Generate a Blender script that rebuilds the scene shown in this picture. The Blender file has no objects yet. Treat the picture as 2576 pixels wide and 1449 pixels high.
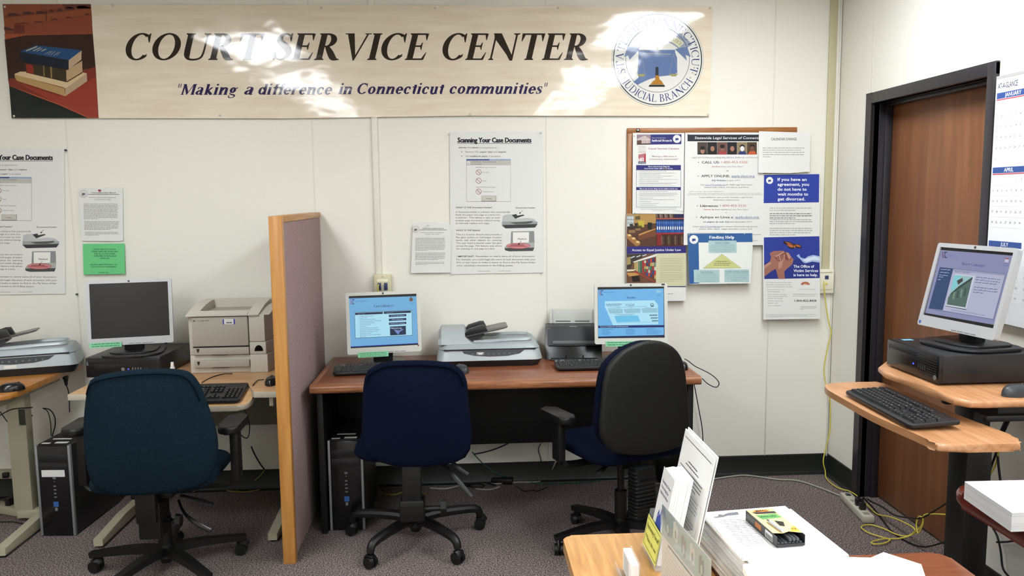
import bpy, bmesh, math, random
from mathutils import Vector, Matrix
random.seed(7)
C = bpy.context.scene.collection
SC = bpy.context.scene
PI = math.pi

# ------------------------------------------------------------------ camera
CAM = Vector((0.0, -4.38, 1.594))
CR = Vector((0.99824739, -0.05825896, -0.01039436))   # right
CF = Vector((0.05674115, 0.99213952, -0.11153306))    # forward
CU = Vector((0.01681045, 0.1107478, 0.99370636))      # up
FPX = 2022.94
cam_data = bpy.data.cameras.new('camera')
cam = bpy.data.objects.new('camera', cam_data)
C.objects.link(cam)
cam.matrix_world = Matrix(((CR.x, CU.x, -CF.x, CAM.x), (CR.y, CU.y, -CF.y, CAM.y), (CR.z, CU.z, -CF.z, CAM.z), (0, 0, 0, 1)))
cam_data.sensor_width = 36.0
cam_data.lens = FPX / 2576 * 36.0
cam_data.clip_start = 0.05
SC.camera = cam

# ------------------------------------------------------------------ world, exposure, lamps
wd = bpy.data.worlds.new('world'); SC.world = wd; wd.use_nodes = True
wd.node_tree.nodes['Background'].inputs[0].default_value = (0.9, 0.95, 1, 1)
wd.node_tree.nodes['Background'].inputs[1].default_value = 0.0
SC.view_settings.view_transform = 'Standard'
SC.view_settings.look = 'None'
SC.view_settings.gamma = 1.0
SC.view_settings.use_curve_mapping = False
SC.view_settings.exposure = 0.62
LAMP = 13.0
CEIL = 2.78
# ceiling troffers: (x, y) centres, 0.6 x 1.2 m, long side running away from the back wall
TROFFERS = [(-1.58, -2.05), (-1.58, -3.9), (-1.58, -5.75), (-1.58, -7.6),
            (1.27, -1.45), (1.27, -3.3), (1.27, -5.15), (1.27, -7.0)]
XR = 2.058     # face of the right wall


def hx(s):
    s = s.lstrip('#')
    out = []
    for i in (0, 2, 4):
        c = int(s[i:i + 2], 16) / 255
        out.append(c / 12.92 if c <= 0.04045 else ((c + 0.055) / 1.055) ** 2.4)
    return (out[0], out[1], out[2], 1.0)


MATS = {}


def mat(name, col='808080', rough=0.6, spec=0.5, metal=0.0, emit=None, estr=1.0, coat=0.0, noise=None, bump=None, trans=0.0, alpha=1.0, sheen=0.0):
    """noise=(scale, second colour, detail, stretch xyz) ; bump=(scale, strength, stretch)"""
    if name in MATS:
        return MATS[name]
    m = bpy.data.materials.new(name); m.use_nodes = True
    nt = m.node_tree; b = nt.nodes['Principled BSDF']
    b.inputs['Base Color'].default_value = hx(col)
    b.inputs['Roughness'].default_value = rough
    b.inputs['Specular IOR Level'].default_value = spec
    b.inputs['Metallic'].default_value = metal
    b.inputs['Coat Weight'].default_value = coat
    b.inputs['Transmission Weight'].default_value = trans
    b.inputs['Alpha'].default_value = alpha
    b.inputs['Sheen Weight'].default_value = sheen
    if emit:
        b.inputs['Emission Color'].default_value = hx(emit)
        b.inputs['Emission Strength'].default_value = estr
    tc = nt.nodes.new('ShaderNodeTexCoord')

    def noisetex(scale, detail, stretch):
        mp = nt.nodes.new('ShaderNodeMapping'); mp.inputs['Scale'].default_value = stretch
        nz = nt.nodes.new('ShaderNodeTexNoise'); nz.inputs['Scale'].default_value = scale; nz.inputs['Detail'].default_value = detail
        nt.links.new(tc.outputs['Object'], mp.inputs[0]); nt.links.new(mp.outputs[0], nz.inputs['Vector'])
        return nz
    if noise:
        nz = noisetex(noise[0], noise[2] if len(noise) > 2 else 3, noise[3] if len(noise) > 3 else (1, 1, 1))
        cr = nt.nodes.new('ShaderNodeValToRGB')
        cr.color_ramp.elements[0].position = 0.36; cr.color_ramp.elements[1].position = 0.64
        cr.color_ramp.elements[0].color = hx(col); cr.color_ramp.elements[1].color = hx(noise[1])
        nt.links.new(nz.outputs['Fac'], cr.inputs[0]); nt.links.new(cr.outputs[0], b.inputs['Base Color'])
    if bump:
        nz = noisetex(bump[0], 3, bump[2] if len(bump) > 2 else (1, 1, 1))
        bp = nt.nodes.new('ShaderNodeBump'); bp.inputs['Strength'].default_value = bump[1]
        bp.inputs['Distance'].default_value = bump[3] if len(bump) > 3 else 0.01
        nt.links.new(nz.outputs['Fac'], bp.inputs['Height']); nt.links.new(bp.outputs[0], b.inputs['Normal'])
    MATS[name] = m
    return m


def ink(col, rough=0.55):
    """flat printed colour"""
    return mat('print_' + col + '_%d' % int(rough * 100), col, rough, 0.3)


def glow(col, s=1.0):
    """lit pixels of a screen"""
    s = s * .66
    k = 'lit_' + col + '_%.2f' % s
    return mat(k, '050505', 0.3, 0.4, emit=col, estr=s)


# ------------------------------------------------------------------ projection of photo pixels onto real planes
def ray(px, py):
    return CR * ((px - 1288.0) / FPX) + CF - CU * ((py - 724.5) / FPX)


def on_plane(px, py, p0, n):
    d = ray(px, py)
    return CAM + d * ((Vector(p0) - CAM).dot(Vector(n)) / d.dot(Vector(n)))


def onY(px, py, y): return on_plane(px, py, (0, y, 0), (0, 1, 0))
def onX(px, py, x): return on_plane(px, py, (x, 0, 0), (1, 0, 0))
def onZ(px, py, z): return on_plane(px, py, (0, 0, z), (0, 0, 1))


# ------------------------------------------------------------------ mesh helpers
def finish(bm, name, ms, parent=None, smooth=35, loc=None, recalc=True):
    if recalc: bmesh.ops.recalc_face_normals(bm, faces=bm.faces[:])
    if smooth:
        a = math.radians(smooth)
        for f in bm.faces: f.smooth = True
        for e in bm.edges:
            if len(e.link_faces) == 2:
                if e.calc_face_angle(0) > a: e.smooth = False
    me = bpy.data.meshes.new(name)
    if loc is not None:
        for v in bm.verts: v.co -= Vector(loc)
    bm.to_mesh(me); bm.free()
    if not isinstance(ms, (list, tuple)): ms = [ms]
    for m in ms: me.materials.append(m)
    o = bpy.data.objects.new(name, me); C.objects.link(o)
    if loc is not None: o.location = loc
    if parent: o.parent = parent
    return o


def thing(name, label, cat, loc=(0, 0, 0), rz=0.0, group=None):
    o = bpy.data.objects.new(name, None); C.objects.link(o)
    o.empty_display_size = 0.05
    o.location = loc; o.rotation_euler = (0, 0, rz)
    return tag(o, label, cat, group)


def tag(o, label, cat, group=None):
    o['label'] = label; o['category'] = cat
    if group: o['group'] = group
    return o


def struct(o):
    o['kind'] = 'structure'; return o


def box(bm, x0, x1, y0, y1, z0, z1, bev=0.0, seg=2, mi=0):
    r = bmesh.ops.create_cube(bm, size=1.0)
    vs = r['verts']
    for v in vs:
        v.co = Vector(((x0 + x1) / 2 + v.co.x * (x1 - x0), (y0 + y1) / 2 + v.co.y * (y1 - y0), (z0 + z1) / 2 + v.co.z * (z1 - z0)))
    fs = {f for v in vs for f in v.link_faces}
    for f in fs: f.material_index = mi
    if bev > 0:
        es = list({e for v in vs for e in v.link_edges})
        r2 = bmesh.ops.bevel(bm, geom=es, offset=bev, segments=seg, profile=0.5, affect='EDGES')
        for f in r2['faces']: f.material_index = mi
        return list({v for f in r2['faces'] for v in f.verts} | set(v for v in vs if v.is_valid))
    return vs


def BX(*a, **k):
    bm = bmesh.new(); box(bm, *a, **k); return bm


def xf(bm, verts, M):
    for v in verts:
        if v.is_valid: v.co = M @ v.co


def prism(bm, pts, z0, z1, M=None, bev=0.0, mi=0, seg=2):
    """2D outline pts (x,y) extruded z0..z1, then transformed"""
    vb = [bm.verts.new((p[0], p[1], z0)) for p in pts]
    vt = [bm.verts.new((p[0], p[1], z1)) for p in pts]
    n = len(pts); fs = []
    fs.append(bm.faces.new(vb[::-1])); fs.append(bm.faces.new(vt))
    for i in range(n):
        fs.append(bm.faces.new((vb[i], vb[(i + 1) % n], vt[(i + 1) % n], vt[i])))
    for f in fs: f.material_index = mi
    vs = vb + vt
    if bev > 0:
        es = list(set(fs[0].edges) | set(fs[1].edges))
        r = bmesh.ops.bevel(bm, geom=es, offset=bev, segments=seg, profile=0.5, affect='EDGES')
        for f in r['faces']: f.material_index = mi
        vs = list({v for f in r['faces'] for v in f.verts} | set(v for v in vs if v.is_valid))
    if M is not None: xf(bm, vs, M)
    return vs


def cyl(bm, p0, p1, r0, r1=None, n=16, mi=0, caps=True):
    p0 = Vector(p0); p1 = Vector(p1); r1 = r0 if r1 is None else r1
    d = (p1 - p0).normalized(); u = d.orthogonal().normalized(); w = d.cross(u)
    A = []; B = []
    for i in range(n):
        a = 2 * PI * i / n; q = u * math.cos(a) + w * math.sin(a)
        A.append(bm.verts.new(p0 + q * r0)); B.append(bm.verts.new(p1 + q * r1))
    for i in range(n):
        f = bm.faces.new((A[i], A[(i + 1) % n], B[(i + 1) % n], B[i])); f.material_index = mi
    if caps:
        for L in (A[::-1], B):
            f = bm.faces.new(L); f.material_index = mi
    return A + B


def catmull(pts, sub=6):
    pts = [Vector(p) for p in pts]
    if len(pts) < 3 or sub < 2: return pts
    out = []
    for i in range(len(pts) - 1):
        p0 = pts[max(i - 1, 0)]; p1 = pts[i]; p2 = pts[i + 1]; p3 = pts[min(i + 2, len(pts) - 1)]
        for k in range(sub):
            t = k / sub
            out.append(0.5 * ((2 * p1) + (p2 - p0) * t + (2 * p0 - 5 * p1 + 4 * p2 - p3) * t * t + (3 * p1 - p0 - 3 * p2 + p3) * t ** 3))
    out.append(pts[-1])
    return out


def sweep(bm, pts, rad, n=8, sub=6, mi=0, sec=None, up=None):
    """tube through pts; rad float or list; sec=(w,h) gives flattened section scale"""
    P = catmull(pts, sub)
    m = len(P)
    rr = [rad] * m if not isinstance(rad, (list, tuple)) else None
    if rr is None:
        k = len(rad) - 1; rr = []
        for i in range(m):
            t = i / (m - 1) * k; j = min(int(t), k - 1); rr.append(rad[j] + (rad[j + 1] - rad[j]) * (t - j))
    rings = []; prev = None
    for i, p in enumerate(P):
        d = (P[min(i + 1, m - 1)] - P[max(i - 1, 0)]).normalized()
        if up is not None:
            u = d.cross(Vector(up)).normalized()
        elif prev is None: u = d.orthogonal().normalized()
        else:
            u = (prev - d * prev.dot(d)); u = u.normalized() if u.length > 1e-6 else d.orthogonal().normalized()
        prev = u; w = d.cross(u)
        sw, sh = sec if sec else (1, 1)
        rings.append([bm.verts.new(p + (u * math.cos(2 * PI * k / n + PI / n) * sw + w * math.sin(2 * PI * k / n + PI / n) * sh) * rr[i]) for k in range(n)])
    for a, b in zip(rings, rings[1:]):
        for k in range(n):
            f = bm.faces.new((a[k], a[(k + 1) % n], b[(k + 1) % n], b[k])); f.material_index = mi
    for L in (rings[0][::-1], rings[-1]):
        f = bm.faces.new(L); f.material_index = mi
    return [v for r in rings for v in r]


def pillow(bm, outline, tf, tb, M=None, edge=0.35, mi=0, rings=(1.0, .985, .95, .88, .7, .45, .2), sub=3):
    """outline 2D (x,z) -> rounded cushion, bulging tf towards -Y and tb towards +Y"""
    P = [(v.x, v.y) for v in catmull([(p[0], p[1], 0) for p in outline] + [(outline[0][0], outline[0][1], 0)], sub)[:-1]]
    cx = sum(p[0] for p in P) / len(P); cz = sum(p[1] for p in P) / len(P)
    vs = []

    def side(sgn, t):
        L = []
        for s in rings:
            k = 1 - ((s) ** 8); h = t * (edge + (1 - edge) * (1 - s ** 2.0)) * min(1, (k * 3.2) ** 0.5 + 0.0) if s < 1 else 0
            L.append([bm.verts.new((cx + (p[0] - cx) * s, sgn * h, cz + (p[1] - cz) * s)) for p in P])
        return L
    A = side(-1, tf); B = side(1, tb)
    n = len(P)
    for L in (A, B):
        for a, b in zip(L, L[1:]):
            for k in range(n):
                f = bm.faces.new((a[k], a[(k + 1) % n], b[(k + 1) % n], b[k])); f.material_index = mi
        f = bm.faces.new(L[-1]); f.material_index = mi
    bmesh.ops.remove_doubles(bm, verts=A[0] + B[0], dist=1e-6)
    vs = [v for L in A + B for v in L if v.is_valid]
    if M is not None: xf(bm, vs, M)
    return vs


def rrect(x0, x1, y0, y1, r, n=5):
    out = []
    rs = r if isinstance(r, (list, tuple)) else [r] * 4      # corners: (x1,y1) (x0,y1) (x0,y0) (x1,y0)
    for (cx, cy, a0, rr) in ((x1 - rs[0], y1 - rs[0], 0, rs[0]), (x0 + rs[1], y1 - rs[1], 90, rs[1]), (x0 + rs[2], y0 + rs[2], 180, rs[2]), (x1 - rs[3], y0 + rs[3], 270, rs[3])):
        if rr <= 0: out.append((cx, cy)); continue
        for i in range(n + 1):
            a = math.radians(a0 + 90 * i / n); out.append((cx + rr * math.cos(a), cy + rr * math.sin(a)))
    return out


def dup(root, loc=None, rz=None, label=None, group=None):
    r = root.copy(); C.objects.link(r)
    if loc is not None: r.location = loc
    if rz is not None: r.rotation_euler = (0, 0, rz)
    if label: r['label'] = label
    if group: r['group'] = group
    for ch in list(root.children):
        c = ch.copy(); C.objects.link(c); c.parent = r
        for g in list(ch.children):
            d = g.copy(); C.objects.link(d); d.parent = c
    return r
# ------------------------------------------------------------------ lettering
def strip2(pts, sub=5):
    """smooth 2D strip: pts (x, y, full width) -> quads"""
    P = catmull([Vector((p[0], p[1], p[2])) for p in pts], sub)
    L = []; R = []
    for i, p in enumerate(P):
        d = (P[min(i + 1, len(P) - 1)] - P[max(i - 1, 0)]); d = Vector((d.x, d.y)).normalized() if (abs(d.x) + abs(d.y)) > 1e-9 else Vector((1, 0))
        n = Vector((-d.y, d.x)) * (max(p.z, 0.01) / 2)
        L.append((p.x + n.x, p.y + n.y)); R.append((p.x - n.x, p.y - n.y))
    return [[L[i], L[i + 1], R[i + 1], R[i]] for i in range(len(L) - 1)]


def arcs(cx, cy, rx, ry, a0, a1, T, t, n=28):
    q = []; pr = None
    for i in range(n + 1):
        a = math.radians(a0 + (a1 - a0) * i / n); c, s = math.cos(a), math.sin(a)
        o = (cx + rx * c, cy + ry * s); k = (cx + (rx - T) * c, cy + (ry - t) * s)
        if pr: q.append([pr[0], o, k, pr[1]])
        pr = (o, k)
    return q


def serif_glyph(ch, T=.15, t=.05, X=.66):
    """returns (advance, polygons) in cap-height units; a transitional roman"""
    s = .055; h = .035
    G = []

    def st(x, y0, y1, w=T, b=1, tp=1, bl=1, br=1, tl=1, tr=1):
        G.append([(x, y0), (x + w, y0), (x + w, y1), (x, y1)])
        if b: G.append([(x - s * bl, y0), (x + w + s * br, y0), (x + w + s * br, y0 + h * .7), (x + w, y0 + h * 2), (x, y0 + h * 2), (x - s * bl, y0 + h * .7)])
        if tp: G.append([(x - s * tl, y1), (x - s * tl, y1 - h * .7), (x, y1 - h * 2), (x + w, y1 - h * 2), (x + w + s * tr, y1 - h * .7), (x + w + s * tr, y1)])

    def ln(x0, y0, x1, y1, w): G.append([(x0 - w / 2, y0), (x0 + w / 2, y0), (x1 + w / 2, y1), (x1 - w / 2, y1)])
    def P(*p): G.extend(strip2(list(p)))
    def A(*a): G.extend(arcs(*a, T=T, t=t) if len(a) == 6 else arcs(*a[:6], T=a[6], t=a[7]))
    def W(*p): G.append(list(p))
    def bar(x0, x1, y, w=None):
        w = w or t; G.append([(x0, y - w / 2), (x1, y - w / 2), (x1, y + w / 2), (x0, y + w / 2)])
    def sf(x, y, w=.1): G.append([(x - w, y - h * .5 if y > .1 else y), (x + w, y - h * .5 if y > .1 else y), (x + w, y + h * .5 if y > .1 else y + h), (x - w, y + h * .5 if y > .1 else y + h)])
    c = ch
    if c == 'C': A(.45, .5, .42, .515, 52, 318); W((.70, 1.0), (.735, 1.0), (.745, .66), (.715, .66), (.64, .88)); W((.60, .03), (.755, .20), (.735, .23), (.62, .12)); return .82, G
    if c == 'G': A(.45, .5, .42, .515, 52, 330); W((.70, 1.0), (.735, 1.0), (.745, .68), (.715, .68), (.64, .88)); st(.68, .05, .42, T, 0, 1); return .93, G
    if c == 'O' or c == 'Q':
        A(.47, .5, .44, .515, 0, 360)
        if c == 'Q': P((.45, .03, .1), (.65, -.12, .12), (.95, -.2, .04))
        return .96, G
    if c == 'U': st(.08, .35, 1, T, 0, 1); P((.08 + T / 2, .4, T), (.10 + T / 2, .18, T * .95), (.28, .035, .08), (.5, .02, .07), (.66, .12, t * 1.2), (.70, .4, t)); st(.70 - t / 2, .35, 1, t, 0, 1, tl=1.5, tr=1.5); return .86, G
    if c in 'IJ':
        if c == 'I': st(.07, 0, 1); return .14 + T, G
        st(.2, .1, 1, T, 0, 1); P((.2 + T / 2, .2, T), (.2 + T / 2, .02, T * .8), (.1, -.15, .05), (.0, -.12, .06)); return .27 + T, G
    if c in 'RPB':
        st(.07, 0, 1)
        if c == 'R': A(.30, .74, .30, .26, -90, 90); bar(.07, .34, 1 - t / 2); bar(.07, .36, .48 + t / 2); P((.33, .5, .12), (.46, .3, T), (.60, .08, T * 1.0), (.76, .01, .03)); W((.56, 0), (.80, 0), (.80, .03), (.58, .1)); return .80, G
        if c == 'P': A(.32, .73, .30, .27, -90, 90); bar(.07, .36, 1 - t / 2); bar(.07, .36, .46 + t / 2); return .68, G
        A(.32, .76, .26, .24, -90, 90); A(.32, .27, .32, .27, -90, 90); bar(.07, .34, 1 - t / 2); bar(.07, .36, .52 + t / 2); bar(.07, .36, t / 2); return .74, G
    if c == 'D': st(.07, 0, 1); A(.36, .5, .44, .5, -90, 90); bar(.07, .4, 1 - t / 2); bar(.07, .4, t / 2); return .88, G
    if c in 'EFLT':
        if c == 'T':
            st(.33, 0, 1, T, 1, 0); bar(.04, .77, 1 - t / 2)
            W((.03, 1), (.055, .70), (.075, .70), (.15, .95)); W((.78, 1), (.755, .70), (.735, .70), (.66, .95)); return .82, G
        st(.07, 0, 1)
        if c in 'EF':
            bar(.07, .56, 1 - t / 2); bar(.07, .45, .52); W((.60, 1), (.58, .74), (.56, .74), (.50, .95)); W((.47, .66), (.47, .38), (.45, .38), (.40, .52), (.45, .66))
        if c in 'EL': bar(.07, .58, t / 2); W((.60, 0), (.65, .29), (.63, .29), (.52, .04)); return .70, G
        return .64, G
    if c == 'H': st(.07, 0, 1); st(.62, 0, 1); bar(.1, .7, .51); return .70 + T, G
    if c == 'K': st(.07, 0, 1); ln(.22, .42, .68, 1, t * 1.4); sf(.68, .98); P((.3, .55, T * .8), (.5, .3, T), (.78, .02, T * .8)); sf(.76, 0); return .86, G
    if c == 'N': st(.10, 0, 1, t, 1, 1); W((.06, 1), (.26, 1), (.82, 0), (.76, -.02)); W((.06, 1), (.10, .82), (.80, -.03), (.82, -.03)); W((.1, 1), (.30, 1), (.84, .10), (.84, -.02), (.75, -.02)); st(.78, 0, 1, t, 0, 1, tl=1.4, tr=1.4); return .93, G
    if c == 'M': st(.10, 0, 1, t * 1.2, 1, 1); W((.08, 1), (.27, 1), (.55, .25), (.50, 0), (.46, 0)); W((.50, 0), (.46, .06), (.80, 1), (.86, 1)); st(.80, 0, 1, T, 1, 1, tl=.3); return 1.08, G
    if c == 'V': W((.07, 1), (.07 + T * 1.15, 1), (.49, .08), (.42, -.02)); W((.41, -.02), (.46, -.02), (.76, 1), (.70, 1)); sf(.13, .98, .13); sf(.73, .98); return .84, G
    if c == 'W': W((.05, 1), (.2, 1), (.42, .1), (.36, -.02)); W((.36, -.02), (.4, -.02), (.64, 1), (.58, 1)); W((.52, 1), (.66, 1), (.86, .1), (.8, -.02)); W((.8, -.02), (.84, -.02), (1.1, 1), (1.04, 1)); sf(.12, .98, .12); sf(1.07, .98); return 1.18, G
    if c == 'A': ln(.12, 0, .42, 1, t * 1.3); W((.34, 1.02), (.46, 1.02), (.79, 0), (.62, 0), (.38, .82)); bar(.22, .62, .34); sf(.12, 0); sf(.70, 0, .14); return .86, G
    if c == 'Y': W((.05, 1), (.21, 1), (.45, .48), (.34, .42)); ln(.42, .45, .72, 1, t * 1.3); st(.34, 0, .5, T, 1, 0); sf(.13, .98, .12); sf(.72, .98); return .82, G
    if c == 'X': W((.06, 1), (.22, 1), (.78, 0), (.62, 0)); ln(.12, 0, .68, 1, t * 1.3); sf(.12, 0); sf(.7, 0, .13); sf(.14, .98, .13); sf(.68, .98); return .84, G
    if c == 'Z': bar(.08, .66, 1 - t / 2); bar(.06, .68, t / 2); W((.06, .03), (.2, .03), (.66, .97), (.52, .97)); return .74, G
    if c == 'S': P((.49, .78, .03), (.44, .91, .06), (.31, .97, .07), (.16, .90, T * .75), (.14, .72, T), (.30, .56, T * 1.15), (.44, .42, T * 1.1), (.50, .24, T * .9), (.40, .07, .09), (.26, .025, .06), (.13, .09, .06), (.07, .26, .03)); W((.46, 1.0), (.50, 1.0), (.51, .70), (.48, .70), (.42, .88)); W((.05, 0), (.09, 0), (.14, .12), (.08, .30), (.05, .30)); return .60, G
    x = .07
    if c in 'ao':
        if c == 'o': A(.33, X / 2, .29, X / 2 + .01, 0, 360, T, t); return .66, G
        P((.1, X * .75, .08), (.16, X * .95, .09), (.3, X - .02, .08), (.40, X * .8, T), (.40, .2, T), (.42, .05, T * .8), (.55, .03, .04)); P((.36, X * .6, t), (.15, X * .45, T * .7), (.1, X * .22, T), (.2, .04, .09), (.36, .12, t)); return .60, G
    if c == 'b': st(x, 0.02, 1, T, 0, 1, tr=0); A(.33, X / 2, .27, X / 2, -150, 150); return .66, G
    if c == 'c' or c == 'e':
        A(.32, X / 2, .28, X / 2 + .01, (40 if c == 'c' else 0), 320)
        if c == 'c': W((.42, X * .95), (.52, X * .95), (.54, X * .62), (.44, X * .62))
        else: bar(.1, .60, X * .52, t)
        return .60, G
    if c in 'dq':
        A(.31, X / 2, .27, X / 2, 25, 335)
        if c == 'd': st(.44, 0, 1, T, 1, 1, bl=0, tr=0)
        else: st(.44, -.33, X, T, 1, 0)
        return .50 + T, G
    if c == 'f': st(.16, 0, .75, T, 1, 0); P((.16 + T / 2, .7, T), (.2 + T / 2, .92, T * .8), (.36, 1.0, .06), (.47, .92, .09)); bar(.05, .45, X - t / 2); return .42, G
    if c == 'g': A(.29, X * .62, .23, X * .38, 0, 360); P((.16, X * .3, .05), (.14, .1, .07), (.3, .02, .11), (.48, -.03, .12), (.50, -.18, .09), (.3, -.28, .06), (.1, -.2, .08), (.14, -.04, .05)); W((.44, X * .88), (.6, X), (.62, X * .85), (.5, X * .8)); return .62, G
    if c in 'hnmr':
        st(x, 0, 1 if c == 'h' else X, T, 1, 1, tr=0)
        k = x + T
        if c == 'r': P((k - .03, X * .6, t), (k + .06, X * .85, t * 1.5), (k + .18, X * .98, .08), (k + .25, X * .86, .11)); return k + .30, G
        for j in range(2 if c == 'm' else 1):
            P((k - .03, X * .55, t), (k + .06, X * .84, t * 1.6), (k + .17, X - .05, T * .55), (k + .27, X * .8, T * .95), (k + .28, X * .5, T), (k + .28, .05, T))
            st(k + .28 - T / 2, 0, X * .5, T, 1, 0); k += .28 + T / 2
        return k + .07, G
    if c in 'ijl':
        if c == 'l': st(x, 0, 1, T, 1, 1, tr=0); return .14 + T, G
        if c == 'i': st(x, 0, X, T, 1, 1, tr=0); 
        else: st(x + .05, -.1, X, T, 0, 1, tr=0); P((x + .05 + T / 2, 0, T), (x + .03 + T / 2, -.22, T * .7), (x - .08, -.3, .06)); x += .05
        G.append([(x + T / 2 + .09 * math.cos(a * PI / 4), X + .24 + .09 * math.sin(a * PI / 4)) for a in range(8)]); return .14 + T + (.05 if c == 'j' else 0), G
    if c == 'k': st(x, 0, 1, T, 1, 1, tr=0); ln(.2, .28, .50, X, t * 1.5); sf(.5, X - .02, .09); P((.26, .4, T * .7), (.4, .2, T), (.56, .03, T)); sf(.56, 0, .09); return .66, G
    if c == 'p': st(x, -.33, X, T, 1, 1, tr=0); A(.33, X / 2, .27, X / 2, -150, 150); return .66, G
    if c == 's': P((.40, X * .72, .04), (.34, X * .93, .06), (.24, X * .96, .07), (.13, X * .8, T * .8), (.2, X * .58, T * .9), (.34, X * .42, T * .95), (.38, X * .2, T * .8), (.27, .03, .07), (.15, .03, .07), (.08, X * .28, .04)); W((.37, X), (.42, X), (.42, X * .62), (.38, X * .62)); W((.05, 0), (.1, 0), (.1, X * .36), (.06, X * .36)); return .47, G
    if c == 't': st(.14, .12, .86, T, 0, 0); P((.14 + T / 2, .2, T), (.17 + T / 2, .05, T * .7), (.36, .05, .04)); bar(.04, .38, X - t / 2); return .42, G
    if c == 'u': st(x, .15, X, T, 0, 1, tr=0); P((x + T / 2, .25, T), (x + .04 + T / 2, .07, T * .7), (x + .2 + T / 2, .03, t * 1.5), (x + .36, .15, t)); st(x + .33, 0, X, T, 1, 1, bl=0, tr=0); return x + .40 + T, G
    if c == 'v': W((.03, X), (.18, X), (.35, .06), (.29, -.02)); W((.27, -.02), (.33, -.02), (.56, X), (.50, X)); sf(.1, X - .02, .1); sf(.53, X - .02, .08); return .60, G
    if c == 'w': W((.03, X), (.17, X), (.30, .06), (.25, -.02)); ln(.26, 0, .42, X, t); W((.36, X), (.49, X), (.61, .06), (.56, -.02)); ln(.58, 0, .78, X, t); sf(.1, X - .02, .1); sf(.78, X - .02, .08); return .86, G
    if c == 'y': W((.03, X), (.18, X), (.35, .06), (.29, -.02)); P((.53, X, t * 1.2), (.33, .05, .07), (.22, -.2, .06), (.08, -.27, .09)); sf(.1, X - .02, .1); sf(.53, X - .02, .08); return .60, G
    if c == 'x': W((.04, X), (.2, X), (.56, 0), (.40, 0)); ln(.1, 0, .48, X, t); return .60, G
    if c == 'z': bar(.06, .46, X - t / 2); bar(.05, .48, t / 2); W((.05, .03), (.17, .03), (.46, X - .03), (.34, X - .03)); return .54, G
    if c == '"': ln(.1, .66, .08, 1.03, .06); ln(.25, .66, .23, 1.03, .06); return .34, G
    if c == "'": ln(.1, .66, .08, 1.03, .06); return .18, G
    if c in '.,:': G.append([(.07, 0), (.19, 0), (.19, .12), (.07, .12)]); return .26, G
    if c == '*': G.append([(.1, .4), (.2, .3), (.3, .4), (.2, .5)]); return .4, G
    return .36, G


def font_tris(txt, off=0.0, res=2):
    cu = bpy.data.curves.new('t', 'FONT'); cu.body = txt; cu.size = 1.0; cu.resolution_u = res; cu.offset = off
    cu.fill_mode = 'FRONT'
    o = bpy.data.objects.new('t', cu)
    me = bpy.data.meshes.new_from_object(o)
    V = [(v.co.x, v.co.y) for v in me.vertices]
    F = [[V[i] for i in p.vertices] for p in me.polygons]
    bpy.data.objects.remove(o); bpy.data.curves.remove(cu); bpy.data.meshes.remove(me)
    return F


_TC = {}


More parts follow.
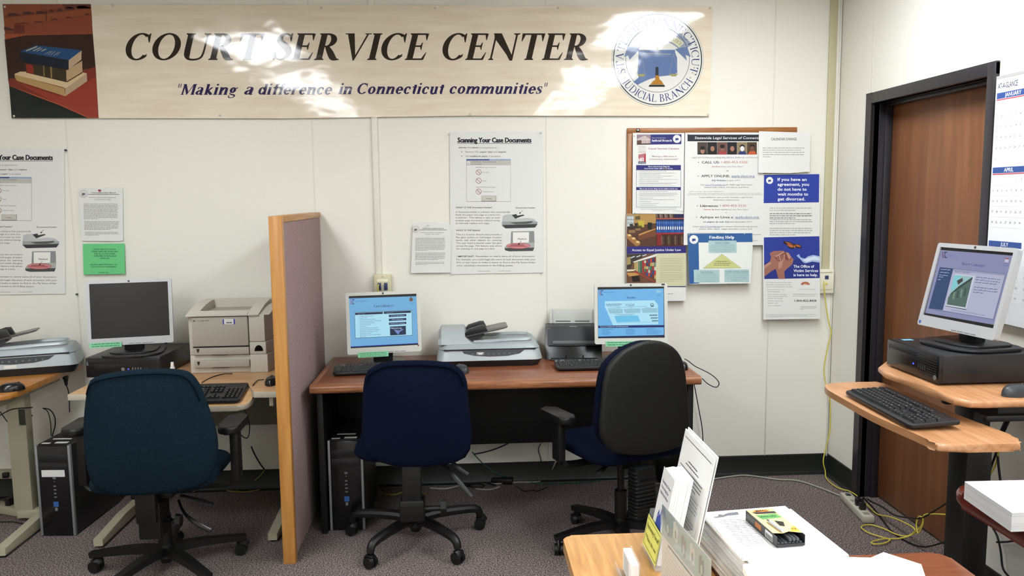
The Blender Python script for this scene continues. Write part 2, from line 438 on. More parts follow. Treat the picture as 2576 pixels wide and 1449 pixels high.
class Cv:
    """print surface: collects coloured shapes given in authored 2D units (y down), mapped to space by f(x, y, lift)"""
    def __init__(s, f, step=0.0003):
        s.f = f; s.step = step; s.bm = bmesh.new(); s.ms = []

    def mi(s, m):
        if isinstance(m, str): m = ink(m)
        if m not in s.ms: s.ms.append(m)
        return s.ms.index(m)

    def poly(s, pts, m, l=1):
        k = s.mi(m)
        vs = [s.bm.verts.new(s.f(p[0], p[1], l * s.step)) for p in pts]
        try:
            fc = s.bm.faces.new(vs); fc.material_index = k; fc.normal_update()
            up = s.f(pts[0][0], pts[0][1], (l + 1) * s.step) - vs[0].co
            if fc.normal.dot(up) < 0: fc.normal_flip()
        except ValueError: pass

    def rect(s, x0, y0, x1, y1, m, l=1): s.poly([(x0, y0), (x1, y0), (x1, y1), (x0, y1)], m, l)

    def frame(s, x0, y0, x1, y1, w, m, l=1):
        s.rect(x0, y0, x1, y0 + w, m, l); s.rect(x0, y1 - w, x1, y1, m, l); s.rect(x0, y0, x0 + w, y1, m, l); s.rect(x1 - w, y0, x1, y1, m, l)

    def line(s, x0, y0, x1, y1, w, m, l=1):
        d = Vector((x1 - x0, y1 - y0)).normalized(); n = Vector((-d.y, d.x)) * w / 2
        s.poly([(x0 + n.x, y0 + n.y), (x1 + n.x, y1 + n.y), (x1 - n.x, y1 - n.y), (x0 - n.x, y0 - n.y)], m, l)

    def disc(s, cx, cy, rx, ry, m, l=1, n=40): s.poly([(cx + rx * math.cos(2 * PI * i / n), cy + ry * math.sin(2 * PI * i / n)) for i in range(n)], m, l)

    def ring(s, cx, cy, r0, r1, m, l=1, n=48, k=1.0, a0=0, a1=360):
        for i in range(n):
            a = math.radians(a0 + (a1 - a0) * i / n); b = math.radians(a0 + (a1 - a0) * (i + 1) / n)
            s.poly([(cx + r1 * math.cos(a), cy + r1 * k * math.sin(a)), (cx + r1 * math.cos(b), cy + r1 * k * math.sin(b)), (cx + r0 * math.cos(b), cy + r0 * k * math.sin(b)), (cx + r0 * math.cos(a), cy + r0 * k * math.sin(a))], m, l)

    def text(s, txt, x, y, h, m, l=2, w=None, bold=0, shear=0, align='l', res=2, slope=0.0):
        """sans text: baseline start (x, y), cap height h, optional exact width w"""
        k = (txt, bold, res)
        if k not in _TC: _TC[k] = font_tris(txt, bold * 0.016, res)
        F = _TC[k]
        if not F: return
        xs = [p[0] for f in F for p in f]; x0 = min(xs); x1 = max(xs)
        sy = h / 0.682; sx = sy if w is None else w / max(x1 - x0, 1e-6)
        W = (x1 - x0) * sx
        ox = x - (0 if align == 'l' else W / 2 if align == 'c' else W)
        for f in F:
            s.poly([(ox + (p[0] - x0) * sx + shear * p[1] * sy, y - p[1] * sy + slope * ((p[0] - x0) * sx)) for p in f], m, l)

    def serif(s, txt, x, y, h, m, l=2, w=None, T=.15, t=.05, X=.66, shear=0, align='l', track=0.02, arc=None, slope=0.0):
        """serif text; arc=(cx, cy, r, centre angle deg, inside?) wraps the line round a circle"""
        out = []; pen = 0
        for ch in txt:
            if ch == ' ': pen += .34; continue
            adv, G = serif_glyph(ch, T, t, X)
            out += [[(pen + p[0] + shear * p[1], p[1]) for p in g] for g in G]; pen += adv + track
        xs = [p[0] for g in out for p in g]; x0 = min(xs); x1 = max(xs)
        sx = h if w is None else w / (x1 - x0)
        W = (x1 - x0) * sx
        if arc:
            cx, cy, r, ac, inside = arc
            for i, g in enumerate(out):
                q = []
                for p in g:
                    u = (p[0] - (x0 + x1) / 2) * sx
                    if not inside: a = math.radians(ac) + u / r; R = r + p[1] * h; q.append((cx + R * math.sin(a), cy - R * math.cos(a)))
                    else: a = math.radians(ac) - u / r; R = r - p[1] * h; q.append((cx + R * math.sin(a), cy - R * math.cos(a)))
                s.poly(q, m, l + (i % 9) * .1)
            return
        ox = x - (0 if align == 'l' else W / 2 if align == 'c' else W)
        for i, g in enumerate(out): s.poly([(ox + (p[0] - x0) * sx, y - p[1] * h + slope * ((p[0] - x0) * sx)) for p in g], m, l + (i % 9) * .1)

    def greek(s, x0, x1, y, h, m='8a8a8a', l=2, last=1.0, rng=None, slope=0.0):
        """a line of text too small to read: broken dashes"""
        r = rng or random; x = x0; xe = x0 + (x1 - x0) * last
        while x < xe - h * .5:
            w = h * r.uniform(1.0, 4.2); w = min(w, xe - x)
            yy = y + slope * (x - x0)
            s.rect(x, yy - h * .5, x + w, yy + h * .18, m, l)
            x += w + h * .55

    def para(s, x0, x1, y0, dy, n, h, m='8a8a8a', l=2, last=.55, slope=0.0):
        for i in range(n): s.greek(x0, x1, y0 + i * dy, h, m, l, last if i == n - 1 else r_(0.96, 1.0), slope=slope)

    def seal(s, cx, cy, r, l=3, ring='ffffff', dark='26304a', blue='2c3f86', small=True):
        s.disc(cx, cy, r, r, ring, l, 28); s.ring(cx, cy, r * .92, r * .97, dark, l + 1, 28); s.ring(cx, cy, r * .66, r * .69, dark, l + 1, 24)
        s.poly([(cx - .40 * r, cy - .18 * r), (cx + .40 * r, cy - .18 * r), (cx + .42 * r, cy + .28 * r), (cx - .1 * r, cy + .34 * r), (cx - .44 * r, cy + .5 * r), (cx - .40 * r, cy + .3 * r)], blue, l + 1)
        s.ring(cx, cy + .25 * r, r * .52, r * .68, 'd8d6b4', l + 2, 14, a0=222, a1=318)
        s.poly([(cx - .12 * r, cy + .6 * r), (cx + .12 * r, cy + .6 * r), (cx + .04 * r, cy + .4 * r), (cx - .04 * r, cy + .4 * r)], 'c08a3a', l + 2)

    def build(s, name, parent=None, loc=None):
        return finish(s.bm, name, s.ms, parent, smooth=None, loc=loc, recalc=False)


def r_(a, b): return random.uniform(a, b)


def wallmap(ox, oy, sc, y0, lean=0.0, ztop=0.0):
    """crop coordinates -> photo pixels -> back-wall plane y0 (lean: metres of drift off the wall per metre below ztop)"""
    def f(x, y, l):
        p = onY(ox + x / sc, oy + y / sc, y0)
        p.y = y0 - l - max(0.0, ztop - p.z) * lean
        return p
    return f


def sheetback(cv, pts, m='f2f2ee', th=0.0012):
    """the sheet itself: front face and a back face a paper's thickness behind, closed round the edge"""
    k = cv.mi(m)
    A = [cv.bm.verts.new(cv.f(p[0], p[1], 0)) for p in pts]; B = [cv.bm.verts.new(cv.f(p[0], p[1], -th)) for p in pts]
    n = len(pts)
    fs = [cv.bm.faces.new(A), cv.bm.faces.new(B[::-1])]
    for i in range(n): fs.append(cv.bm.faces.new((A[i], A[(i + 1) % n], B[(i + 1) % n], B[i])))
    for f in fs: f.material_index = k


def homog(src, W, H):
    """four photo-crop corners (tl, tr, br, bl) -> local rectangle W x H, returns g(x,y)->(u,v) with v down"""
    A = []; b = []
    for (x, y), (u, v) in zip(src, ((0, 0), (W, 0), (W, H), (0, H))):
        A.append([x, y, 1, 0, 0, 0, -u * x, -u * y]); b.append(u)
        A.append([0, 0, 0, x, y, 1, -v * x, -v * y]); b.append(v)
    n = 8
    M = [r[:] + [q] for r, q in zip(A, b)]
    for i in range(n):
        p = max(range(i, n), key=lambda k: abs(M[k][i])); M[i], M[p] = M[p], M[i]
        for k in range(n):
            if k != i:
                q = M[k][i] / M[i][i]
                for j in range(i, n + 1): M[k][j] -= q * M[i][j]
    h = [M[i][n] / M[i][i] for i in range(n)]

    def g(x, y):
        w = h[6] * x + h[7] * y + 1
        return ((h[0] * x + h[1] * y + h[2]) / w, (h[3] * x + h[4] * y + h[5]) / w)
    return g
# ------------------------------------------------------------------ room
M_wall = mat('wall_paint', 'e6e4d9', 0.55, 0.35, bump=(60, .05))
M_wallR = mat('wall_paint_right', 'e8e6dc', 0.55, 0.35, bump=(60, .05))
M_ceil = mat('ceiling_tile', 'dcdad2', 0.9, 0.1, bump=(90, .3))
M_trim = mat('seam_trim', 'dcdad0', 0.5, 0.4)
M_cove = mat('black_cove', '191c1a', 0.45, 0.4)
M_frame = mat('door_frame_paint', '262428', 0.4, 0.45, bump=(30, .1))


def carpet():
    m = bpy.data.materials.new('carpet'); m.use_nodes = True; nt = m.node_tree; b = nt.nodes['Principled BSDF']
    tc = nt.nodes.new('ShaderNodeTexCoord')
    n1 = nt.nodes.new('ShaderNodeTexNoise'); n1.inputs['Scale'].default_value = 165; n1.inputs['Detail'].default_value = 2
    cr = nt.nodes.new('ShaderNodeValToRGB'); e = cr.color_ramp.elements
    e[0].position = .34; e[0].color = hx('362f2d'); e[1].position = .66; e[1].color = hx('a89c98')
    x = e.new(.5); x.color = hx('6f6462')
    n2 = nt.nodes.new('ShaderNodeTexNoise'); n2.inputs['Scale'].default_value = 2.2; n2.inputs['Detail'].default_value = 3
    mr = nt.nodes.new('ShaderNodeMapRange'); mr.inputs[1].default_value = .3; mr.inputs[2].default_value = .7; mr.inputs[3].default_value = .88; mr.inputs[4].default_value = 1.06
    mx = nt.nodes.new('ShaderNodeMix'); mx.data_type = 'RGBA'; mx.blend_type = 'MULTIPLY'; mx.inputs[0].default_value = 1
    bp = nt.nodes.new('ShaderNodeBump'); bp.inputs['Strength'].default_value = .8; bp.inputs['Distance'].default_value = .006
    for n in (n1, n2): nt.links.new(tc.outputs['Object'], n.inputs['Vector'])
    nt.links.new(n1.outputs['Fac'], cr.inputs[0]); nt.links.new(n2.outputs['Fac'], mr.inputs[0])
    nt.links.new(cr.outputs[0], mx.inputs[6]); nt.links.new(mr.outputs[0], mx.inputs[7]); nt.links.new(mx.outputs[2], b.inputs['Base Color'])
    nt.links.new(n1.outputs['Fac'], bp.inputs['Height']); nt.links.new(bp.outputs[0], b.inputs['Normal'])
    b.inputs['Roughness'].default_value = .95; b.inputs['Specular IOR Level'].default_value = .1
    return m


def wood(name, c1, c2, c3=None, grain=(1, 14, 14), scale=4, rough=.35, coat=.1, spec=.45):
    if name in MATS: return MATS[name]
    m = bpy.data.materials.new(name); m.use_nodes = True; nt = m.node_tree; b = nt.nodes['Principled BSDF']
    tc = nt.nodes.new('ShaderNodeTexCoord'); mp = nt.nodes.new('ShaderNodeMapping'); mp.inputs['Scale'].default_value = grain
    n1 = nt.nodes.new('ShaderNodeTexNoise'); n1.inputs['Scale'].default_value = scale; n1.inputs['Detail'].default_value = 6; n1.inputs['Distortion'].default_value = .6
    cr = nt.nodes.new('ShaderNodeValToRGB'); e = cr.color_ramp.elements
    e[0].position = .3; e[0].color = hx(c1); e[1].position = .7; e[1].color = hx(c2)
    if c3: q = e.new(.5); q.color = hx(c3)
    nt.links.new(tc.outputs['Object'], mp.inputs[0]); nt.links.new(mp.outputs[0], n1.inputs['Vector'])
    nt.links.new(n1.outputs['Fac'], cr.inputs[0]); nt.links.new(cr.outputs[0], b.inputs['Base Color'])
    b.inputs['Roughness'].default_value = rough; b.inputs['Coat Weight'].default_value = coat; b.inputs['Coat Roughness'].default_value = .25
    b.inputs['Specular IOR Level'].default_value = spec
    MATS[name] = m
    return m


YF = -8.6; XL = -4.3
struct(finish(BX(XL - .1, XR + .6, YF - .1, .1, -.1, 0), 'floor', carpet(), smooth=None))
struct(finish(BX(XL - .1, XR + .1, YF - .1, .1, CEIL, CEIL + .1), 'ceiling', M_ceil, smooth=None))
struct(finish(BX(XL - .1, XR + .3, 0, .1, 0, CEIL), 'wall_back', M_wall, smooth=None))
struct(finish(BX(XL - .1, XL, YF, 0, 0, CEIL), 'wall_left', M_wall, smooth=None))
struct(finish(BX(XL - .1, XR + .1, YF - .1, YF, 0, CEIL), 'wall_front', M_wall, smooth=None))
DY0, DY1, DZ = -.385, -1.285, 2.045          # clear opening of the door frame
bm = bmesh.new()
box(bm, XR, XR + .12, DY0 + .02, 0, 0, CEIL); box(bm, XR, XR + .12, YF, DY1 - .02, 0, CEIL); box(bm, XR, XR + .12, DY1 - .02, DY0 + .02, DZ + .02, CEIL)
struct(finish(bm, 'wall_right', M_wallR, smooth=None))
# wall seams: panels are 1.24 m wide
for i, x in enumerate((-2.065, -.80, .444, 1.69)):
    struct(finish(BX(x - .004, x + .004, -.0015, .002, .1, CEIL, .001), 'trim_%d' % (i + 1), M_trim))
struct(finish(BX(XR - .0015, XR + .002, -.352, -.344, DZ + .06, CEIL, .001), 'trim_5', M_trim))
M_bead = mat('corner_bead', 'c9c7bb', .5, .4)
struct(finish(BX(2.046, XR + .001, -.006, .002, .1, CEIL, .002), 'trim_6', M_trim))
struct(finish(BX(2.0545, XR + .001, -.0075, -.0055, .1, CEIL), 'trim_7', mat('shadow_strip', '8f8c80', .8)))  # solid grey strip coloured as the shadow line in the corner


def base_profile(bm, x0, x1):
    pts = [(0, 0), (-.028, 0), (-.026, .004), (-.012, .010), (-.005, .022), (-.004, .112), (0, .116)]
    a = [bm.verts.new((x0, p[0], p[1])) for p in pts]; b = [bm.verts.new((x1, p[0], p[1])) for p in pts]
    for i in range(len(pts) - 1): bm.faces.new((a[i], a[i + 1], b[i + 1], b[i]))
    bm.faces.new(a); bm.faces.new(b[::-1]); return a + b


bm = bmesh.new(); base_profile(bm, XL, XR - .005)
struct(finish(bm, 'baseboard_back', M_cove))
bm = bmesh.new(); vs = base_profile(bm, 0.004, -(DY0 + .055)); xf(bm, vs, Matrix.Translation((XR, 0, 0)) @ Matrix.Rotation(-PI / 2, 4, 'Z'))
vs = base_profile(bm, -(DY1 - .055), -YF); xf(bm, vs, Matrix.Translation((XR, 0, 0)) @ Matrix.Rotation(-PI / 2, 4, 'Z'))
struct(finish(bm, 'baseboard_right', M_cove))

# door in the right wall
dr = bpy.data.objects.new('door_1', None); C.objects.link(dr); dr.location = (XR, (DY0 + DY1) / 2, 0); struct(dr)
dr['label'] = 'brown wood veneer door in a black steel frame'
hw = (DY0 - DY1) / 2
bm = bmesh.new()
for s in (-1, 1):
    box(bm, -.018, .03, s * (hw + .05), s * hw, 0, DZ + .05, .003) if s > 0 else box(bm, -.018, .03, -(hw + .05), -hw, 0, DZ + .05, .003)
    a, b = sorted((s * (hw + .012), s * (hw - .0)))
    box(bm, .0, .17, a, b, 0, DZ, .002)
    a, b = sorted((s * hw, s * (hw - .015)))
    box(bm, .055, .09, a, b, 0, DZ - .001, .002)
box(bm, -.0178, .03, -(hw + .05), hw + .05, DZ, DZ + .053, .003)
box(bm, .0, .17, -hw, hw, DZ, DZ + .012, .002); box(bm, .055, .09, -hw, hw, DZ - .016, DZ, .002)
finish(bm, 'door_frame', M_frame, dr)
finish(BX(.092, .135, -hw + .002, hw - .002, .012, DZ - .003, .002), 'door_leaf', wood('door_veneer', '6e4429', '8a5a38', '7b4e30', grain=(6, 6, .5), scale=2.2, rough=.42, coat=0), dr)

# ceiling lamps (they throw the streaks seen in the banner)
M_diff = mat('lamp_diffuser', 'ffffff', .4, .2, emit='f7fbff', estr=LAMP)
M_wht = mat('white_enamel', 'e8e8e4', .4, .4)
for i, (x, y) in enumerate(TROFFERS):
    t = thing('ceiling_light', 'recessed fluorescent ceiling light %s, %s' % ('over the left desks row' if x < 0 else 'over the right side of the room', ('nearest the banner wall', 'second from the banner wall', 'third from the banner wall', 'farthest from the banner wall')[i % 4]), 'ceiling light', (x, y, CEIL - .03), 0, 'ceiling lights in two rows')
    bm = bmesh.new()
    for a in ((-.31, -.285, -.61, .61), (.285, .31, -.61, .61), (-.285, .285, -.61, -.585), (-.285, .285, .585, .61)): box(bm, a[0], a[1], a[2], a[3], 0, .035, .002)
    finish(bm, 'frame', M_wht, t)
    finish(BX(-.285, .285, -.585, .585, .006, .012), 'diffuser', M_diff, t, smooth=None)

# cable raceways and outlet boxes on the back wall
M_race = mat('raceway_white', 'e3e1d5', .45, .4); M_raceb = mat('raceway_beige', 'c0b998', .5, .3); M_outb = mat('outlet_beige', 'cdc8a4', .4, .4)


def face(bx, bz, w, h, d=.03): return bx


o = finish(BX(-.488, -.457, -.012, 0, 1.19, CEIL, .003), 'cable_raceway', M_race, loc=(-.4725, 0, 1.19)); tag(o, 'white vertical cable raceway running down behind the banner to the outlet', 'cable raceway')
o = finish(BX(1.986, 2.030, -.010, 0, 1.17, CEIL, .003), 'cable_raceway', M_raceb, loc=(2.008, 0, 1.17)); tag(o, 'beige vertical cable raceway near the right corner of the wall', 'cable raceway')
M_blk = mat('black_plastic', '121213', .42, .45); M_jack = mat('jack_blue', '2b3560', .4); M_yel = mat('cable_yellow', 'cfc04a', .45, .4)
t = thing('data_outlet', 'beige data outlet box behind the screen titled Law Library\'s', 'outlet', (-.45, 0, 1.085))
finish(BX(-.047, .047, -.034, 0, 0, .105, .004), 'box', M_outb, t)
bm = bmesh.new(); box(bm, -.026, -.008, -.037, -.0335, .02, .06, .001); box(bm, .008, .026, -.037, -.0335, .02, .06, .001); finish(bm, 'jack', M_jack, t)
finish(BX(-.03, .03, -.0355, -.033, .064, .08, .001), 'label_strip', mat('label_cream', 'e8e4c8', .6), t)
bm = bmesh.new(); cyl(bm, (0, -.0345, .093), (0, -.037, .093), .003); finish(bm, 'screw', mat('steel', '9a9a98', .35, metal=1), t)
t = thing('data_outlet', 'cream data outlet box in the right corner with a yellow cable plugged in', 'outlet', (2.0, 0, 1.045))
finish(BX(-.047, .048, -.030, 0, 0, .135, .004), 'box', mat('outlet_cream', 'dedac6', .4, .4), t)
finish(BX(-.004, .016, -.033, -.029, .08, .1, .001), 'jack', M_jack, t)
finish(BX(-.002, .010, -.034, -.029, .05, .06, .001), 'jack', M_yel, t)
finish(BX(-.038, .038, -.0315, -.029, .02, .024, .0005), 'cover_groove', mat('outlet_groove', 'b3ae98', .6), t)
finish(BX(-.038, .038, -.0315, -.029, .115, .12, .0005), 'cover_groove', MATS['outlet_groove'], t)
# ------------------------------------------------------------------ banner
def gl(col, n2=None):
    return mat('vinyl_' + col, col, .08, .5, coat=.12, noise=(n2 if n2 else None), bump=(2.2, .30, (1.0, 1, 1.5), .02))


b = Cv(wallmap(0, 0, 1, -.016), .0002)
cream = gl('ece1cc', (5, 'e2d4bc', 6, (.7, 1, 5)))
sheetback(b, [(7, 11), (1794, 16), (1785, 292), (1180, 291), (720, 298), (30, 297)], cream)
z = Cv(wallmap(0, 0, 4.673, -.016), .0002); z.bm = b.bm; z.ms = b.ms


def bp(pts, c, l=1): z.poly(pts, gl(c), l)


bp([(30, 48), (1068, 48), (1160, 1388), (138, 1388)], '7c3f2a', 1)
bp([(30, 48), (730, 48), (745, 85), (600, 110), (45, 190)], '8a4a33', 2)
bp([(45, 215), (1072, 105), (1080, 165), (560, 250), (300, 290), (170, 285), (160, 340), (55, 320)], '8e4c2e', 2)
bp([(290, 300), (1080, 175), (1090, 395), (280, 400)], '8a4530', 2)
bp([(170, 282), (292, 300), (292, 385), (165, 390)], '6b2c26', 3)
for (x0, x1, y) in ((85, 235, 190), (265, 400, 172), (425, 545, 165), (580, 640, 145), (670, 740, 138), (770, 880, 118), (900, 1060, 105)):
    bp([(x0, y), (x0 + 8, y - 30), ((x0 + x1) / 2, y - 38), (x1 - 10, y - 22), (x1, y - 6)], '4d2a28', 3)
for (x0, x1, y) in ((180, 350, 285), (390, 520, 268), (590, 690, 238), (760, 850, 215), (990, 1065, 178)):
    bp([(x0, y), (x0 + 20, y - 16), (x1 - 30, y - 20), (x1, y - 6)], '5c2d27', 3)
bp([(48, 315), (90, 320), (170, 350), (165, 360), (50, 355)], '4d2a28', 3)
z.line(480, 103, 545, 120, 9, gl('6b3a2a'), 3); z.line(545, 118, 545, 248, 9, gl('3a2522'), 4)
bp([(735, 50), (1068, 48), (1072, 100), (760, 95)], '5e2c26', 3)
bp([(52, 400), (350, 405), (1090, 395), (1090, 402), (300, 415), (60, 468)], 'a5512f', 3)
bp([(55, 465), (300, 415), (1092, 400), (1125, 800), (900, 830), (100, 960)], '35201b', 3)
bp([(95, 930), (300, 900), (1000, 830), (1125, 780), (1160, 1388), (1040, 1388), (700, 1230), (400, 1115), (110, 1010)], '7a2f23', 4)
bp([(180, 960), (700, 1130), (1030, 960), (1128, 900), (1155, 1388), (1060, 1388), (700, 1230)], '94392a', 5)
bp([(110, 1012), (400, 1118), (700, 1232), (1040, 1388), (138, 1388)], '161c1a', 5)
bp([(110, 1008), (400, 1112), (700, 1226), (1060, 1388), (1040, 1388), (695, 1234), (395, 1122)], 'b8553a', 6)
bp([(172, 870), (240, 842), (960, 850), (1022, 862), (770, 1040), (740, 1025), (180, 880)], 'd5bc93', 7)
bp([(172, 868), (185, 880), (760, 1040), (770, 1132), (200, 950), (175, 905)], 'b4935f', 8)
bp([(770, 1040), (1022, 862), (1027, 955), (770, 1132)], 'b59b80', 8)
bp([(300, 750), (780, 820), (785, 968), (310, 855), (300, 800)], '3a3020', 9)
bp([(305, 752), (390, 765), (402, 872), (318, 852)], '8e2f22', 10)
bp([(510, 770), (520, 772), (528, 898), (515, 896)], '8f7a4c', 10); bp([(592, 785), (612, 788), (616, 920), (598, 915)], '8f7a4c', 10)
bp([(780, 830), (968, 715), (972, 850), (785, 958)], 'bd9f78', 10)
bp([(785, 958), (972, 845), (972, 860), (790, 970)], '4a3a28', 11)
bp([(235, 610), (810, 712), (810, 820), (300, 735), (240, 690)], '14202c', 11)
bp([(810, 705), (962, 595), (960, 700), (870, 770), (810, 815)], 'c0a489', 12)
bp([(235, 608), (430, 535), (962, 592), (812, 708)], '1f4a78', 13)
for (x0, y0, x1, y1, w) in ((310, 600, 440, 548, 12), (390, 600, 480, 560, 9), (430, 606, 500, 572, 6), (490, 602, 545, 578, 9), (530, 640, 600, 600, 4), (565, 645, 625, 600, 4), (595, 650, 655, 605, 4), (635, 655, 690, 612, 4), (670, 650, 715, 610, 4)):
    z.line(x0, y0, x1, y1, w, gl('b9b48a'), 14)
K = gl('2a2018'); NV = gl('2b2350')
for w, x0, x1 in (('COURT', 316, 666), ('SERVICE', 686, 1080), ('CENTER', 1113, 1479)):
    b.serif(w, x0, 151, 67, K, 3, w=x1 - x0, T=.19, t=.06, shear=.2)
for w, x0, x1, yy in (('"Making', 448, 599, 238.5), ('a', 614, 638, 238), ('difference', 650, 836, 238), ('in', 850, 886, 237), ('Connecticut', 899, 1118, 236.5), ('communities"', 1131, 1378, 236)):
    b.serif(w, x0, yy, 27, NV, 3, w=x1 - x0, T=.2, t=.1, X=.7, shear=.24)
# the seal
sx, sy = 1654, 149.5
W_ = gl('dcdcd6'); DK = gl('23262c'); BL = gl('28356e'); SLV = gl('a9a895')
b.disc(sx, sy, 115.5, 119, DK, 3, 64); b.disc(sx, sy, 115, 118.4, W_, 4, 64)
b.ring(sx, sy, 109.5, 112, DK, 5, 72, k=1.03); b.ring(sx, sy, 79.6, 80.6, DK, 5, 72, k=1.03)
b.serif('STATE OF CONNECTICUT', 0, 0, 19, BL, 6, w=338, T=.11, t=.045, arc=(sx, sy, 86, 0, False), track=.05)
b.serif('JUDICIAL BRANCH', 0, 0, 19, BL, 6, w=215, T=.13, t=.05, arc=(sx, sy + 2, 105, 180, True), track=.04)
for s in (-1, 1):
    for k, a in enumerate((-14, -22, -30)):
        px_, py_ = sx + s * 95 * math.cos(math.radians(a)), sy + 96 * -math.sin(math.radians(a)) - 2
        b.poly([(px_ + (3.6 if i % 2 == 0 else 1.5) * math.sin(i * PI / 5), py_ - (3.6 if i % 2 == 0 else 1.5) * math.cos(i * PI / 5)) for i in range(10)], SLV, 6)


def sp(pts, c, l): b.poly([(1520 + x / 5.175, 10 + y / 5.175) for x, y in pts], gl(c) if isinstance(c, str) else c, l)


b.ring(1520 + 705 / 5.175, 10 + 845 / 5.175, 71, 104, gl('8c95a8'), 5, 40, a0=216, a1=324)
sp([(445, 600), (920, 597), (925, 640), (948, 700), (950, 890), (920, 925), (850, 930), (720, 945), (600, 975), (520, 1010), (430, 1055), (378, 1015), (450, 955), (430, 905), (445, 760)], '5d74a0', 6)  # map's blue paled, putting the glare haze into its colour
sp([(258, 690), (300, 560), (400, 570), (460, 590), (330, 728), (310, 670)], '64799f', 6)
sp([(1125, 690), (1080, 560), (990, 570), (920, 590), (1075, 738), (1060, 665)], '64799f', 6)
b.ring(1520 + 705 / 5.175, 10 + 841 / 5.175, 74, 91, gl('cfcfae'), 7, 40, a0=225, a1=315)
b.serif('TRUTH * EQUITY * JUSTICE', 0, 0, 9, gl('6d6d5a'), 8, w=120, T=.12, t=.05, arc=(1520 + 705 / 5.175, 10 + 841 / 5.175, 78.5, 0, False), track=.06)
sp([(665, 930), (710, 930), (720, 985), (745, 1000), (772, 1048), (600, 1048), (632, 1005), (665, 985)], 'b07a2c', 8)
sp([(575, 1078), (590, 1052), (780, 1052), (792, 1078)], '2a2620', 9)
sp([(668, 820), (705, 820), (708, 985), (662, 985)], '26303a', 7)
sp([(655, 612), (685, 545), (715, 608)], '8a8874', 8)
b.line(1520 + 520 / 5.175, 10 + 645 / 5.175, 1520 + 870 / 5.175, 10 + 655 / 5.175, 1.6, SLV, 8)
for x0, x1, y in ((435, 535, 920), (845, 960, 918)):
    sp([(x0, y - 5), (x1, y - 9), ((x0 + x1) / 2 + 30, y + 25), ((x0 + x1) / 2 - 30, y + 25)], '9a9560', 9)
    b.line(1520 + (x0 + x1) / 2 / 5.175, 10 + 650 / 5.175, 1520 + x0 / 5.175, 10 + y / 5.175, .5, SLV, 8); b.line(1520 + (x0 + x1) / 2 / 5.175, 10 + 650 / 5.175, 1520 + x1 / 5.175, 10 + y / 5.175, .5, SLV, 8)
o = b.build('banner', loc=(0, -.016, 2.0)); tag(o, 'long glossy cream wall banner reading COURT SERVICE CENTER with books photo and round seal', 'banner')

M_clear = mat('pin_clear', 'c8c8c0', .15, .5); M_red = mat('pin_red', 'a01020', .3); M_blue = mat('pin_blue', '1c2350', .3); M_grn = mat('pin_green', '0f4a38', .3)


def pin(px, py, y, m, label, r=.005, group=None, tack=False):
    p = onY(px, py, y); bm = bmesh.new()
    if tack: cyl(bm, (0, 0, 0), (0, -.0025, 0), r, r * .6, 12)
    else: cyl(bm, (0, 0, 0), (0, -.003, 0), r * .9, r * .9, 12); cyl(bm, (0, -.003, 0), (0, -.011, 0), r * .5, r * .55, 12); cyl(bm, (0, -.011, 0), (0, -.014, 0), r, r * .9, 12)
    o = finish(bm, 'pushpin' if not tack else 'thumbtack', m); o.location = (p.x, y, p.z); return tag(o, label, 'pushpin', group)


g_ = 'clear tacks holding the banner'
for px_, py_, w in ((12, 17, 'top left corner of the banner, on the books photo'), (35, 292, 'bottom left corner of the banner, on the books photo'), (284, 15, 'top edge of the banner above the letter C of COURT'), (553, 290, 'bottom edge of the banner left of the word difference'), (1094, 20, 'top edge of the banner above the gap before CENTER'), (1404, 20, 'top edge of the banner above the letter E of CENTER'), (1183, 288, 'bottom edge of the banner under the word communities'), (1787, 20, 'top right corner of the banner'), (1782, 288, 'bottom right corner of the banner'), (808, 20, 'top edge of the banner above SERVICE')):
    pin(px_, py_, -.0185, M_clear, 'clear tack at the ' + w, .006, g_, True)
# ------------------------------------------------------------------ posters and notices on the back wall
PAPER = 'dedfdb'; INK = '333333'; GR = '8d8d8a'; RD = 'a8464e'; NVY = '2a2d6e'


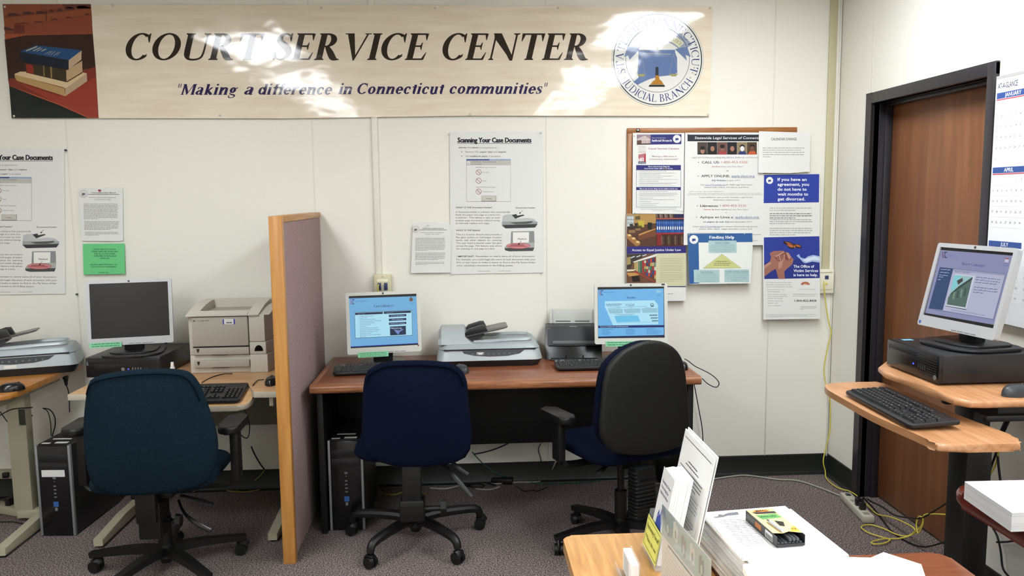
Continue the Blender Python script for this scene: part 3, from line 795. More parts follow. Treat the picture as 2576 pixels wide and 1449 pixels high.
def scan_poster(dx, dy, y0, k=1.0, name='poster', label='', sl=0.0):
    """authored on the right-hand poster; crop origin (1000,320), scale 3.8125"""
    c = Cv(wallmap(1000 + dx, 320 + dy, 3.8125, y0))
    if k != 1.0 or sl:
        f0 = c.f
        c.f = lambda x, y, l: f0(500 + (x - 500) * k, (50 + (y - 50) * k) + sl * (x - 1390), l)
    sheetback(c, [(500, 45), (1390, 40), (1400, 1395), (508, 1410)], PAPER)
    [c.text('Scanning Your Case Documents', 575 + q, 146, 45, '1c1c1c', 2 + q * .1, w=706, bold=1.4) for q in (0, 2, 4)]
    c.rect(575, 154, 1287, 158, '1c1c1c', 1)
    c.text('BEFORE YOU BEGIN,', 590, 202, 11, INK, w=190, bold=.8); c.text('it is important to:', 790, 202, 12, '5a5a5a', w=165)
    c.disc(617, 236, 4, 4, INK); c.disc(617, 277, 4, 4, INK)
    c.text('Remove ALL', 653, 243, 13, '5a5a5a', w=130); c.text('paper clips', 793, 243, 13, INK, w=118, bold=1); c.text('and', 920, 243, 13, '5a5a5a', w=36); c.text('staples.', 966, 243, 13, INK, w=80, bold=1)
    c.text('NO', 654, 284, 13, '5a5a5a', w=33); c.text('notebook paper', 694, 284, 13, INK, w=172, bold=1); c.text('is accepted.', 875, 284, 13, '5a5a5a', w=116)
    c.rect(660, 306, 1086, 714, '6f6f6c', 1); c.rect(662, 320, 1084, 711, PAPER, 2); c.rect(660, 306, 880, 319, '33518c', 3); c.rect(880, 306, 1086, 319, '8ba6c4', 3)
    c.rect(662, 319, 1084, 365, 'bdbcb2', 3); c.seal(681, 342, 14, 4)
    c.text('Judicial Branch - State of Connecticut', 710, 336, 8, '22305c', 4, w=235, bold=.8); c.text('Document Imaging', 710, 357, 7, INK, 4, w=92, bold=.5)
    c.text('BEFORE you scan, remove all:', 752, 389, 8, INK, 3, w=190, bold=.6)
    for i, (yy, tt, ww) in enumerate(((432, 'Paper Clips', 62), (513, 'Staples', 40), (618, 'NO Notebook Paper', 106))):
        c.ring(778, yy, 23, 27, '8e3038', 3, 32); c.line(760, yy - 18, 796, yy + 18, 4, '8e3038', 4); c.text(tt, 814, yy + 4, 7, INK, 3, w=ww, bold=.5)
        if i != 1: c.frame(768, yy - 12, 788, yy + 12, 1.5, GR, 3)
    c.text('Scan ONLY plain white paper!', 754, 578, 8, INK, 3, w=188, bold=.6)
    c.rect(804, 657, 948, 711, '77776f', 3); c.rect(806, 659, 944, 707, 'c4c2b8', 4); c.text('Continue', 847, 690, 9, INK, 5, w=56, bold=.8)
    c.text('WHAT IS THE Document Feeder?', 556, 777, 14, '2b2b2b', 2, w=350, bold=.7)
    for i, (s, w) in enumerate((('A Document feeder is a feature that automatically', 524), ('feeds the paper one page at a time into', 426), ('a scanner.  This allows a user to scan', 424), ('multiple-page documents without having', 424), ('to manually replace each page.', 328))):
        c.text(s, 557, 820 + i * 27, 14, '4c4c4a', 2, w=w)
    c.text('Document Feeder', 1134, 779, 13, INK, 2, w=190, bold=.6); c.line(1200, 796, 1172, 826, 3, INK); c.poly([(1166, 833), (1186, 824), (1172, 814)], INK)
    c.poly([(1002, 905), (1010, 850), (1040, 838), (1100, 835), (1150, 880), (1240, 868), (1310, 880), (1342, 915), (1343, 930), (1005, 940)], 'b9bcba', 2)
    c.poly([(1002, 905), (1343, 905), (1343, 930), (1318, 962), (1035, 970), (1002, 945)], '9c9f9e', 3)
    c.poly([(1003, 938), (1343, 928), (1318, 962), (1035, 970)], '3c3e3e', 4)
    c.poly([(1072, 915), (1298, 900), (1290, 916), (1240, 928), (1130, 930)], '565858', 4)
    c.poly([(1095, 842), (1140, 832), (1148, 848), (1205, 838), (1220, 845), (1180, 858), (1130, 878)], '3a3b3b', 4)
    c.text('WHAT IS THE Flatbed?', 560, 996, 14, '2b2b2b', 2, w=233, bold=.7)
    for i, (s, w) in enumerate((('This is a scanner feature that provides a', 440), ('flat, glass surface to hold pages of paper,', 440), ('books  and  other  objects  for  scanning.', 440), ('The scan head is moved under the glass', 440), ('across the page. This feature only allows', 440), ('the scanning on one page at a time.', 373))):
        c.text(s, 562, 1036 + i * 27.3, 14, '4c4c4a', 2, w=w)
    c.poly([(1090, 1000), (1310, 996), (1314, 1110), (1085, 1115)], '8a8c8a', 2); c.poly([(1106, 1008), (1262, 1006), (1260, 1108), (1106, 1112)], 'e6e6e2', 3)
    c.poly([(1085, 1112), (1314, 1104), (1312, 1150), (1300, 1168), (1030, 1172), (1026, 1150)], 'a9aba8', 3); c.poly([(1026, 1160), (1312, 1155), (1300, 1186), (1070, 1190), (1032, 1180)], '4a4c4b', 4)
    c.disc(1158, 1138, 115, 28, '9c3740', 5); c.disc(1158, 1138, 111, 25, 'c98686', 6); c.rect(1066, 1138, 1240, 1146, 'a34f4f', 7); c.rect(1086, 1126, 1210, 1132, '5b3434', 7)
    c.text('Flatbed', 1155, 1078, 13, INK, 4, w=80, bold=.7); c.line(1188, 1088, 1164, 1120, 3, INK, 8); c.poly([(1156, 1130), (1174, 1121), (1160, 1112)], INK, 8)
    c.text('! IMPORTANT:', 565, 1246, 14, '3a3a3a', 2, w=172, bold=1); c.text('Remember to clearly name all of your documents.', 752, 1244, 14, '4c4c4a', 2, w=568)
    for i, (s, w) in enumerate((('For example, you could begin the name of each document with your', 758), ('first or last name to make it easier to find in the My Scans folder', 756), ('when uploading a document to the E-filing system.', 546))):
        c.text(s, 566, 1275 + i * 29, 14, '4c4c4a', 2, w=w)
    c.text('Court Service Center', 768, 1384, 8, '555555', 2, w=122); c.text('Last Update: 10/9/2014', 970, 1382, 7, '555555', 2, w=120)
    return tag(c.build(name, loc=tuple(onY(1250 + dx, 500 + dy, y0))), label, 'poster')


scan_poster(0, 0, -.006, label='white poster Scanning Your Case Documents, on the wall between the outlet and the cork board')
scan_poster(-1209.5, 43.5, -.006, 1.028, label='white poster Scanning Your Case Documents at the left edge of the photo, above the scanner', sl=.004)
pin(167, 378, -.006, M_blue, 'dark blue pushpin at the top right corner of the left poster')
pin(195, 740, -.006, M_grn, 'green pushpin at the bottom right corner of the left poster')
for px_, py_, w in ((1130, 337, 'top left'), (1361, 334, 'top right'), (1135, 690, 'bottom left'), (1364, 686, 'bottom right')):
    pin(px_, py_, -.0065, M_clear, 'clear pushpin at the %s corner of the scanning poster between outlet and cork board' % w, .0045, 'clear pins on the scanning poster')


def notice(f, pts, label, red=False):
    c = Cv(f); sheetback(c, pts, PAPER)
    c.seal(762, 462, 38, 2, 'dededa', '555555', '6a6a70'); c.text('Connecticut Judicial Branch', 830, 458, 12, '444444', 2, w=226, bold=.8)
    c.rect(802, 465, 1088, 469, '444444', 2)
    c.text('IMPORTANT INFORMATION REGARDING', 812, 501, 9, '7c7c7a', 2, w=244); c.text('E-FILABLE FAMILY CASES', 862, 519, 9, '7c7c7a', 2, w=148)
    c.para(764, 1082, 556, 12.2, 12, 7, '8c8c8a', last=.4); c.para(770, 1088, 716, 12, 7, 7, '8c8c8a', last=.75); c.para(778, 1090, 815, 12, 3, 7, '8c8c8a', last=.4)
    return tag(c.build('notice', loc=tuple(f((pts[0][0] + pts[2][0]) / 2, pts[2][1], 0))), label, 'notice')


f0 = wallmap(0, 360, 3.622, -.007, .012, 1.68)
notice(lambda x, y, l: f0(x + .0, y, l), [(712, 408), (1118, 405), (1124, 885), (1090, 893), (750, 890)], 'white notice headed Connecticut Judicial Branch with a red pin, above the green sheet')
f1 = wallmap(1000, 320, 3.8125, -.009, .02, 1.52)
notice(lambda x, y, l: f1(175 + (x - 762) * .915 - (y - 462) * .045, 980 + (y - 462) * .893 + 0 * x, l), [(730, 402), (860, 380), (1130, 406), (1150, 925), (735, 930)], 'white notice headed Connecticut Judicial Branch beside the middle scanning poster')
pin(252, 479, -.008, M_red, 'red pushpin on the notice above the green sheet')
pin(1077, 567, -.010, M_clear, 'clear pushpin on the notice beside the middle scanning poster', .0045)

GRN = '6cc07a'
c = Cv(wallmap(0, 360, 3.622, -.009, .05, 1.40)); sheetback(c, [(755, 917), (1135, 914), (1146, 1190), (768, 1197)], mat('green_paper', '6cc682', .7, .2))
for i, (s, x, w) in enumerate((('COURT SERVICE CENTER', 853, 205), ('COMPUTERS ARE TO BE USED', 836, 242), ('FOR LEGAL AND OTHER', 862, 192), ('APPROPRIATE RESEARCH', 858, 205), ('PURPOSES.', 918, 84))):
    c.serif(s, x, 973 + i * 20.5, 12, '2c5a38', 2, w=w, T=.2, t=.08)
c.serif('PLEASE LIMIT PRINTING TO 20', 828, 1111, 11, '2c5a38', 2, w=246, T=.2, t=.08); c.serif('PAGES PER DAY PER PERSON.', 834, 1131, 11, '2c5a38', 2, w=234, T=.2, t=.08); c.serif('THANK YOU', 905, 1184, 11, '2c5a38', 2, w=93, T=.2, t=.08)
tag(c.build('notice', loc=tuple(onY(262, 690, -.01))), 'green paper notice about computer use and printing limits, above the black screen', 'notice')

# cork board with oak frame
p = lambda x, y: onY(x, y, -.012)
bx0 = p(1578, 322).x; bx1 = p(2005, 320).x; bz1 = p(1790, 321).z; bz0 = p(1650, 600).z
t = thing('cork_board', 'cork notice board with oak frame, mostly hidden by posters', 'notice board', ((bx0 + bx1) / 2, 0, bz0))
hwb = (bx1 - bx0) / 2; hb = bz1 - bz0
oak = wood('oak_frame', '8a5427', 'b07a42', '9c6635', grain=(1.2, 20, 14), scale=6, rough=.4)
for a_, b_ in ((hb - .028, hb), (0, .028)): finish(BX(-hwb, hwb, -.018, 0, a_, b_, .003), 'frame_rail', oak, t)
for a_, b_ in ((-hwb, -hwb + .032), (hwb - .032, hwb)): finish(BX(a_, b_, -.0179, 0, .0282, hb - .0282, .003), 'frame_stile', wood('oak_frame_v', '8a5427', 'b07a42', '9c6635', grain=(20, 14, 1.2), scale=6, rough=.4), t)
finish(BX(-hwb + .03, hwb - .03, -.010, 0, .026, hb - .026), 'cork', mat('cork', 'a87c4e', .9, .1, noise=(60, '8a6038', 4), bump=(80, .4)), t)
bm = bmesh.new(); box(bm, -.011, .011, -.0195, -.0175, -.008, .008, .002); o = finish(bm, 'badge', M_blk, t); o.location = (onY(1605, 326, -.018).x - t.location.x, 0, hb - .013)
o['label'] = 'small black badge on the frame'
bm = bmesh.new(); box(bm, -.006, .006, -.0203, -.0192, -.001, .004, .001); o2 = finish(bm, 'badge_mark', M_wht, o)

# A: Court Service Centers sheet  (crop origin (1560,310), scale 4.83)
SA = (1560, 310, 4.83)
c = Cv(wallmap(*SA, -.027)); sheetback(c, [(155, 118), (782, 118), (768, 1103), (150, 1098)], PAPER)
c.poly([(202, 138), (745, 134), (743, 255), (202, 262)], NVY, 1)
c.poly([(202, 140), (370, 138), (372, 258), (202, 262)], '8f7a86', 2); c.poly([(205, 190), (300, 150), (368, 195), (368, 205), (205, 205)], 'c0b2ac', 3)
for i in range(6): c.rect(262 + i * 17, 198, 270 + i * 17, 250, 'ded2c8', 4)
c.poly([(205, 215), (260, 205), (260, 258), (205, 260)], '5b4038', 4); c.poly([(205, 248), (370, 244), (370, 258), (202, 262)], '4a3230', 5)
c.serif('State of Connecticut', 385, 184, 11, 'dcdcea', 3, w=166, T=.14, t=.07); c.serif('Judicial Branch', 382, 222, 24, 'f0f0f4', 3, w=246, T=.2, t=.08)
c.seal(690, 190, 50, 3)
for i, s in enumerate(('COURT', 'SERVICE', 'CENTERS')): c.serif(s, 222, 302 + i * 22, 13, 'a08088', 2, w=90, T=.1, t=.06)
for yy in (280, 350, 358): c.rect(222, yy, 312, yy + 2.5, 'a04a52', 2)
c.poly([(222, 380), (300, 368), (312, 370), (312, 465), (288, 465), (280, 415), (222, 430)], 'b06a72', 2)
for i in range(4): c.rect(232 + i * 16, 420, 238 + i * 16, 465, 'e0c8c8' if i % 2 else 'a04a52', 3)
c.poly([(296, 372), (312, 369), (312, 465), (292, 465)], 'a82c38', 3); c.rect(220, 465, 312, 494, '2c3346', 3); c.greek(228, 305, 478, 7, 'c8ccd8', 4); c.greek(228, 305, 488, 6, 'c8ccd8', 4)
c.text('Court Service Centers', 343, 319, 23, '7c5f60', 2, w=372, bold=.6)
c.text('"Making a difference in', 378, 411, 17, '9a7375', 2, w=308, bold=.8, shear=.2); c.text('Connecticut communities"', 350, 444, 17, '9a7375', 2, w=358, bold=.8, shear=.2)
c.frame(195, 508, 738, 1020, 3.5, '3a3c5c', 2)
c.rect(195, 508, 738, 570, NVY, 3); c.rect(195, 776, 738, 812, NVY, 3)
c.text('This is a list of some things the', 337, 533, 13, 'e8e8f4', 4, w=264, bold=1.4); c.text('Court Service Center staff', 292, 556, 13, 'e8e8f4', 4, w=218, bold=1.4); c.text('can do', 516, 556, 13, 'd8d070', 4, w=58, bold=1.4); c.text('for you.', 580, 556, 13, 'e8e8f4', 4, w=60, bold=1.4)
c.text('This is a list of some things we are unable to do for you.', 232, 803, 14, 'e8e8f4', 4, w=470, bold=1.6)
for x1, yy in ((560, 583), (675, 606), (490, 622), (640, 642), (515, 664), (705, 686), (465, 708), (686, 727), (620, 740), (665, 764), (580, 830), (690, 851), (700, 867), (660, 884), (400, 910), (667, 930), (375, 953), (470, 974), (440, 996)):
    c.greek(232, x1, yy, 7, '8f8f92', 3); c.disc(222, yy - 2, 2.5, 2.5, '8f8f92', 3, 8)
for x0, x1, yy in ((240, 680, 1033), (255, 668, 1047), (385, 545, 1060), (636, 732, 1067)): c.greek(x0, x1, yy, 5.5, '9a9a9a', 3)
tag(c.build('poster', loc=tuple(onY(1655, 530, -.027))), 'white Court Service Centers sheet with a purple heading, top left on the cork board', 'poster')

# B: Statewide Legal Services
c = Cv(wallmap(*SA, -.024, .01, 1.96)); sheetback(c, [(790, 115), (1745, 112), (1730, 1375), (1735, 1480), (768, 1480), (780, 700)], PAPER)
c.poly([(818, 138), (1720, 138), (1718, 220), (818, 220)], '23262e', 1); c.text('Statewide Legal Services of Connecticut', 905, 193, 30, 'e6e6e6', 2, w=845, bold=.3, shear=.12)
cols = (('4a3c36', 'a07868', '282022'), ('1c1a1c', '9a6f58', '14100f'), ('6a4a40', '8a5a4a', 'a04040'), ('1a1820', 'a0705c', '20181c'), ('8a7a5a', 'd8d8d8', '2c3a6a'), ('4a3a28', '6a4a3c', 'c05830'))
for i, (bg, sk, cl) in enumerate(cols):
    x = 938 + i * 120.5; c.rect(x, 230, x + 119, 380, bg, 2)
    c.disc(x + 62, 310 if i != 0 else 340, 25, 32, sk, 4, 20); c.poly([(x + 10, 380), (x + 30, 340), (x + 95, 338), (x + 115, 380)], cl, 3)
    c.disc(x + 62, 282 if i != 0 else 300, 30, 24, '1e1614', 5 if i in (0, 2) else 3, 20)
c.text('Legal Aid Hotline providing free Advice, Referrals and Information', 868, 425, 18, '62625f', 2, w=860)
c.disc(950, 475, 5, 5, INK); c.text('CALL US:', 990, 489, 28, '3a3a3a', 2, w=216, bold=1.1); c.text('1-800-453-3320', 1228, 487, 27, 'b05a62', 2, w=316)
c.text('Hotline', 1114, 535, 17, 'b05a62', 2, w=98, bold=.9); c.text('hours are 9am-5pm*', 1222, 535, 17, '6a6a6a', 2, w=270)
c.text('OR', 1284, 586, 14, '4a4a4a', 2, w=34, bold=.5)
c.disc(945, 642, 5, 5, INK); c.text('APPLY ONLINE:', 984, 655, 28, '3a3a3a', 2, w=345, bold=1); c.text('apply.slsct.org', 1350, 655, 28, '3a5d94', 2, w=280); c.rect(1350, 660, 1630, 663, '3a5d94', 3)
c.text('A2J Website', 1108, 703, 17, '38486c', 2, w=175, bold=.9); c.text('is open 24/7+', 1294, 703, 17, '6a6a6a', 2, w=168)
c.text('Visit', 972, 756, 16, '62625f', 2, w=48); c.text('www.CTLawHelp.org', 1028, 756, 16, '3a5d94', 2, w=250); c.rect(1028, 760, 1278, 762, '3a5d94', 3); c.text('for FREE Legal Information,', 1286, 756, 16, '62625f', 2, w=320)
c.text('Helpful Links, Videos, Fun Games, and More!', 1022, 787, 16, '62625f', 2, w=536)
c.text('*subject to change, call for times of operations', 828, 834, 11, '7c7c7a', 2, w=420, shear=.15); c.text('+Access to Justice (A2J) online application system not suitable for emergencies or close deadlines', 826, 857, 11, '7c7c7a', 2, w=885, shear=.15)
c.rect(815, 868, 1733, 871, '7a7a78', 2)
c.text('Línea telefónica que provee Consejo Legal Gratis,', 960, 908, 17, '62625f', 2, w=655); c.text('Referidos e Información', 1132, 941, 17, '62625f', 2, w=312)
c.disc(932, 1004, 5, 5, INK); c.text('Llámenos:', 970, 1016, 26, '3a3a3a', 2, w=222, bold=1.2); c.text('1-800-453-3320', 1212, 1015, 27, 'b05a62', 2, w=316)
c.text('Horas de', 1016, 1056, 17, 'b05a62', 2, w=124, bold=.8); c.text('línea telefónica son: 9am-5pm*', 1150, 1056, 17, '6a6a6a', 2, w=408); c.ring(1284, 1088, 5, 7.5, '4a4a4a', 2, 16)
c.disc(926, 1142, 5, 5, INK); c.text('Aplique en Línea a:', 966, 1154, 27, '3a3a3a', 2, w=410, bold=.8); c.text('apply.slsct.org', 1394, 1153, 27, '3a5d94', 2, w=286); c.rect(1394, 1158, 1692, 1161, '3a5d94', 3)
c.text('La página de web A2J', 1010, 1206, 17, '38486c', 2, w=308, bold=.9); c.text('está disponible 24/7+', 1328, 1206, 17, '6a6a6a', 2, w=274)
c.text('¡Visite', 880, 1262, 16, '62625f', 2, w=72); c.text('www.CTLawHelp.org', 960, 1262, 16, '3a5d94', 2, w=248); c.rect(960, 1266, 1208, 1268, '3a5d94', 3); c.text('para obtener información legal gratuita,', 1218, 1262, 16, '62625f', 2, w=456)
c.text('enlaces útiles, videos,  juegos divertidos y mucho más!', 956, 1292, 16, '62625f', 2, w=645)
c.greek(818, 1268, 1336, 8, '7c7c7a'); c.greek(1600, 1710, 1354, 8, '7c7c7a'); c.text('Legal Aid', 1612, 1428, 8, INK, 2, w=54, bold=.8)
tag(c.build('poster', loc=tuple(onY(1820, 600, -.024))), 'tall white Statewide Legal Services poster with a row of small photos, on the cork board', 'poster')

# C: CALENDAR CHANGE
c = Cv(wallmap(0, 0, 1, -.026, .06, 1.97)); sheetback(c, [(1909, 330), (2038, 334), (2034, 432), (1985, 436), (1905, 435)], 'dededb')
c.text('CALENDAR CHANGE', 1939, 353, 6, '444444', 2, w=64, bold=.4)
for i, x1 in enumerate((2022, 2015, 2022, 2020, 1937)): c.greek(1917, x1, 373 + i * 5.5, 2.4, '9a9a98')
tag(c.build('notice', loc=tuple(onY(1970, 435, -.03))), 'small white CALENDAR CHANGE notice overlapping the top right of the cork board', 'notice')

# D: agreement / divorce sheet
c = Cv(wallmap(0, 0, 1, -.027)); sheetback(c, [(1921, 437), (2063, 436), (2062, 600), (1918, 601)], PAPER)
c.poly([(1922, 440), (2061, 438), (2060, 509), (1921, 511)], '2d419a', 1); c.seal(1936, 454, 9, 2)
for i, (s, w) in enumerate((('If you have an', 73), ('agreement, you', 79), ('do not have to', 73), ('wait months to', 77), ('get divorced.', 69))): c.text(s, 1956, 455 + i * 12.3, 7.3, 'eef0f8', 3, w=w, bold=1.2, res=2)
for i, (yy, n, cc) in enumerate(((524, 2, '9a9a9a'), (538, 3, '5a5a5a'), (553, 3, '9a9a9a'), (575, 4, '9a9a9a'))): c.para(1936, 2044, yy, 5.4 if i != 2 else 5, n, 2.5, cc, last=.6)
tag(c.build('poster', loc=tuple(onY(1990, 600, -.027))), 'sheet with blue heading If you have an agreement, you do not have to wait months', 'poster')

# E: Office of Victim Services (crop origin (1560,530), scale 4.77)
SE = (1560, 530, 4.77)
c = Cv(wallmap(*SE, -.031, .03, 1.45)); sheetback(c, [(1712, 300), (2390, 296), (2386, 1285), (2370, 1292), (1706, 1302)], PAPER)
c.poly([(1722, 320), (2388, 306), (2386, 806), (1722, 818)], '2c3c90', 1); c.poly([(1722, 620), (2387, 560), (2386, 806), (1722, 818)], '27347f', 2)
cl = '9fb2d6'
c.poly([(2110, 540), (2140, 520), (2160, 560), (2210, 575), (2250, 545), (2310, 530), (2386, 545), (2386, 622), (2300, 610), (2220, 630), (2190, 620), (2150, 575)], cl, 3); c.poly([(2180, 590), (2260, 560), (2320, 545), (2386, 560), (2386, 600), (2300, 590), (2230, 615)], 'd2dcea', 4)
sk = '9a6a5c'; sk2 = '7c4a42'; sk3 = 'b48878'
c.poly([(1722, 655), (1790, 610), (1805, 560), (1790, 510), (1830, 485), (1950, 478), (1965, 490), (1870, 520), (1850, 560), (1900, 600), (1870, 690), (1800, 730), (1722, 790)], sk, 4)
c.poly([(1850, 560), (1870, 520), (1960, 490), (2000, 498), (2030, 520), (2035, 590), (1990, 620), (1920, 600), (1890, 610)], sk2, 5)
c.poly([(1850, 540), (1955, 488), (1968, 498), (1868, 560)], sk3, 6); c.poly([(1985, 500), (2015, 505), (2050, 560), (2035, 600), (2005, 560)], sk3, 6)
for i in range(4): c.poly([(1870 + i * 28, 550 - i * 8), (1885 + i * 28, 545 - i * 8), (1900 + i * 22, 590), (1886 + i * 22, 595)], sk3 if i % 2 else sk, 7)
c.poly([(1890, 610), (1960, 570), (2000, 600), (2050, 560), (2075, 580), (2060, 640), (1990, 700), (1960, 730), (1970, 815), (1890, 816), (1860, 700), (1870, 650)], sk, 6)
c.poly([(1890, 620), (1950, 590), (1930, 680), (1890, 700)], sk3, 7); c.poly([(1722, 655), (1790, 610), (1810, 630), (1722, 700)], sk3, 6)
bo = 'b5653a'; bd = '221c20'
c.poly([(1950, 362), (2040, 378), (2080, 400), (2095, 395), (2160, 410), (2180, 445), (2130, 450), (2110, 440), (2060, 460), (2020, 445), (1990, 410), (1960, 395)], bd, 3)
for q in ([(1970, 372), (2030, 385), (2066, 402), (2010, 398)], [(1990, 402), (2066, 408), (2076, 440), (2040, 440), (2015, 425)], [(2080, 405), (2105, 432), (2085, 450), (2078, 430)], [(2095, 402), (2150, 415), (2165, 438), (2118, 432)]): c.poly(q, bo, 4)
for i, (s, w) in enumerate((('The Office of', 248), ('Victim Services', 294), ('is here to help.', 290))): c.text(s, 2072, 682 + i * 51, 31, 'e8ecf6', 5, w=w, bold=1.1)
for i, (s, w) in enumerate((('The Office of Victim Services offers', 308), ('information and services to crime', 300), ('victims and their families, including:', 314))): c.text(s, 1742, 864 + i * 26, 12, '868684', 2, w=w)
for y, s, w in ((950, 'Financial help for crime', 210), (974, 'related expenses,', 152), (1006, 'Victim services advocates', 226), (1030, 'at the courts and Board of', 232), (1053, 'Pardons and Paroles,', 182), (1084, 'Toll-free, nationwide', 182), (1109, 'helpline; and', 116), (1140, 'Victim notification', 162)): c.text(s, 1758, y, 11, '868684', 2, w=w)
for y in (946, 1001, 1079, 1135): c.rect(1742, y, 1748, y + 3, '868684', 2)
c.ring(2212, 892, 24, 56, 'b06a48', 2, 20, k=.75, a0=188, a1=352); c.disc(2216, 882, 12, 9, 'e0a890', 3, 14)
for a in (-150, -120, -90, -60, -30): c.line(2212 + 62 * math.cos(math.radians(a)), 892 + 46 * math.sin(math.radians(a)), 2212 + 74 * math.cos(math.radians(a)), 892 + 56 * math.sin(math.radians(a)), 2, GR, 2)
c.greek(2130, 2335, 942, 8, 'b4b4b4'); c.greek(2062, 2358, 1000, 6, GR); c.greek(2062, 2320, 1020, 6, GR)
c.text('1-800-822-8428', 2080, 1088, 24, '333333', 2, w=262, bold=.8)
for i, x1 in enumerate((2342, 2342, 2186)): c.greek(2148, x1, 1146 + i * 17, 6, GR)
c.para(1736, 2345, 1240, 12, 2, 4.5, 'a0a0a0', last=.8); c.para(1736, 2358, 1262, 9, 2, 4.5, 'a0a0a0', last=.3)
tag(c.build('poster', loc=tuple(onY(1990, 800, -.031))), 'Office of Victim Services poster with hands reaching to a butterfly on blue sky', 'poster')

# F: Access to Equal Justice Under Law
c = Cv(wallmap(*SE, -.022, .02, 1.56)); sheetback(c, [(78, 40), (775, 36), (786, 430), (780, 1078), (590, 1082), (72, 1082)], PAPER)
c.poly([(80, 42), (428, 38), (430, 428), (78, 430)], 'a8854c', 1)
c.poly([(80, 60), (165, 58), (162, 185), (80, 188)], 'c8d0d0', 2)
for i in range(5): c.rect(84 + i * 18, 60, 87 + i * 18, 186, '1f2420', 3)
for i in range(3): c.rect(80, 62 + i * 42, 165, 66 + i * 42, '1f2420', 3)
c.poly([(180, 70), (240, 62), (240, 105), (180, 108)], '5a5030', 2); c.poly([(80, 190), (430, 150), (430, 428), (78, 430)], '523528', 2)
for (x, y, w, h) in ((90, 195, 60, 25), (150, 188, 60, 22), (205, 180, 50, 22), (100, 235, 75, 30), (180, 212, 60, 24), (110, 160, 40, 25), (170, 150, 50, 30)): c.poly([(x, y), (x + w, y - 4), (x + w + 8, y + h), (x + 6, y + h + 2)], '2f2a24' if int(x) % 20 else '8a6a44', 3)
c.poly([(215, 118), (290, 120), (285, 200), (210, 195)], 'b5a53c', 3); c.poly([(330, 140), (385, 145), (375, 235), (325, 215)], '161a14', 4)
c.poly([(215, 285), (300, 250), (425, 215), (430, 300), (240, 350), (215, 330)], '6e4228', 4); c.poly([(215, 285), (300, 250), (425, 212), (425, 222), (230, 298)], 'b8884c', 5)
c.poly([(78, 270), (240, 380), (235, 410), (190, 428), (78, 330)], '9a6c3c', 4)
for x, y in ((85, 285), (135, 322), (185, 365)): c.poly([(x, y), (x + 35, y - 4), (x + 52, y + 18), (x + 12, y + 24)], 'd8b878', 5)
c.poly([(428, 38), (772, 36), (785, 425), (430, 428)], '54201e', 1)
for i in range(11): c.poly([(430 + i * 20, 42), (446 + i * 20, 42), (452 + i * 20, 86), (438 + i * 20, 86)], ('6e6458', '3a2c28', '8a8070')[i % 3], 2)
c.rect(650, 38, 775, 86, '1c2248', 3); c.poly([(428, 92), (778, 86), (778, 98), (428, 104)], 'b05a44', 3); c.poly([(428, 106), (780, 98), (782, 262), (428, 268)], '12284c', 3)
for i in range(13):
    x = 434 + i * 26.5; c.poly([(x, 122), (x + 22, 121), (x + 23, 262), (x + 1, 264)], ('2a569c', '2c5ea8', '244a8a')[i % 3], 4); c.rect(x + 6, 190, x + 18, 226, 'e4e4dc', 5); c.rect(x + 3, 142, x + 19, 146, '9aaccc', 5)
c.poly([(428, 268), (782, 262), (782, 276), (428, 284)], 'a02c28', 5); c.poly([(430, 284), (782, 276), (784, 408), (430, 425)], '4a2018', 3)
for i in range(15): x = 470 + i * 20; c.poly([(x, 300 + (i % 3) * 6), (x + 14, 298), (x + 16, 405), (x + 2, 407)], ('3a2c1e', '6a5840', '4a3c2a', '2a2018')[i % 4], 4)
c.poly([(440, 285), (490, 285), (490, 415), (440, 418)], '7a2424', 5)
c.poly([(76, 430), (786, 424), (786, 506), (76, 518)], '29286e', 4); c.text('Access to Equal Justice Under Law', 138, 484, 26, 'e8e8f2', 5, w=588, bold=.7, slope=-.004)
c.poly([(76, 520), (428, 514), (425, 866), (74, 868)], '6a4836', 1); c.poly([(76, 522), (330, 516), (150, 620), (120, 700), (76, 710)], '3a342e', 2); c.poly([(76, 560), (120, 552), (125, 640), (78, 650)], 'a08a58', 3)
for i in range(3): c.poly([(120 + i * 70, 560 - i * 12), (170 + i * 70, 540 - i * 10), (175 + i * 70, 552 - i * 10), (126 + i * 70, 572 - i * 12)], 'b8c0c4', 3)
c.poly([(150, 612), (428, 518), (426, 548), (165, 622)], 'd8dad4', 4)
for j in range(5):
    for i in range(11):
        x = 165 + i * 24; hh = 18 + i * 3.2; y = 625 + j * hh * 1.02 - i * 5.5
        c.poly([(x, y), (x + 21, y - 3), (x + 21, y + hh * .85), (x, y + hh * .85)], (('b8a060', 'c4b078', '6a8a74', '3c6c54', 'a03838', 'c8c8b8', '8a3434', '2c4a84', 'c03c34', '24406c', '7c2c30')[(i + (j * 3 if i > 4 else 0)) % 11]), 5)
c.poly([(170, 720), (425, 856), (425, 866), (165, 736)], 'a83a34', 6); c.poly([(76, 745), (220, 740), (250, 765), (100, 790)], 'c09050', 6); c.poly([(130, 785), (225, 780), (235, 845), (150, 850)], '241c18', 7); c.poly([(76, 705), (190, 702), (160, 722), (80, 728)], 'd8d0b4', 6)
for x in (90, 105, 240, 252): c.rect(x, 770, x + 5, 858, '6a4828', 7)
c.poly([(428, 514), (786, 508), (784, 900), (425, 900)], 'c9c7a4', 1); c.para(474, 745, 575, 19.8, 8, 6, '8f8d72', last=.93); c.para(474, 755, 745, 19.6, 6, 6, '8f8d72', last=.6)
c.rect(425, 903, 784, 914, '29284e', 2); c.greek(540, 628, 995, 7, '6a6a6a')
tag(c.build('poster', loc=tuple(onY(1650, 755, -.022))), 'poster Access to Equal Justice Under Law with library photos, behind the screen titled Forms', 'poster')

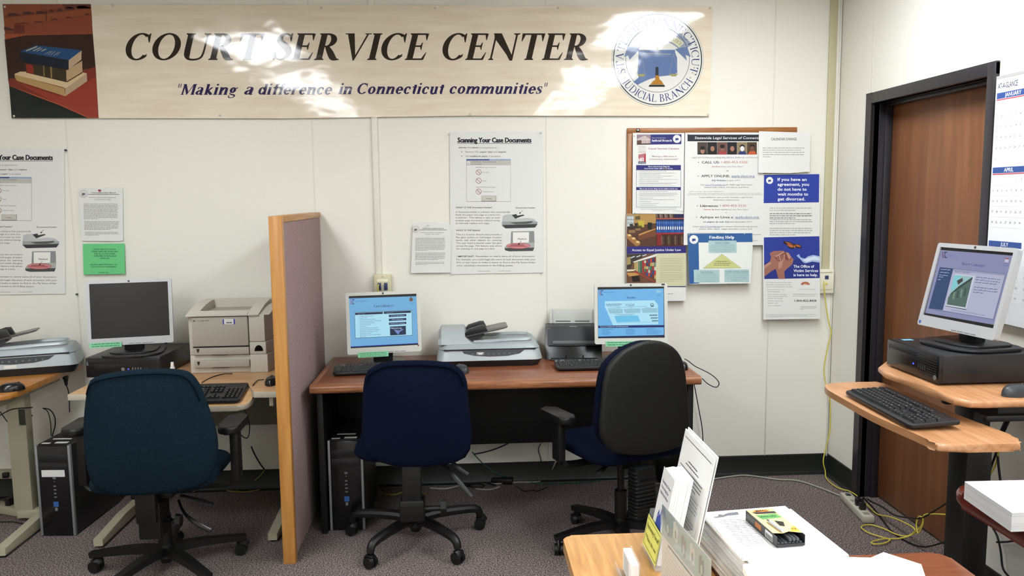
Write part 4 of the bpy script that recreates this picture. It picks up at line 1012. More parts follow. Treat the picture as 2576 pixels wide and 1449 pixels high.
# G: Finding Help
c = Cv(wallmap(*SE, -.033, .05, 1.45)); sheetback(c, [(808, 274), (1582, 268), (1588, 400), (1552, 868), (820, 878)], 'dfe3dd')
BG = '2f5c92'; TL = 'a9c4c4'
c.poly([(808, 276), (1582, 269), (1586, 375), (938, 382), (940, 868), (820, 876)], BG, 1)
c.seal(881, 345, 54, 2); c.serif('Finding Help', 1066, 335, 34, 'e8ecf2', 2, w=298, T=.22, t=.1, X=.7)
c.rect(1056, 358, 1392, 505, TL, 3); c.rect(875, 706, 1182, 858, TL, 3); c.rect(1240, 702, 1536, 852, TL, 3)
c.serif("Clerk's Office", 1136, 391, 20, '4f6a72', 4, w=175, T=.12, t=.06); c.serif('Law Library', 955, 742, 21, '4f6a72', 4, w=155, T=.12, t=.06); c.serif('Court Service Center', 1254, 737, 21, '4f6a72', 4, w=276, T=.12, t=.06)
for x0, x1, y in ((1136, 1311, 396), (955, 1110, 747), (1254, 1530, 742)): c.rect(x0, y, x1, y + 2, '4f6a72', 4)
for i in range(6): w = (138, 145, 148, 160, 150, 95)[i]; c.greek(1224 - w, 1224 + w, 414 + i * 16, 6, '7c979c', 4)
for i in range(5): w = (125, 118, 130, 142, 110)[i]; c.greek(1030 - w, 1030 + w, 765 + i * 19, 6, '7c979c', 4); w = (140, 142, 115, 125, 72)[i]; c.greek(1392 - w, 1392 + w, 760 + i * 18.5, 6, '7c979c', 4)
c.poly([(985, 690), (1215, 518), (1446, 685)], '8a8c5c', 3); c.poly([(991, 688), (1215, 521), (1440, 683)], 'c4c785', 4)
for s, x, y, w in (('...working together to', 1124, 611, 174), ('provide the information', 1118, 634, 198), ('and services you need', 1118, 655, 182)): c.serif(s, x, y, 12, '54562e', 5, w=w, T=.2, t=.1, X=.7, shear=.2)
tag(c.build('poster', loc=tuple(onY(1810, 710, -.033))), 'blue and white Finding Help sheet with a yellow-green triangle diagram', 'poster')
for px_, py_, y_, w in ((1596, 342, -.0285, 'the top left corner of the Court Service Centers sheet'), (1597, 536, -.0285, 'the bottom left corner of the Court Service Centers sheet'), (1716, 532, -.0285, 'the bottom right corner of the Court Service Centers sheet'), (1731, 337, -.0255, 'the top left corner of the Legal Services poster'), (1873, 588, -.0345, 'the top right of the Finding Help sheet'), (1733, 591, -.0345, 'the top left of the Finding Help sheet'), (1940, 439, -.0285, 'the top of the divorce agreement sheet')):
    pin(px_, py_, y_, M_clear, 'clear tack at ' + w, .004, 'clear tacks on the cork board papers', True)

# wall calendar on the right wall
def rmap(ox, oy, sc, x0, curl=0.0):
    def f(x, y, l):
        p_ = onX(ox + x / sc, oy + y / sc, x0); p_.x = x0 - l; return p_
    return f


c = Cv(rmap(2470, 180, 3.15, XR - .006)); ext = 1.0
yR = onX(2507, 200, XR - .024).y; sheetw = .60
zt, zb = 2.03, 1.10


def cal_xyz(u, v, l): return Vector((XR - .024 - l, yR - u, zt - v))


c = Cv(cal_xyz)
sheetback(c, [(0, 0), (.6, 0), (.6, .93), (.0, .93)], 'e2e3e6')
c.rect(0, -.004, .6, .008, 'a8a8a4', 2); c.text('AT-A-GLANCE', .012, .045, .02, '3a3f55', 2, w=.11, bold=.6)
for row, (names, yy) in enumerate(((('JANUARY', 'FEBRUARY', 'MARCH'), .06), (('APRIL', 'MAY', 'JUNE'), .34), (('JULY', 'AUGUST', 'SEPTEMBER'), .62))):
    for k, nm in enumerate(names):
        x0 = .008 + k * .2; c.rect(x0, yy, x0 + .185, yy + .022, '33508e', 2); c.text(nm, x0 + .092, yy + .018, .014, 'e8eaf2', 3, align='c', bold=.8); c.rect(x0, yy + .024, x0 + .185, yy + .028, 'c0505c', 2)
        d = 1; off = (5, 1, 2)[k] if row == 0 else (5, 0, 3)[k]
        for r in range(6):
            for q in range(7):
                if (r == 0 and q < off) or d > 30 + (row == 0): continue
                if k < 2: c.text(str(d), x0 + .006 + q * .0262, yy + .052 + r * .040, .008, '5a5c66', 2, res=1)
                d += 1
            c.rect(x0, yy + .028 + r * .040, x0 + .185, yy + .0288 + r * .040, 'c2c4ca', 1) if r else None
tag(c.build('wall_calendar', loc=(XR - .024, yR - .3, zb)), 'large white wall calendar with blue month bars, right of the door', 'calendar')
# ------------------------------------------------------------------ shared device materials
M_case = mat('case_black', '1b1b1d', .38, .45, bump=(300, .05)); M_case2 = mat('case_dark_glossy', '101012', .22, .5)
M_silver = mat('bezel_silver', 'b2b4b6', .32, .5, metal=.25); M_bezw = mat('bezel_pale', 'c4c5bd', .4, .5)
M_rear = mat('monitor_rear', '2a2b2d', .5, .4); M_scan = mat('scanner_silver', 'a7aeb0', .38, .45, metal=.2); M_scan2 = mat('scanner_lid', '9ba3a5', .42, .4, metal=.15)
M_dgrey = mat('dark_grey_plastic', '303336', .4, .45); M_mgrey = mat('mid_grey_plastic', '6d7070', .45, .4); M_smoke = mat('smoky_tray', '4a4845', .3, .5)
M_pcase = mat('printer_cream', 'b9b4a8', .5, .35); M_pcase2 = mat('printer_cream_dark', 'a39d92', .5, .35)
M_led = mat('led_blue', '101040', .3, emit='2030ff', estr=6.0)
M_cable = mat('cable_black', '0d0d0e', .45, .4); M_green = mat('green_paper_strip', '7fc79a', .7, .2)
M_lab = mat('sticker_white', 'd8d8d4', .5, .3); M_key = mat('key_black', '161719', .42, .4)
M_scrb = mat('screen_off', '15120f', .22, .4)


def plane_cv(g, y, parent_z=0.0, x0=0.0):
    """local front-facing canvas: u right from x0, v down from z; lift goes towards -Y"""
    return Cv(lambda a, b, l: Vector((x0 + g(a, b)[0], y - l, parent_z - g(a, b)[1])))


def monitor(label, bottom, yaw, tilt, w, h, quad, base_z, screen, bez, stand='std', sc_origin=(0, 0, 1), chin=.034, side=.016, top=.016, sticker=None):
    """bottom = centre of the bezel's lower front edge; yaw about Z, tilt backwards; screen(cv) paints the picture"""
    bx, by, bz = bottom
    t = thing('monitor', label, 'computer screen', (bx, by, base_z), yaw)
    hz = bz - base_z
    R = Matrix.Translation((0, 0, hz)) @ Matrix.Rotation(-tilt, 4, 'X')
    # housing: bezel frame in front of a tapered rear shell
    bm = bmesh.new()
    outer = rrect(-w / 2, w / 2, 0, h, .009); inner = [(-w / 2 + side, chin), (w / 2 - side, chin), (w / 2 - side, h - top), (-w / 2 + side, h - top)]
    MX = R @ Matrix(((1, 0, 0, 0), (0, 0, 1, 0), (0, 1, 0, 0), (0, 0, 0, 1)))   # (x, z) -> (x, y=depth, z)
    vs = []
    vo = [bm.verts.new((p[0], 0, p[1])) for p in outer]; vo2 = [bm.verts.new((p[0], .022, p[1])) for p in outer]
    n = len(outer)
    for i in range(n): bm.faces.new((vo[i], vo2[i], vo2[(i + 1) % n], vo[(i + 1) % n]))
    bm.faces.new(vo2)
    vi = [bm.verts.new((p[0], 0, p[1])) for p in inner]; vi2 = [bm.verts.new((p[0], .006, p[1])) for p in inner]
    for i in range(4): bm.faces.new((vi[i], vi[(i + 1) % 4], vi2[(i + 1) % 4], vi2[i]))
    # front ring between the rounded outline and the opening
    q = len(outer) // 4    # corner groups: 0 = (+,+), 1 = (-,+), 2 = (-,-), 3 = (+,-)
    cor = [vi[2], vi[3], vi[0], vi[1]]
    for k in range(4):
        seg = [vo[(k * q + j) % n] for j in range(q)]
        for a, b in zip(seg, seg[1:]): bm.faces.new((a, b, cor[k]))
        bm.faces.new((seg[-1], vo[((k + 1) * q) % n], cor[(k + 1) % 4], cor[k]))
    for v in bm.verts: v.co = R @ v.co
    finish(bm, 'bezel', bez, t, smooth=30)
    bm = bmesh.new()
    A = [bm.verts.new(R @ Vector((x, .0215, z))) for x, z in ((-w / 2 + .002, .003), (w / 2 - .002, .003), (w / 2 - .002, h - .003), (-w / 2 + .002, h - .003))]
    B = [bm.verts.new(R @ Vector((x, .042, z))) for x, z in ((-w / 2 + .02, .02), (w / 2 - .02, .02), (w / 2 - .02, h - .02), (-w / 2 + .02, h - .02))]
    D = [bm.verts.new(R @ Vector((x, .066, z))) for x, z in ((-w / 4, .06), (w / 4, .06), (w / 4, h - .06), (-w / 4, h - .06))]
    for P_, Q_ in ((A, B), (B, D)):
        for i in range(4): bm.faces.new((P_[i], P_[(i + 1) % 4], Q_[(i + 1) % 4], Q_[i]))
    bm.faces.new(D); bm.faces.new(A[::-1])
    finish(bm, 'rear_shell', M_rear, t)
    # screen
    W_, H_ = w - 2 * side, h - chin - top
    g = homog(quad, W_, H_)
    cv = Cv(lambda a, b, l: R @ Vector((-w / 2 + side + g(a, b)[0], .0055 - l, h - top - g(a, b)[1])), .0002)
    screen(cv, quad)
    cv.build('screen', t)
    # logo and buttons
    bm = bmesh.new(); vs = cyl(bm, (0, -.0008, h - top / 2), (0, .001, h - top / 2), .005, n=16); xf(bm, vs, R); finish(bm, 'logo_badge', M_dgrey, t)
    bm = bmesh.new()
    for i in range(4): vs = box(bm, -.012 + i * .03, .014 + i * .03, -.0006, .003, .004, .007, .0005); xf(bm, vs, R)
    finish(bm, 'button_bar', M_mgrey, t)
    if sticker:
        bm = bmesh.new(); vs = box(bm, *sticker[:2], -.0004, .001, *sticker[2:4]); xf(bm, vs, R); finish(bm, 'sticker', sticker[4], t, smooth=None)
    # stand
    if stand == 'std':
        bm = bmesh.new(); vs = box(bm, -.045, .045, .06, .10, .012, hz + .12, .008); finish(bm, 'stand_neck', M_case, t)
        bm = bmesh.new(); prism(bm, rrect(-.14, .14, -.07, .19, [.05, .05, .09, .09], 8), 0, .010, bev=.004); prism(bm, rrect(-.11, .11, -.03, .17, [.04, .04, .08, .08], 8), .009, .018, bev=.004); finish(bm, 'stand_base', M_case, t)
    else:
        bm = bmesh.new(); vs = prism(bm, [(.13, .012), (.17, .012), (.10, hz + .13), (.07, hz + .13)], -.05, .05, Matrix(((0, 0, 1, 0), (1, 0, 0, 0), (0, 1, 0, 0), (0, 0, 0, 1))), bev=.006); finish(bm, 'stand_neck', M_dgrey, t)
        bm = bmesh.new()
        P_ = [(.12 * math.cos(2 * PI * i / 40), .165 + .095 * math.sin(2 * PI * i / 40)) for i in range(40)]
        prism(bm, P_, 0, .012, bev=.004); finish(bm, 'stand_base', mat('stand_grey', '77766f', .45, .4), t)
    return t


def scr_off(cv, q): cv.poly(q, M_scrb, 0)


def logo_cs(c, x, y, k, s=1.0, colr='26508c'):
    c.poly([(x, y), (x + 22 * k, y + 4 * k), (x + 22 * k, y + 10 * k), (x, y + 8 * k)], glow('5a5a9a', s), 2); c.rect(x + 2 * k, y + 12 * k, x + 8 * k, y + 60 * k, glow('8a5a7a', s), 2); c.rect(x + 12 * k, y + 18 * k, x + 18 * k, y + 60 * k, glow('8a5a7a', s), 2)
    c.poly([(x + 24 * k, y), (x + 48 * k, y), (x + 48 * k, y + 14 * k), (x + 38 * k, y + 8 * k), (x + 30 * k, y + 20 * k), (x + 30 * k, y + 44 * k), (x + 38 * k, y + 56 * k), (x + 48 * k, y + 50 * k), (x + 48 * k, y + 62 * k), (x + 24 * k, y + 62 * k)], glow('2a4a7c', s), 2)


def scr_law(c, q):
    """crop (840,700) scale 4.6"""
    c.poly(q, glow('05070c', .5), 0); c.poly([(163, 225), (957, 200), (975, 765), (182, 803)], glow('6aa6d2'), 1); c.poly([(182, 803), (975, 765), (976, 772), (182, 812)], glow('2a3a9c'), 1)
    logo_cs(c, 182, 234, 1); c.serif('COURT SERVICES', 232, 268, 13, glow('3c6c9c'), 2, w=140, T=.14, t=.08, slope=-.035)
    c.serif("Law Library's", 458, 332, 28, glow('15294a'), 2, w=230, T=.15, t=.07, slope=-.03)
    c.poly([(875, 224), (912, 222), (914, 258), (876, 260)], glow('6b4a30'), 2); c.disc(894, 217, 7, 8, glow('101828'), 3, 12); c.line(912, 226, 938, 250, 3, glow('22344c'), 3); c.text('Law', 890, 274, 7, glow('1c3a70'), 2, w=22); c.text('Libraries', 876, 289, 7, glow('1c3a70'), 2, w=50)
    c.poly([(228, 390), (905, 366), (912, 672), (237, 706)], glow('223c50'), 2); c.poly([(232, 394), (901, 370), (908, 668), (241, 701)], glow('a5d7ea'), 3)
    c.poly([(236, 398), (562, 386), (562, 412), (237, 424)], glow('0f1d40'), 4); c.poly([(572, 385), (892, 373), (893, 399), (573, 411)], glow('0f1d40'), 4)
    c.text('Quick Links...', 268, 415, 9, glow('9ab4d0'), 5, w=88, slope=-.03); c.text('Contact Us...', 608, 402, 9, glow('9ab4d0'), 5, w=84, slope=-.03)
    for i, (s, w) in enumerate((('Advance Release Opinions', 170), ('Case Lookup', 90), ('Connecticut Code of Evidence', 192), ('Connecticut Court Rules - Practice Book', 260), ('Connecticut State Agencies', 180), ('Connecticut Statutes', 136), ('Court Forms', 80), ("Do-It-Yourself Divorce Guide (PDF)", 216), ('Recent Support Magistrate Decisions', 238), ('Pamphlets and Research Guides', 218), ('Short Calendar Notices', 144), ('Judicial Notice rules to JBRT Public &', 250), ('Special Acts', 82))):
        y = 440 + i * 20.8; c.text(s, 286 + i * .4, y, 9, glow('24508a'), 5, w=w, slope=-.03); c.poly([(286, y + 2), (286 + w, y + 2 - w * .03), (286 + w, y + 3.5 - w * .03), (286, y + 3.5)], glow('24508a'), 4)
        if i != 12: c.disc(270, y - 4, 2.5, 2.5, glow('24508a'), 5, 8)
    for i, s in enumerate(('CT Law by Subject', 'Ask a Librarian', 'Search Our Catalog')):
        y = 423 + i * 47; c.poly([(632, y), (838, y - 9), (839, y + 18), (633, y + 28)], glow('1a2e54'), 4); c.text(s, 735, y + 17, 11, glow('a8bcd8'), 5, w=(160, 136, 172)[i], align='c', slope=-.03, bold=.5)
    c.poly([(644, 565), (832, 556), (835, 662), (648, 672)], glow('142444'), 4); c.text('NewsLog', 652, 594, 20, glow('c8d8ec'), 5, w=132, slope=-.02)
    c.poly([(690, 600), (760, 612), (800, 592), (805, 600), (760, 630), (745, 665), (720, 640)], glow('6a84c0'), 5)


def scr_forms(c, q):
    """crop (1350,680) scale 4.528"""
    c.poly(q, glow('05070c', .5), 0); c.poly([(700, 212), (1463, 215), (1464, 765), (700, 765)], glow('69aee0'), 1); c.poly([(700, 765), (1464, 765), (1466, 782), (698, 781)], glow('101c4c'), 1)
    logo_cs(c, 714, 218, 1); c.serif('COURT SERVICES', 762, 252, 12, glow('2c68a8'), 2, w=130, T=.14, t=.08)
    c.serif('Forms', 1034, 325, 25, glow('1c3f80'), 2, w=103, T=.2, t=.08)
    c.poly([(1368, 232), (1440, 238), (1436, 255), (1410, 268), (1385, 262)], glow('8cc0de'), 2); c.text('Court', 1391, 289, 8, glow('1c3a70'), 2, w=34); c.text('Forms', 1387, 302, 8, glow('1c3a70'), 2, w=42)
    c.poly([(780, 350), (1355, 352), (1395, 405), (1400, 636), (872, 636), (800, 460), (780, 420)], glow('a8dcee'), 2)
    k = glow('4c6c84')
    for (x0, x1, y, h) in ((790, 986, 387, 10), (798, 973, 399, 8), (802, 955, 411, 6), (1005, 1130, 387, 5), (1022, 1132, 403, 10), (1042, 1112, 413, 5), (895, 1270, 424, 5), (820, 958, 436, 5), (1065, 1098, 436, 5), (1244, 1320, 440, 5), (890, 1130, 511, 5), (936, 1100, 519, 5)): c.greek(x0, x1, y, h, k, 3)
    for x0, x1, o in ((815, 985, 8), (995, 1190, 8), (1200, 1390, 6)): [c.greek(x0 + i * 3, x1 - 0 * i, 448 + i * 6.7 + (1 if x0 > 1100 else 0), 4.4, k, 3) for i in range(8)]
    c.poly([(886, 526), (1160, 526), (1190, 600), (916, 602)], glow('66bce2'), 3); c.poly([(905, 606), (1400, 604), (1400, 610), (908, 612)], glow('8cc4dc'), 3)
    c.disc(1326, 402, 20, 17, k, 3, 16); c.disc(1326, 402, 12, 10, glow('a8dcee'), 4, 12); c.poly([(1306, 416), (1355, 416), (1340, 430), (1316, 428)], k, 4)
    for y, x in ((528, 1295), (561, 1310), (594, 1324)):
        for i in range(int((1396 - x) / 6)): c.rect(x + i * 6, y - 8, x + i * 6 + (4.6 if i % 3 else 3), y + 8, glow('12304c'), 4)
    c.poly([(700, 637), (1464, 648), (1464, 674), (700, 664)], glow('0e2060'), 3); c.text('Forms are divided into the following areas:', 724, 656, 11, glow('d0e4f4'), 4, w=326, bold=.6, slope=.01)
    for i, (x, L) in enumerate(((743, (('Administrative Forms', 136), ('Civil Forms', 72), ('Criminal Forms', 98), ('Family Forms', 88))), (1022, (('General Forms', 96), ('Grievance Forms', 110), ('Housing Forms', 96), ('Juvenile Forms', 100))), (1262, (('Probate Forms', 96), ('Small Claims Forms', 130), ('Supreme/Appellate Forms', 170), ('Victim Services Forms', 146))))):
        for j, (s, w) in enumerate(L): y = 686 + j * 18 + i * 2.5; c.text(s, x, y, 9, glow('1c4c9c'), 3, w=w, bold=.4); c.rect(x, y + 2, x + w, y + 3.2, glow('1c4c9c'), 2); c.disc(x - 12, y - 4, 2, 2, glow('1c4c9c'), 3, 8)


def scr_cal(c, q):
    """crop (2050,560) scale 3.622"""
    c.poly(q, glow('0c0d14', .4), 0); c.poly([(1143, 237), (1808, 312), (1603, 975), (983, 840)], glow('8285aa'), 1)
    logo_cs(c, 1150, 255, 1, .55); c.text('Court Services', 1190, 296, 12, glow('4c5c9c'), 2, w=105, slope=.12, shear=-.2)
    c.serif('Short Calendar', 1326, 388, 27, glow('3a3c78'), 2, w=212, T=.14, t=.06, slope=.13, shear=.1)
    c.poly([(1726, 332), (1762, 336), (1752, 376), (1716, 372)], glow('b8b8cc'), 2); c.poly([(1726, 332), (1762, 336), (1759, 346), (1724, 342)], glow('a04050'), 3); c.text('Short', 1714, 390, 8, glow('24347c'), 2, w=34, slope=.12); c.text('Calendar', 1700, 406, 8, glow('24347c'), 2, w=50, slope=.12)
    c.poly([(1128, 404), (1724, 488), (1596, 924), (1016, 800)], glow('3a4266'), 2); c.poly([(1130, 408), (1720, 491), (1593, 919), (1020, 797)], glow('a9abc4'), 3)
    c.poly([(1130, 408), (1250, 424), (1142, 820), (1020, 797)], glow('25406c'), 4)
    for x, y, w in ((1136, 428, 92), (1130, 456, 84), (1122, 482, 76), (1116, 500, 44), (1108, 526, 28)): c.greek(x, x + w, y, 8, glow('a8b8d4'), 5, slope=.13)
    c.serif('Short Calendars', 1262, 458, 17, glow('5c5e74'), 5, w=142, T=.16, t=.08, slope=.13); c.poly([(1248, 430), (1722, 494), (1718, 506), (1246, 442)], glow('8e90b0'), 4)
    c.poly([(1262, 474), (1446, 500), (1352, 816), (1170, 778)], glow('c2c4d4'), 4); c.poly([(1256, 484), (1424, 506), (1348, 800), (1182, 766)], glow('8fb4ba'), 5)
    c.poly([(1256, 484), (1320, 492), (1300, 560), (1240, 640), (1230, 600)], glow('7cc0cc'), 6); c.poly([(1222, 660), (1300, 590), (1424, 508), (1348, 800), (1182, 766), (1196, 700)], glow('49635c'), 6)
    c.poly([(1222, 660), (1300, 596), (1424, 512), (1421, 530), (1210, 680)], glow('2c3c3a'), 7); c.poly([(1280, 540), (1332, 515), (1335, 545), (1290, 580)], glow('3c3838'), 7)
    for i in range(4): c.poly([(1250 + i * 34, 650 - i * 12), (1264 + i * 34, 645 - i * 12), (1248 + i * 34, 720 - i * 8), (1234 + i * 34, 716 - i * 8)], glow('2c4a44' if i % 2 else '6c8a7c'), 8)
    c.poly([(1170, 778), (1356, 818), (1352, 824), (1168, 782)], glow('14182c'), 6)
    for i, (x0, x1, y) in enumerate(((1456, 1676, 514), (1450, 1670, 538), (1446, 1640, 563), (1434, 1650, 610), (1428, 1650, 634), (1420, 1510, 658))): c.greek(x0, x1, y, 10, glow('5a5f80'), 5, slope=.15)
    c.text('All Judicial Branch Tax and Judicial Marking Services Dates', 1222, 824, 11, glow('3a4484'), 5, w=300, slope=.21)


# placement from the corner fits
monitor('silver computer screen switched off, on the desktop computer left of the beige printer', (-1.652, -.370, .895), .214, .109, .388, .320,
        [(795, 116), (1508, 88), (1532, 595), (820, 641)], .842, scr_off, M_silver, chin=.036, side=.0165, top=.0155)
monitor("computer screen showing the Law Library's page, on the brown desk beside the partition", (-.414, -.362, .824), .174, .114, .37, .309,
        [(163, 198), (955, 170), (978, 787), (182, 825)], .742, scr_law, M_bezw, stand='round', chin=.032, side=.0165, top=.0165, sticker=(.165, .172, .026, .034, mat('sticker_red', '8c2a2a', .5)))
monitor('computer screen showing the Forms page, on the brown desk behind the black-backed chair', (.83, -.407, .852), -.060, .115, .37, .306,
        [(696, 182), (1467, 192), (1470, 797), (696, 785)], .742, scr_forms, M_bezw, stand='round', chin=.030, side=.0165, top=.0165, sticker=(.155, .172, .295, .304, M_dgrey))
monitor('computer screen tilted back showing the Short Calendar page, on the tall workstation', (1.738, -1.631, 1.100), -1.42, .241, .37, .318,
        [(1148, 210), (1812, 285), (1598, 1010), (972, 858)], 1.0475, scr_cal, M_silver, chin=.040, side=.0165, top=.016, sticker=(-.178, -.168, .006, .018, mat('sticker_blue', '3a5a9c', .5)))

# little green paper strips taped under the screens


def green_strip(label, p0, w, h, yaw, lines, tilt=0.1):
    t = thing('paper_strip', label, 'note', p0, yaw)
    c = Cv(lambda a, b, l: Vector((a, -l - .0 + b * 0, -b)), .0003); sheetback(c, [(-w / 2, 0), (w / 2, 0), (w / 2, h), (-w / 2, h)], M_green)
    for i in range(lines): c.greek(-w / 2 + .01, w / 2 - .01, .007 + i * h / (lines + .3), h / lines * .42, '3c6a50', 2)
    c.build('sheet', t).rotation_euler = (tilt, 0, 0)
    return t


green_strip('pale green paper strip taped along the bottom left of the dark screen', (-1.760, -.404, .913), .143, .024, .214, 2, -.109)
green_strip("pale green paper strip taped under the Law Library's screen", (-.470, -.384, .836), .150, .027, .174, 3, -.3)
green_strip('pale green paper strip taped under the Forms screen', (.775, -.412, .868), .155, .026, -.06, 2, -.115)


def keyboard(label, loc, rz, L=.455, D=.155, tilt=.05, group=None, silver=False):
    t = thing('keyboard', label, 'keyboard', loc, rz, group)
    R = Matrix.Rotation(tilt, 4, 'X')
    bm = bmesh.new(); vs = prism(bm, rrect(-L / 2, L / 2, 0, D, [.012, .012, .02, .02], 4), 0, .014, bev=.004)
    xf(bm, vs, Matrix.Translation((0, 0, .006)) @ R); finish(bm, 'case', M_case, t)
    if silver:
        bm = bmesh.new(); vs = box(bm, -L / 2 + .006, L / 2 - .006, D - .034, D - .004, .0135, .0152, .0006); xf(bm, vs, Matrix.Translation((0, 0, .006)) @ R); finish(bm, 'top_strip', mat('keyboard_grey_strip', '77777a', .4), t)
    bm = bmesh.new(); u = .0188
    T = Matrix.Translation((0, 0, .006)) @ R

    def key(x, y, w=1.0, h=1.0):
        x0 = -L / 2 + .014 + x * u; y0 = .018 + y * u
        a = [(x0 + .0008, y0 + .0008), (x0 + w * u - .0008, y0 + .0008), (x0 + w * u - .0008, y0 + h * u - .0008), (x0 + .0008, y0 + h * u - .0008)]
        b = [(x0 + .0038, y0 + .0035), (x0 + w * u - .0038, y0 + .0035), (x0 + w * u - .0038, y0 + h * u - .0025), (x0 + .0038, y0 + h * u - .0025)]
        A = [bm.verts.new(T @ Vector((p[0], p[1], .013))) for p in a]; B = [bm.verts.new(T @ Vector((p[0], p[1], .0215))) for p in b]
        for i in range(4): bm.faces.new((A[i], A[(i + 1) % 4], B[(i + 1) % 4], B[i]))
        bm.faces.new(B)
        if w < 3:                                     # printed legend
            lx = x0 + .0055; ly = y0 + h * u - .0085
            q = [bm.verts.new(T @ Vector(p + (.02165,))) for p in ((lx, ly), (lx + .0034 * min(w, 2), ly), (lx + .0034 * min(w, 2), ly + .0032), (lx, ly + .0032))]
            bm.faces.new(q).material_index = 1
    for x, w in ((0, 1.5), (1.5, 1.25), (2.75, 1.25), (4, 6), (10, 1.25), (11.25, 1.25), (12.5, 1.25), (13.75, 1.25)): key(x, 0, w)
    for r, n0, off in ((1, 10, 2.25), (2, 11, 1.75), (3, 12, 1.5), (4, 13, 0)):
        for i in range(n0): key(off + i, r)
        if r < 4: key(0, r, off)
        key(off + n0, r, 15 - off - n0)
    for i, x in enumerate([0] + [2 + k for k in range(4)] + [6.5 + k for k in range(4)] + [11 + k for k in range(4)]): key(x, 5.4, 1, .9)
    for k in range(3):
        key(15.5 + k, 5.4, 1, .9); key(15.5 + k, 4); key(15.5 + k, 3); key(15.5 + k, 0)
    key(16.5, 1)
    for r in range(5):
        for k in range(3): key(19 + k, r)
    for y, h in ((0, 2), (2, 2), (4, 1)): key(22, y, 1, h)
    if L < .44:
        pass
    o = finish(bm, 'keycaps', [M_key, mat('key_legend', '8f9192', .5)], t, smooth=None); o['kind'] = 'stuff'
    bm = bmesh.new()
    for k in range(3): vs = cyl(bm, (L / 2 - .075 + k * .022, D - .018, .014), (L / 2 - .075 + k * .022, D - .018, .0146), .002, n=8); xf(bm, vs, T)
    finish(bm, 'status_lights', M_dgrey, t)
    return t


def mouse(label, loc, rz, m=None):
    t = thing('mouse', label, 'computer mouse', loc, rz)
    bm = bmesh.new()
    n = 20; rows = []
    for j in range(7):
        f = j / 6; zz = .036 * math.sin(f * PI / 2); s = math.cos(f * PI / 2) ** .55
        rows.append([bm.verts.new((.031 * s * math.cos(2 * PI * i / n) * (1 - .10 * math.sin(2 * PI * i / n) ** 2), .056 * s * math.sin(2 * PI * i / n) - .004 * f, zz)) for i in range(n)] if s > .02 else None)
    rows = [r for r in rows if r]
    for a, b in zip(rows, rows[1:]):
        for i in range(n): bm.faces.new((a[i], a[(i + 1) % n], b[(i + 1) % n], b[i]))
    bm.faces.new(rows[0][::-1]); bm.faces.new(rows[-1])
    finish(bm, 'shell', m or M_case2, t, smooth=70)
    bm = bmesh.new(); vs = cyl(bm, (-.003, .028, .029), (.003, .028, .029), .008, n=14); finish(bm, 'wheel', M_dgrey, t)
    return t


def desktop_pc(label, loc, rz, w=.338, h=.1, d=.379, hp_right=False):
    t = thing('desktop_computer', label, 'computer', loc, rz)
    finish(BX(-w / 2, w / 2, .014, d, .003, h, .003), 'case', M_case, t)
    bm = bmesh.new(); box(bm, -w / 2, w / 2, 0, .015, .002, h - .001, .003)
    finish(bm, 'front_panel', M_case2, t)
    bm = bmesh.new()
    for i in range(9): box(bm, .055, w / 2 - .012, -.0012, .001, h * .16 + i * h * .082, h * .16 + i * h * .082 + h * .03)
    for i in range(9): box(bm, -.02, .05, -.0012, .001, h * .6 + (i % 4) * h * .08, h * .6 + (i % 4) * h * .08 + h * .03) if i < 4 else None
    finish(bm, 'vent_slots', mat('vent_black', '050505', .6), t, smooth=None)
    bm = bmesh.new(); box(bm, -w / 2 + .012, .03, -.001, .001, h * .70, h * .86, .0005); finish(bm, 'drive_bay', M_case, t)
    bm = bmesh.new(); xx = w / 2 - .02 if hp_right else .0; cyl(bm, (xx, .001, h * .2 if hp_right else h * .42), (xx, -.002, h * .2 if hp_right else h * .42), .0085, n=20); finish(bm, 'logo_badge', M_mgrey, t)
    bm = bmesh.new(); lx = .012 if not hp_right else .0; cyl(bm, (lx + .014, .001, h * .42), (lx + .014, -.0015, h * .42), .0028, n=12); finish(bm, 'power_light', M_led, t)
    bm = bmesh.new()
    for i in range(4): box(bm, .045 + i * .013, .05 + i * .013, -.0014, .001, h * .34, h * .5)
    for i in range(2): cyl(bm, (.103 + i * .011, .001, h * .42), (.103 + i * .011, -.0014, h * .42), .003, n=10)
    finish(bm, 'ports', M_mgrey if not hp_right else M_dgrey, t, smooth=None)
    bm = bmesh.new(); box(bm, -w / 2 + .005, -w / 2 + .013, -.0008, .0005, h * .62, h * .8); finish(bm, 'sticker', M_mgrey, t, smooth=None)
    return t


desktop_pc('black desktop computer lying flat under the dark screen on the left desk', (-1.675, -.428, .742), -.05, w=.36)
desktop_pc('black desktop computer lying flat on the tall workstation under the Short Calendar screen', (1.600, -1.612, .945), -PI / 2 + .0, hp_right=True)
o = finish(BX(-.02, .02, -.012, .012, 0, .0006), 'asset_sticker', mat('sticker_cyan', '6fa9c4', .5)); o.location = (1.66, -1.475, 1.0452); tag(o, 'small blue and white sticker on top of the workstation computer', 'sticker')


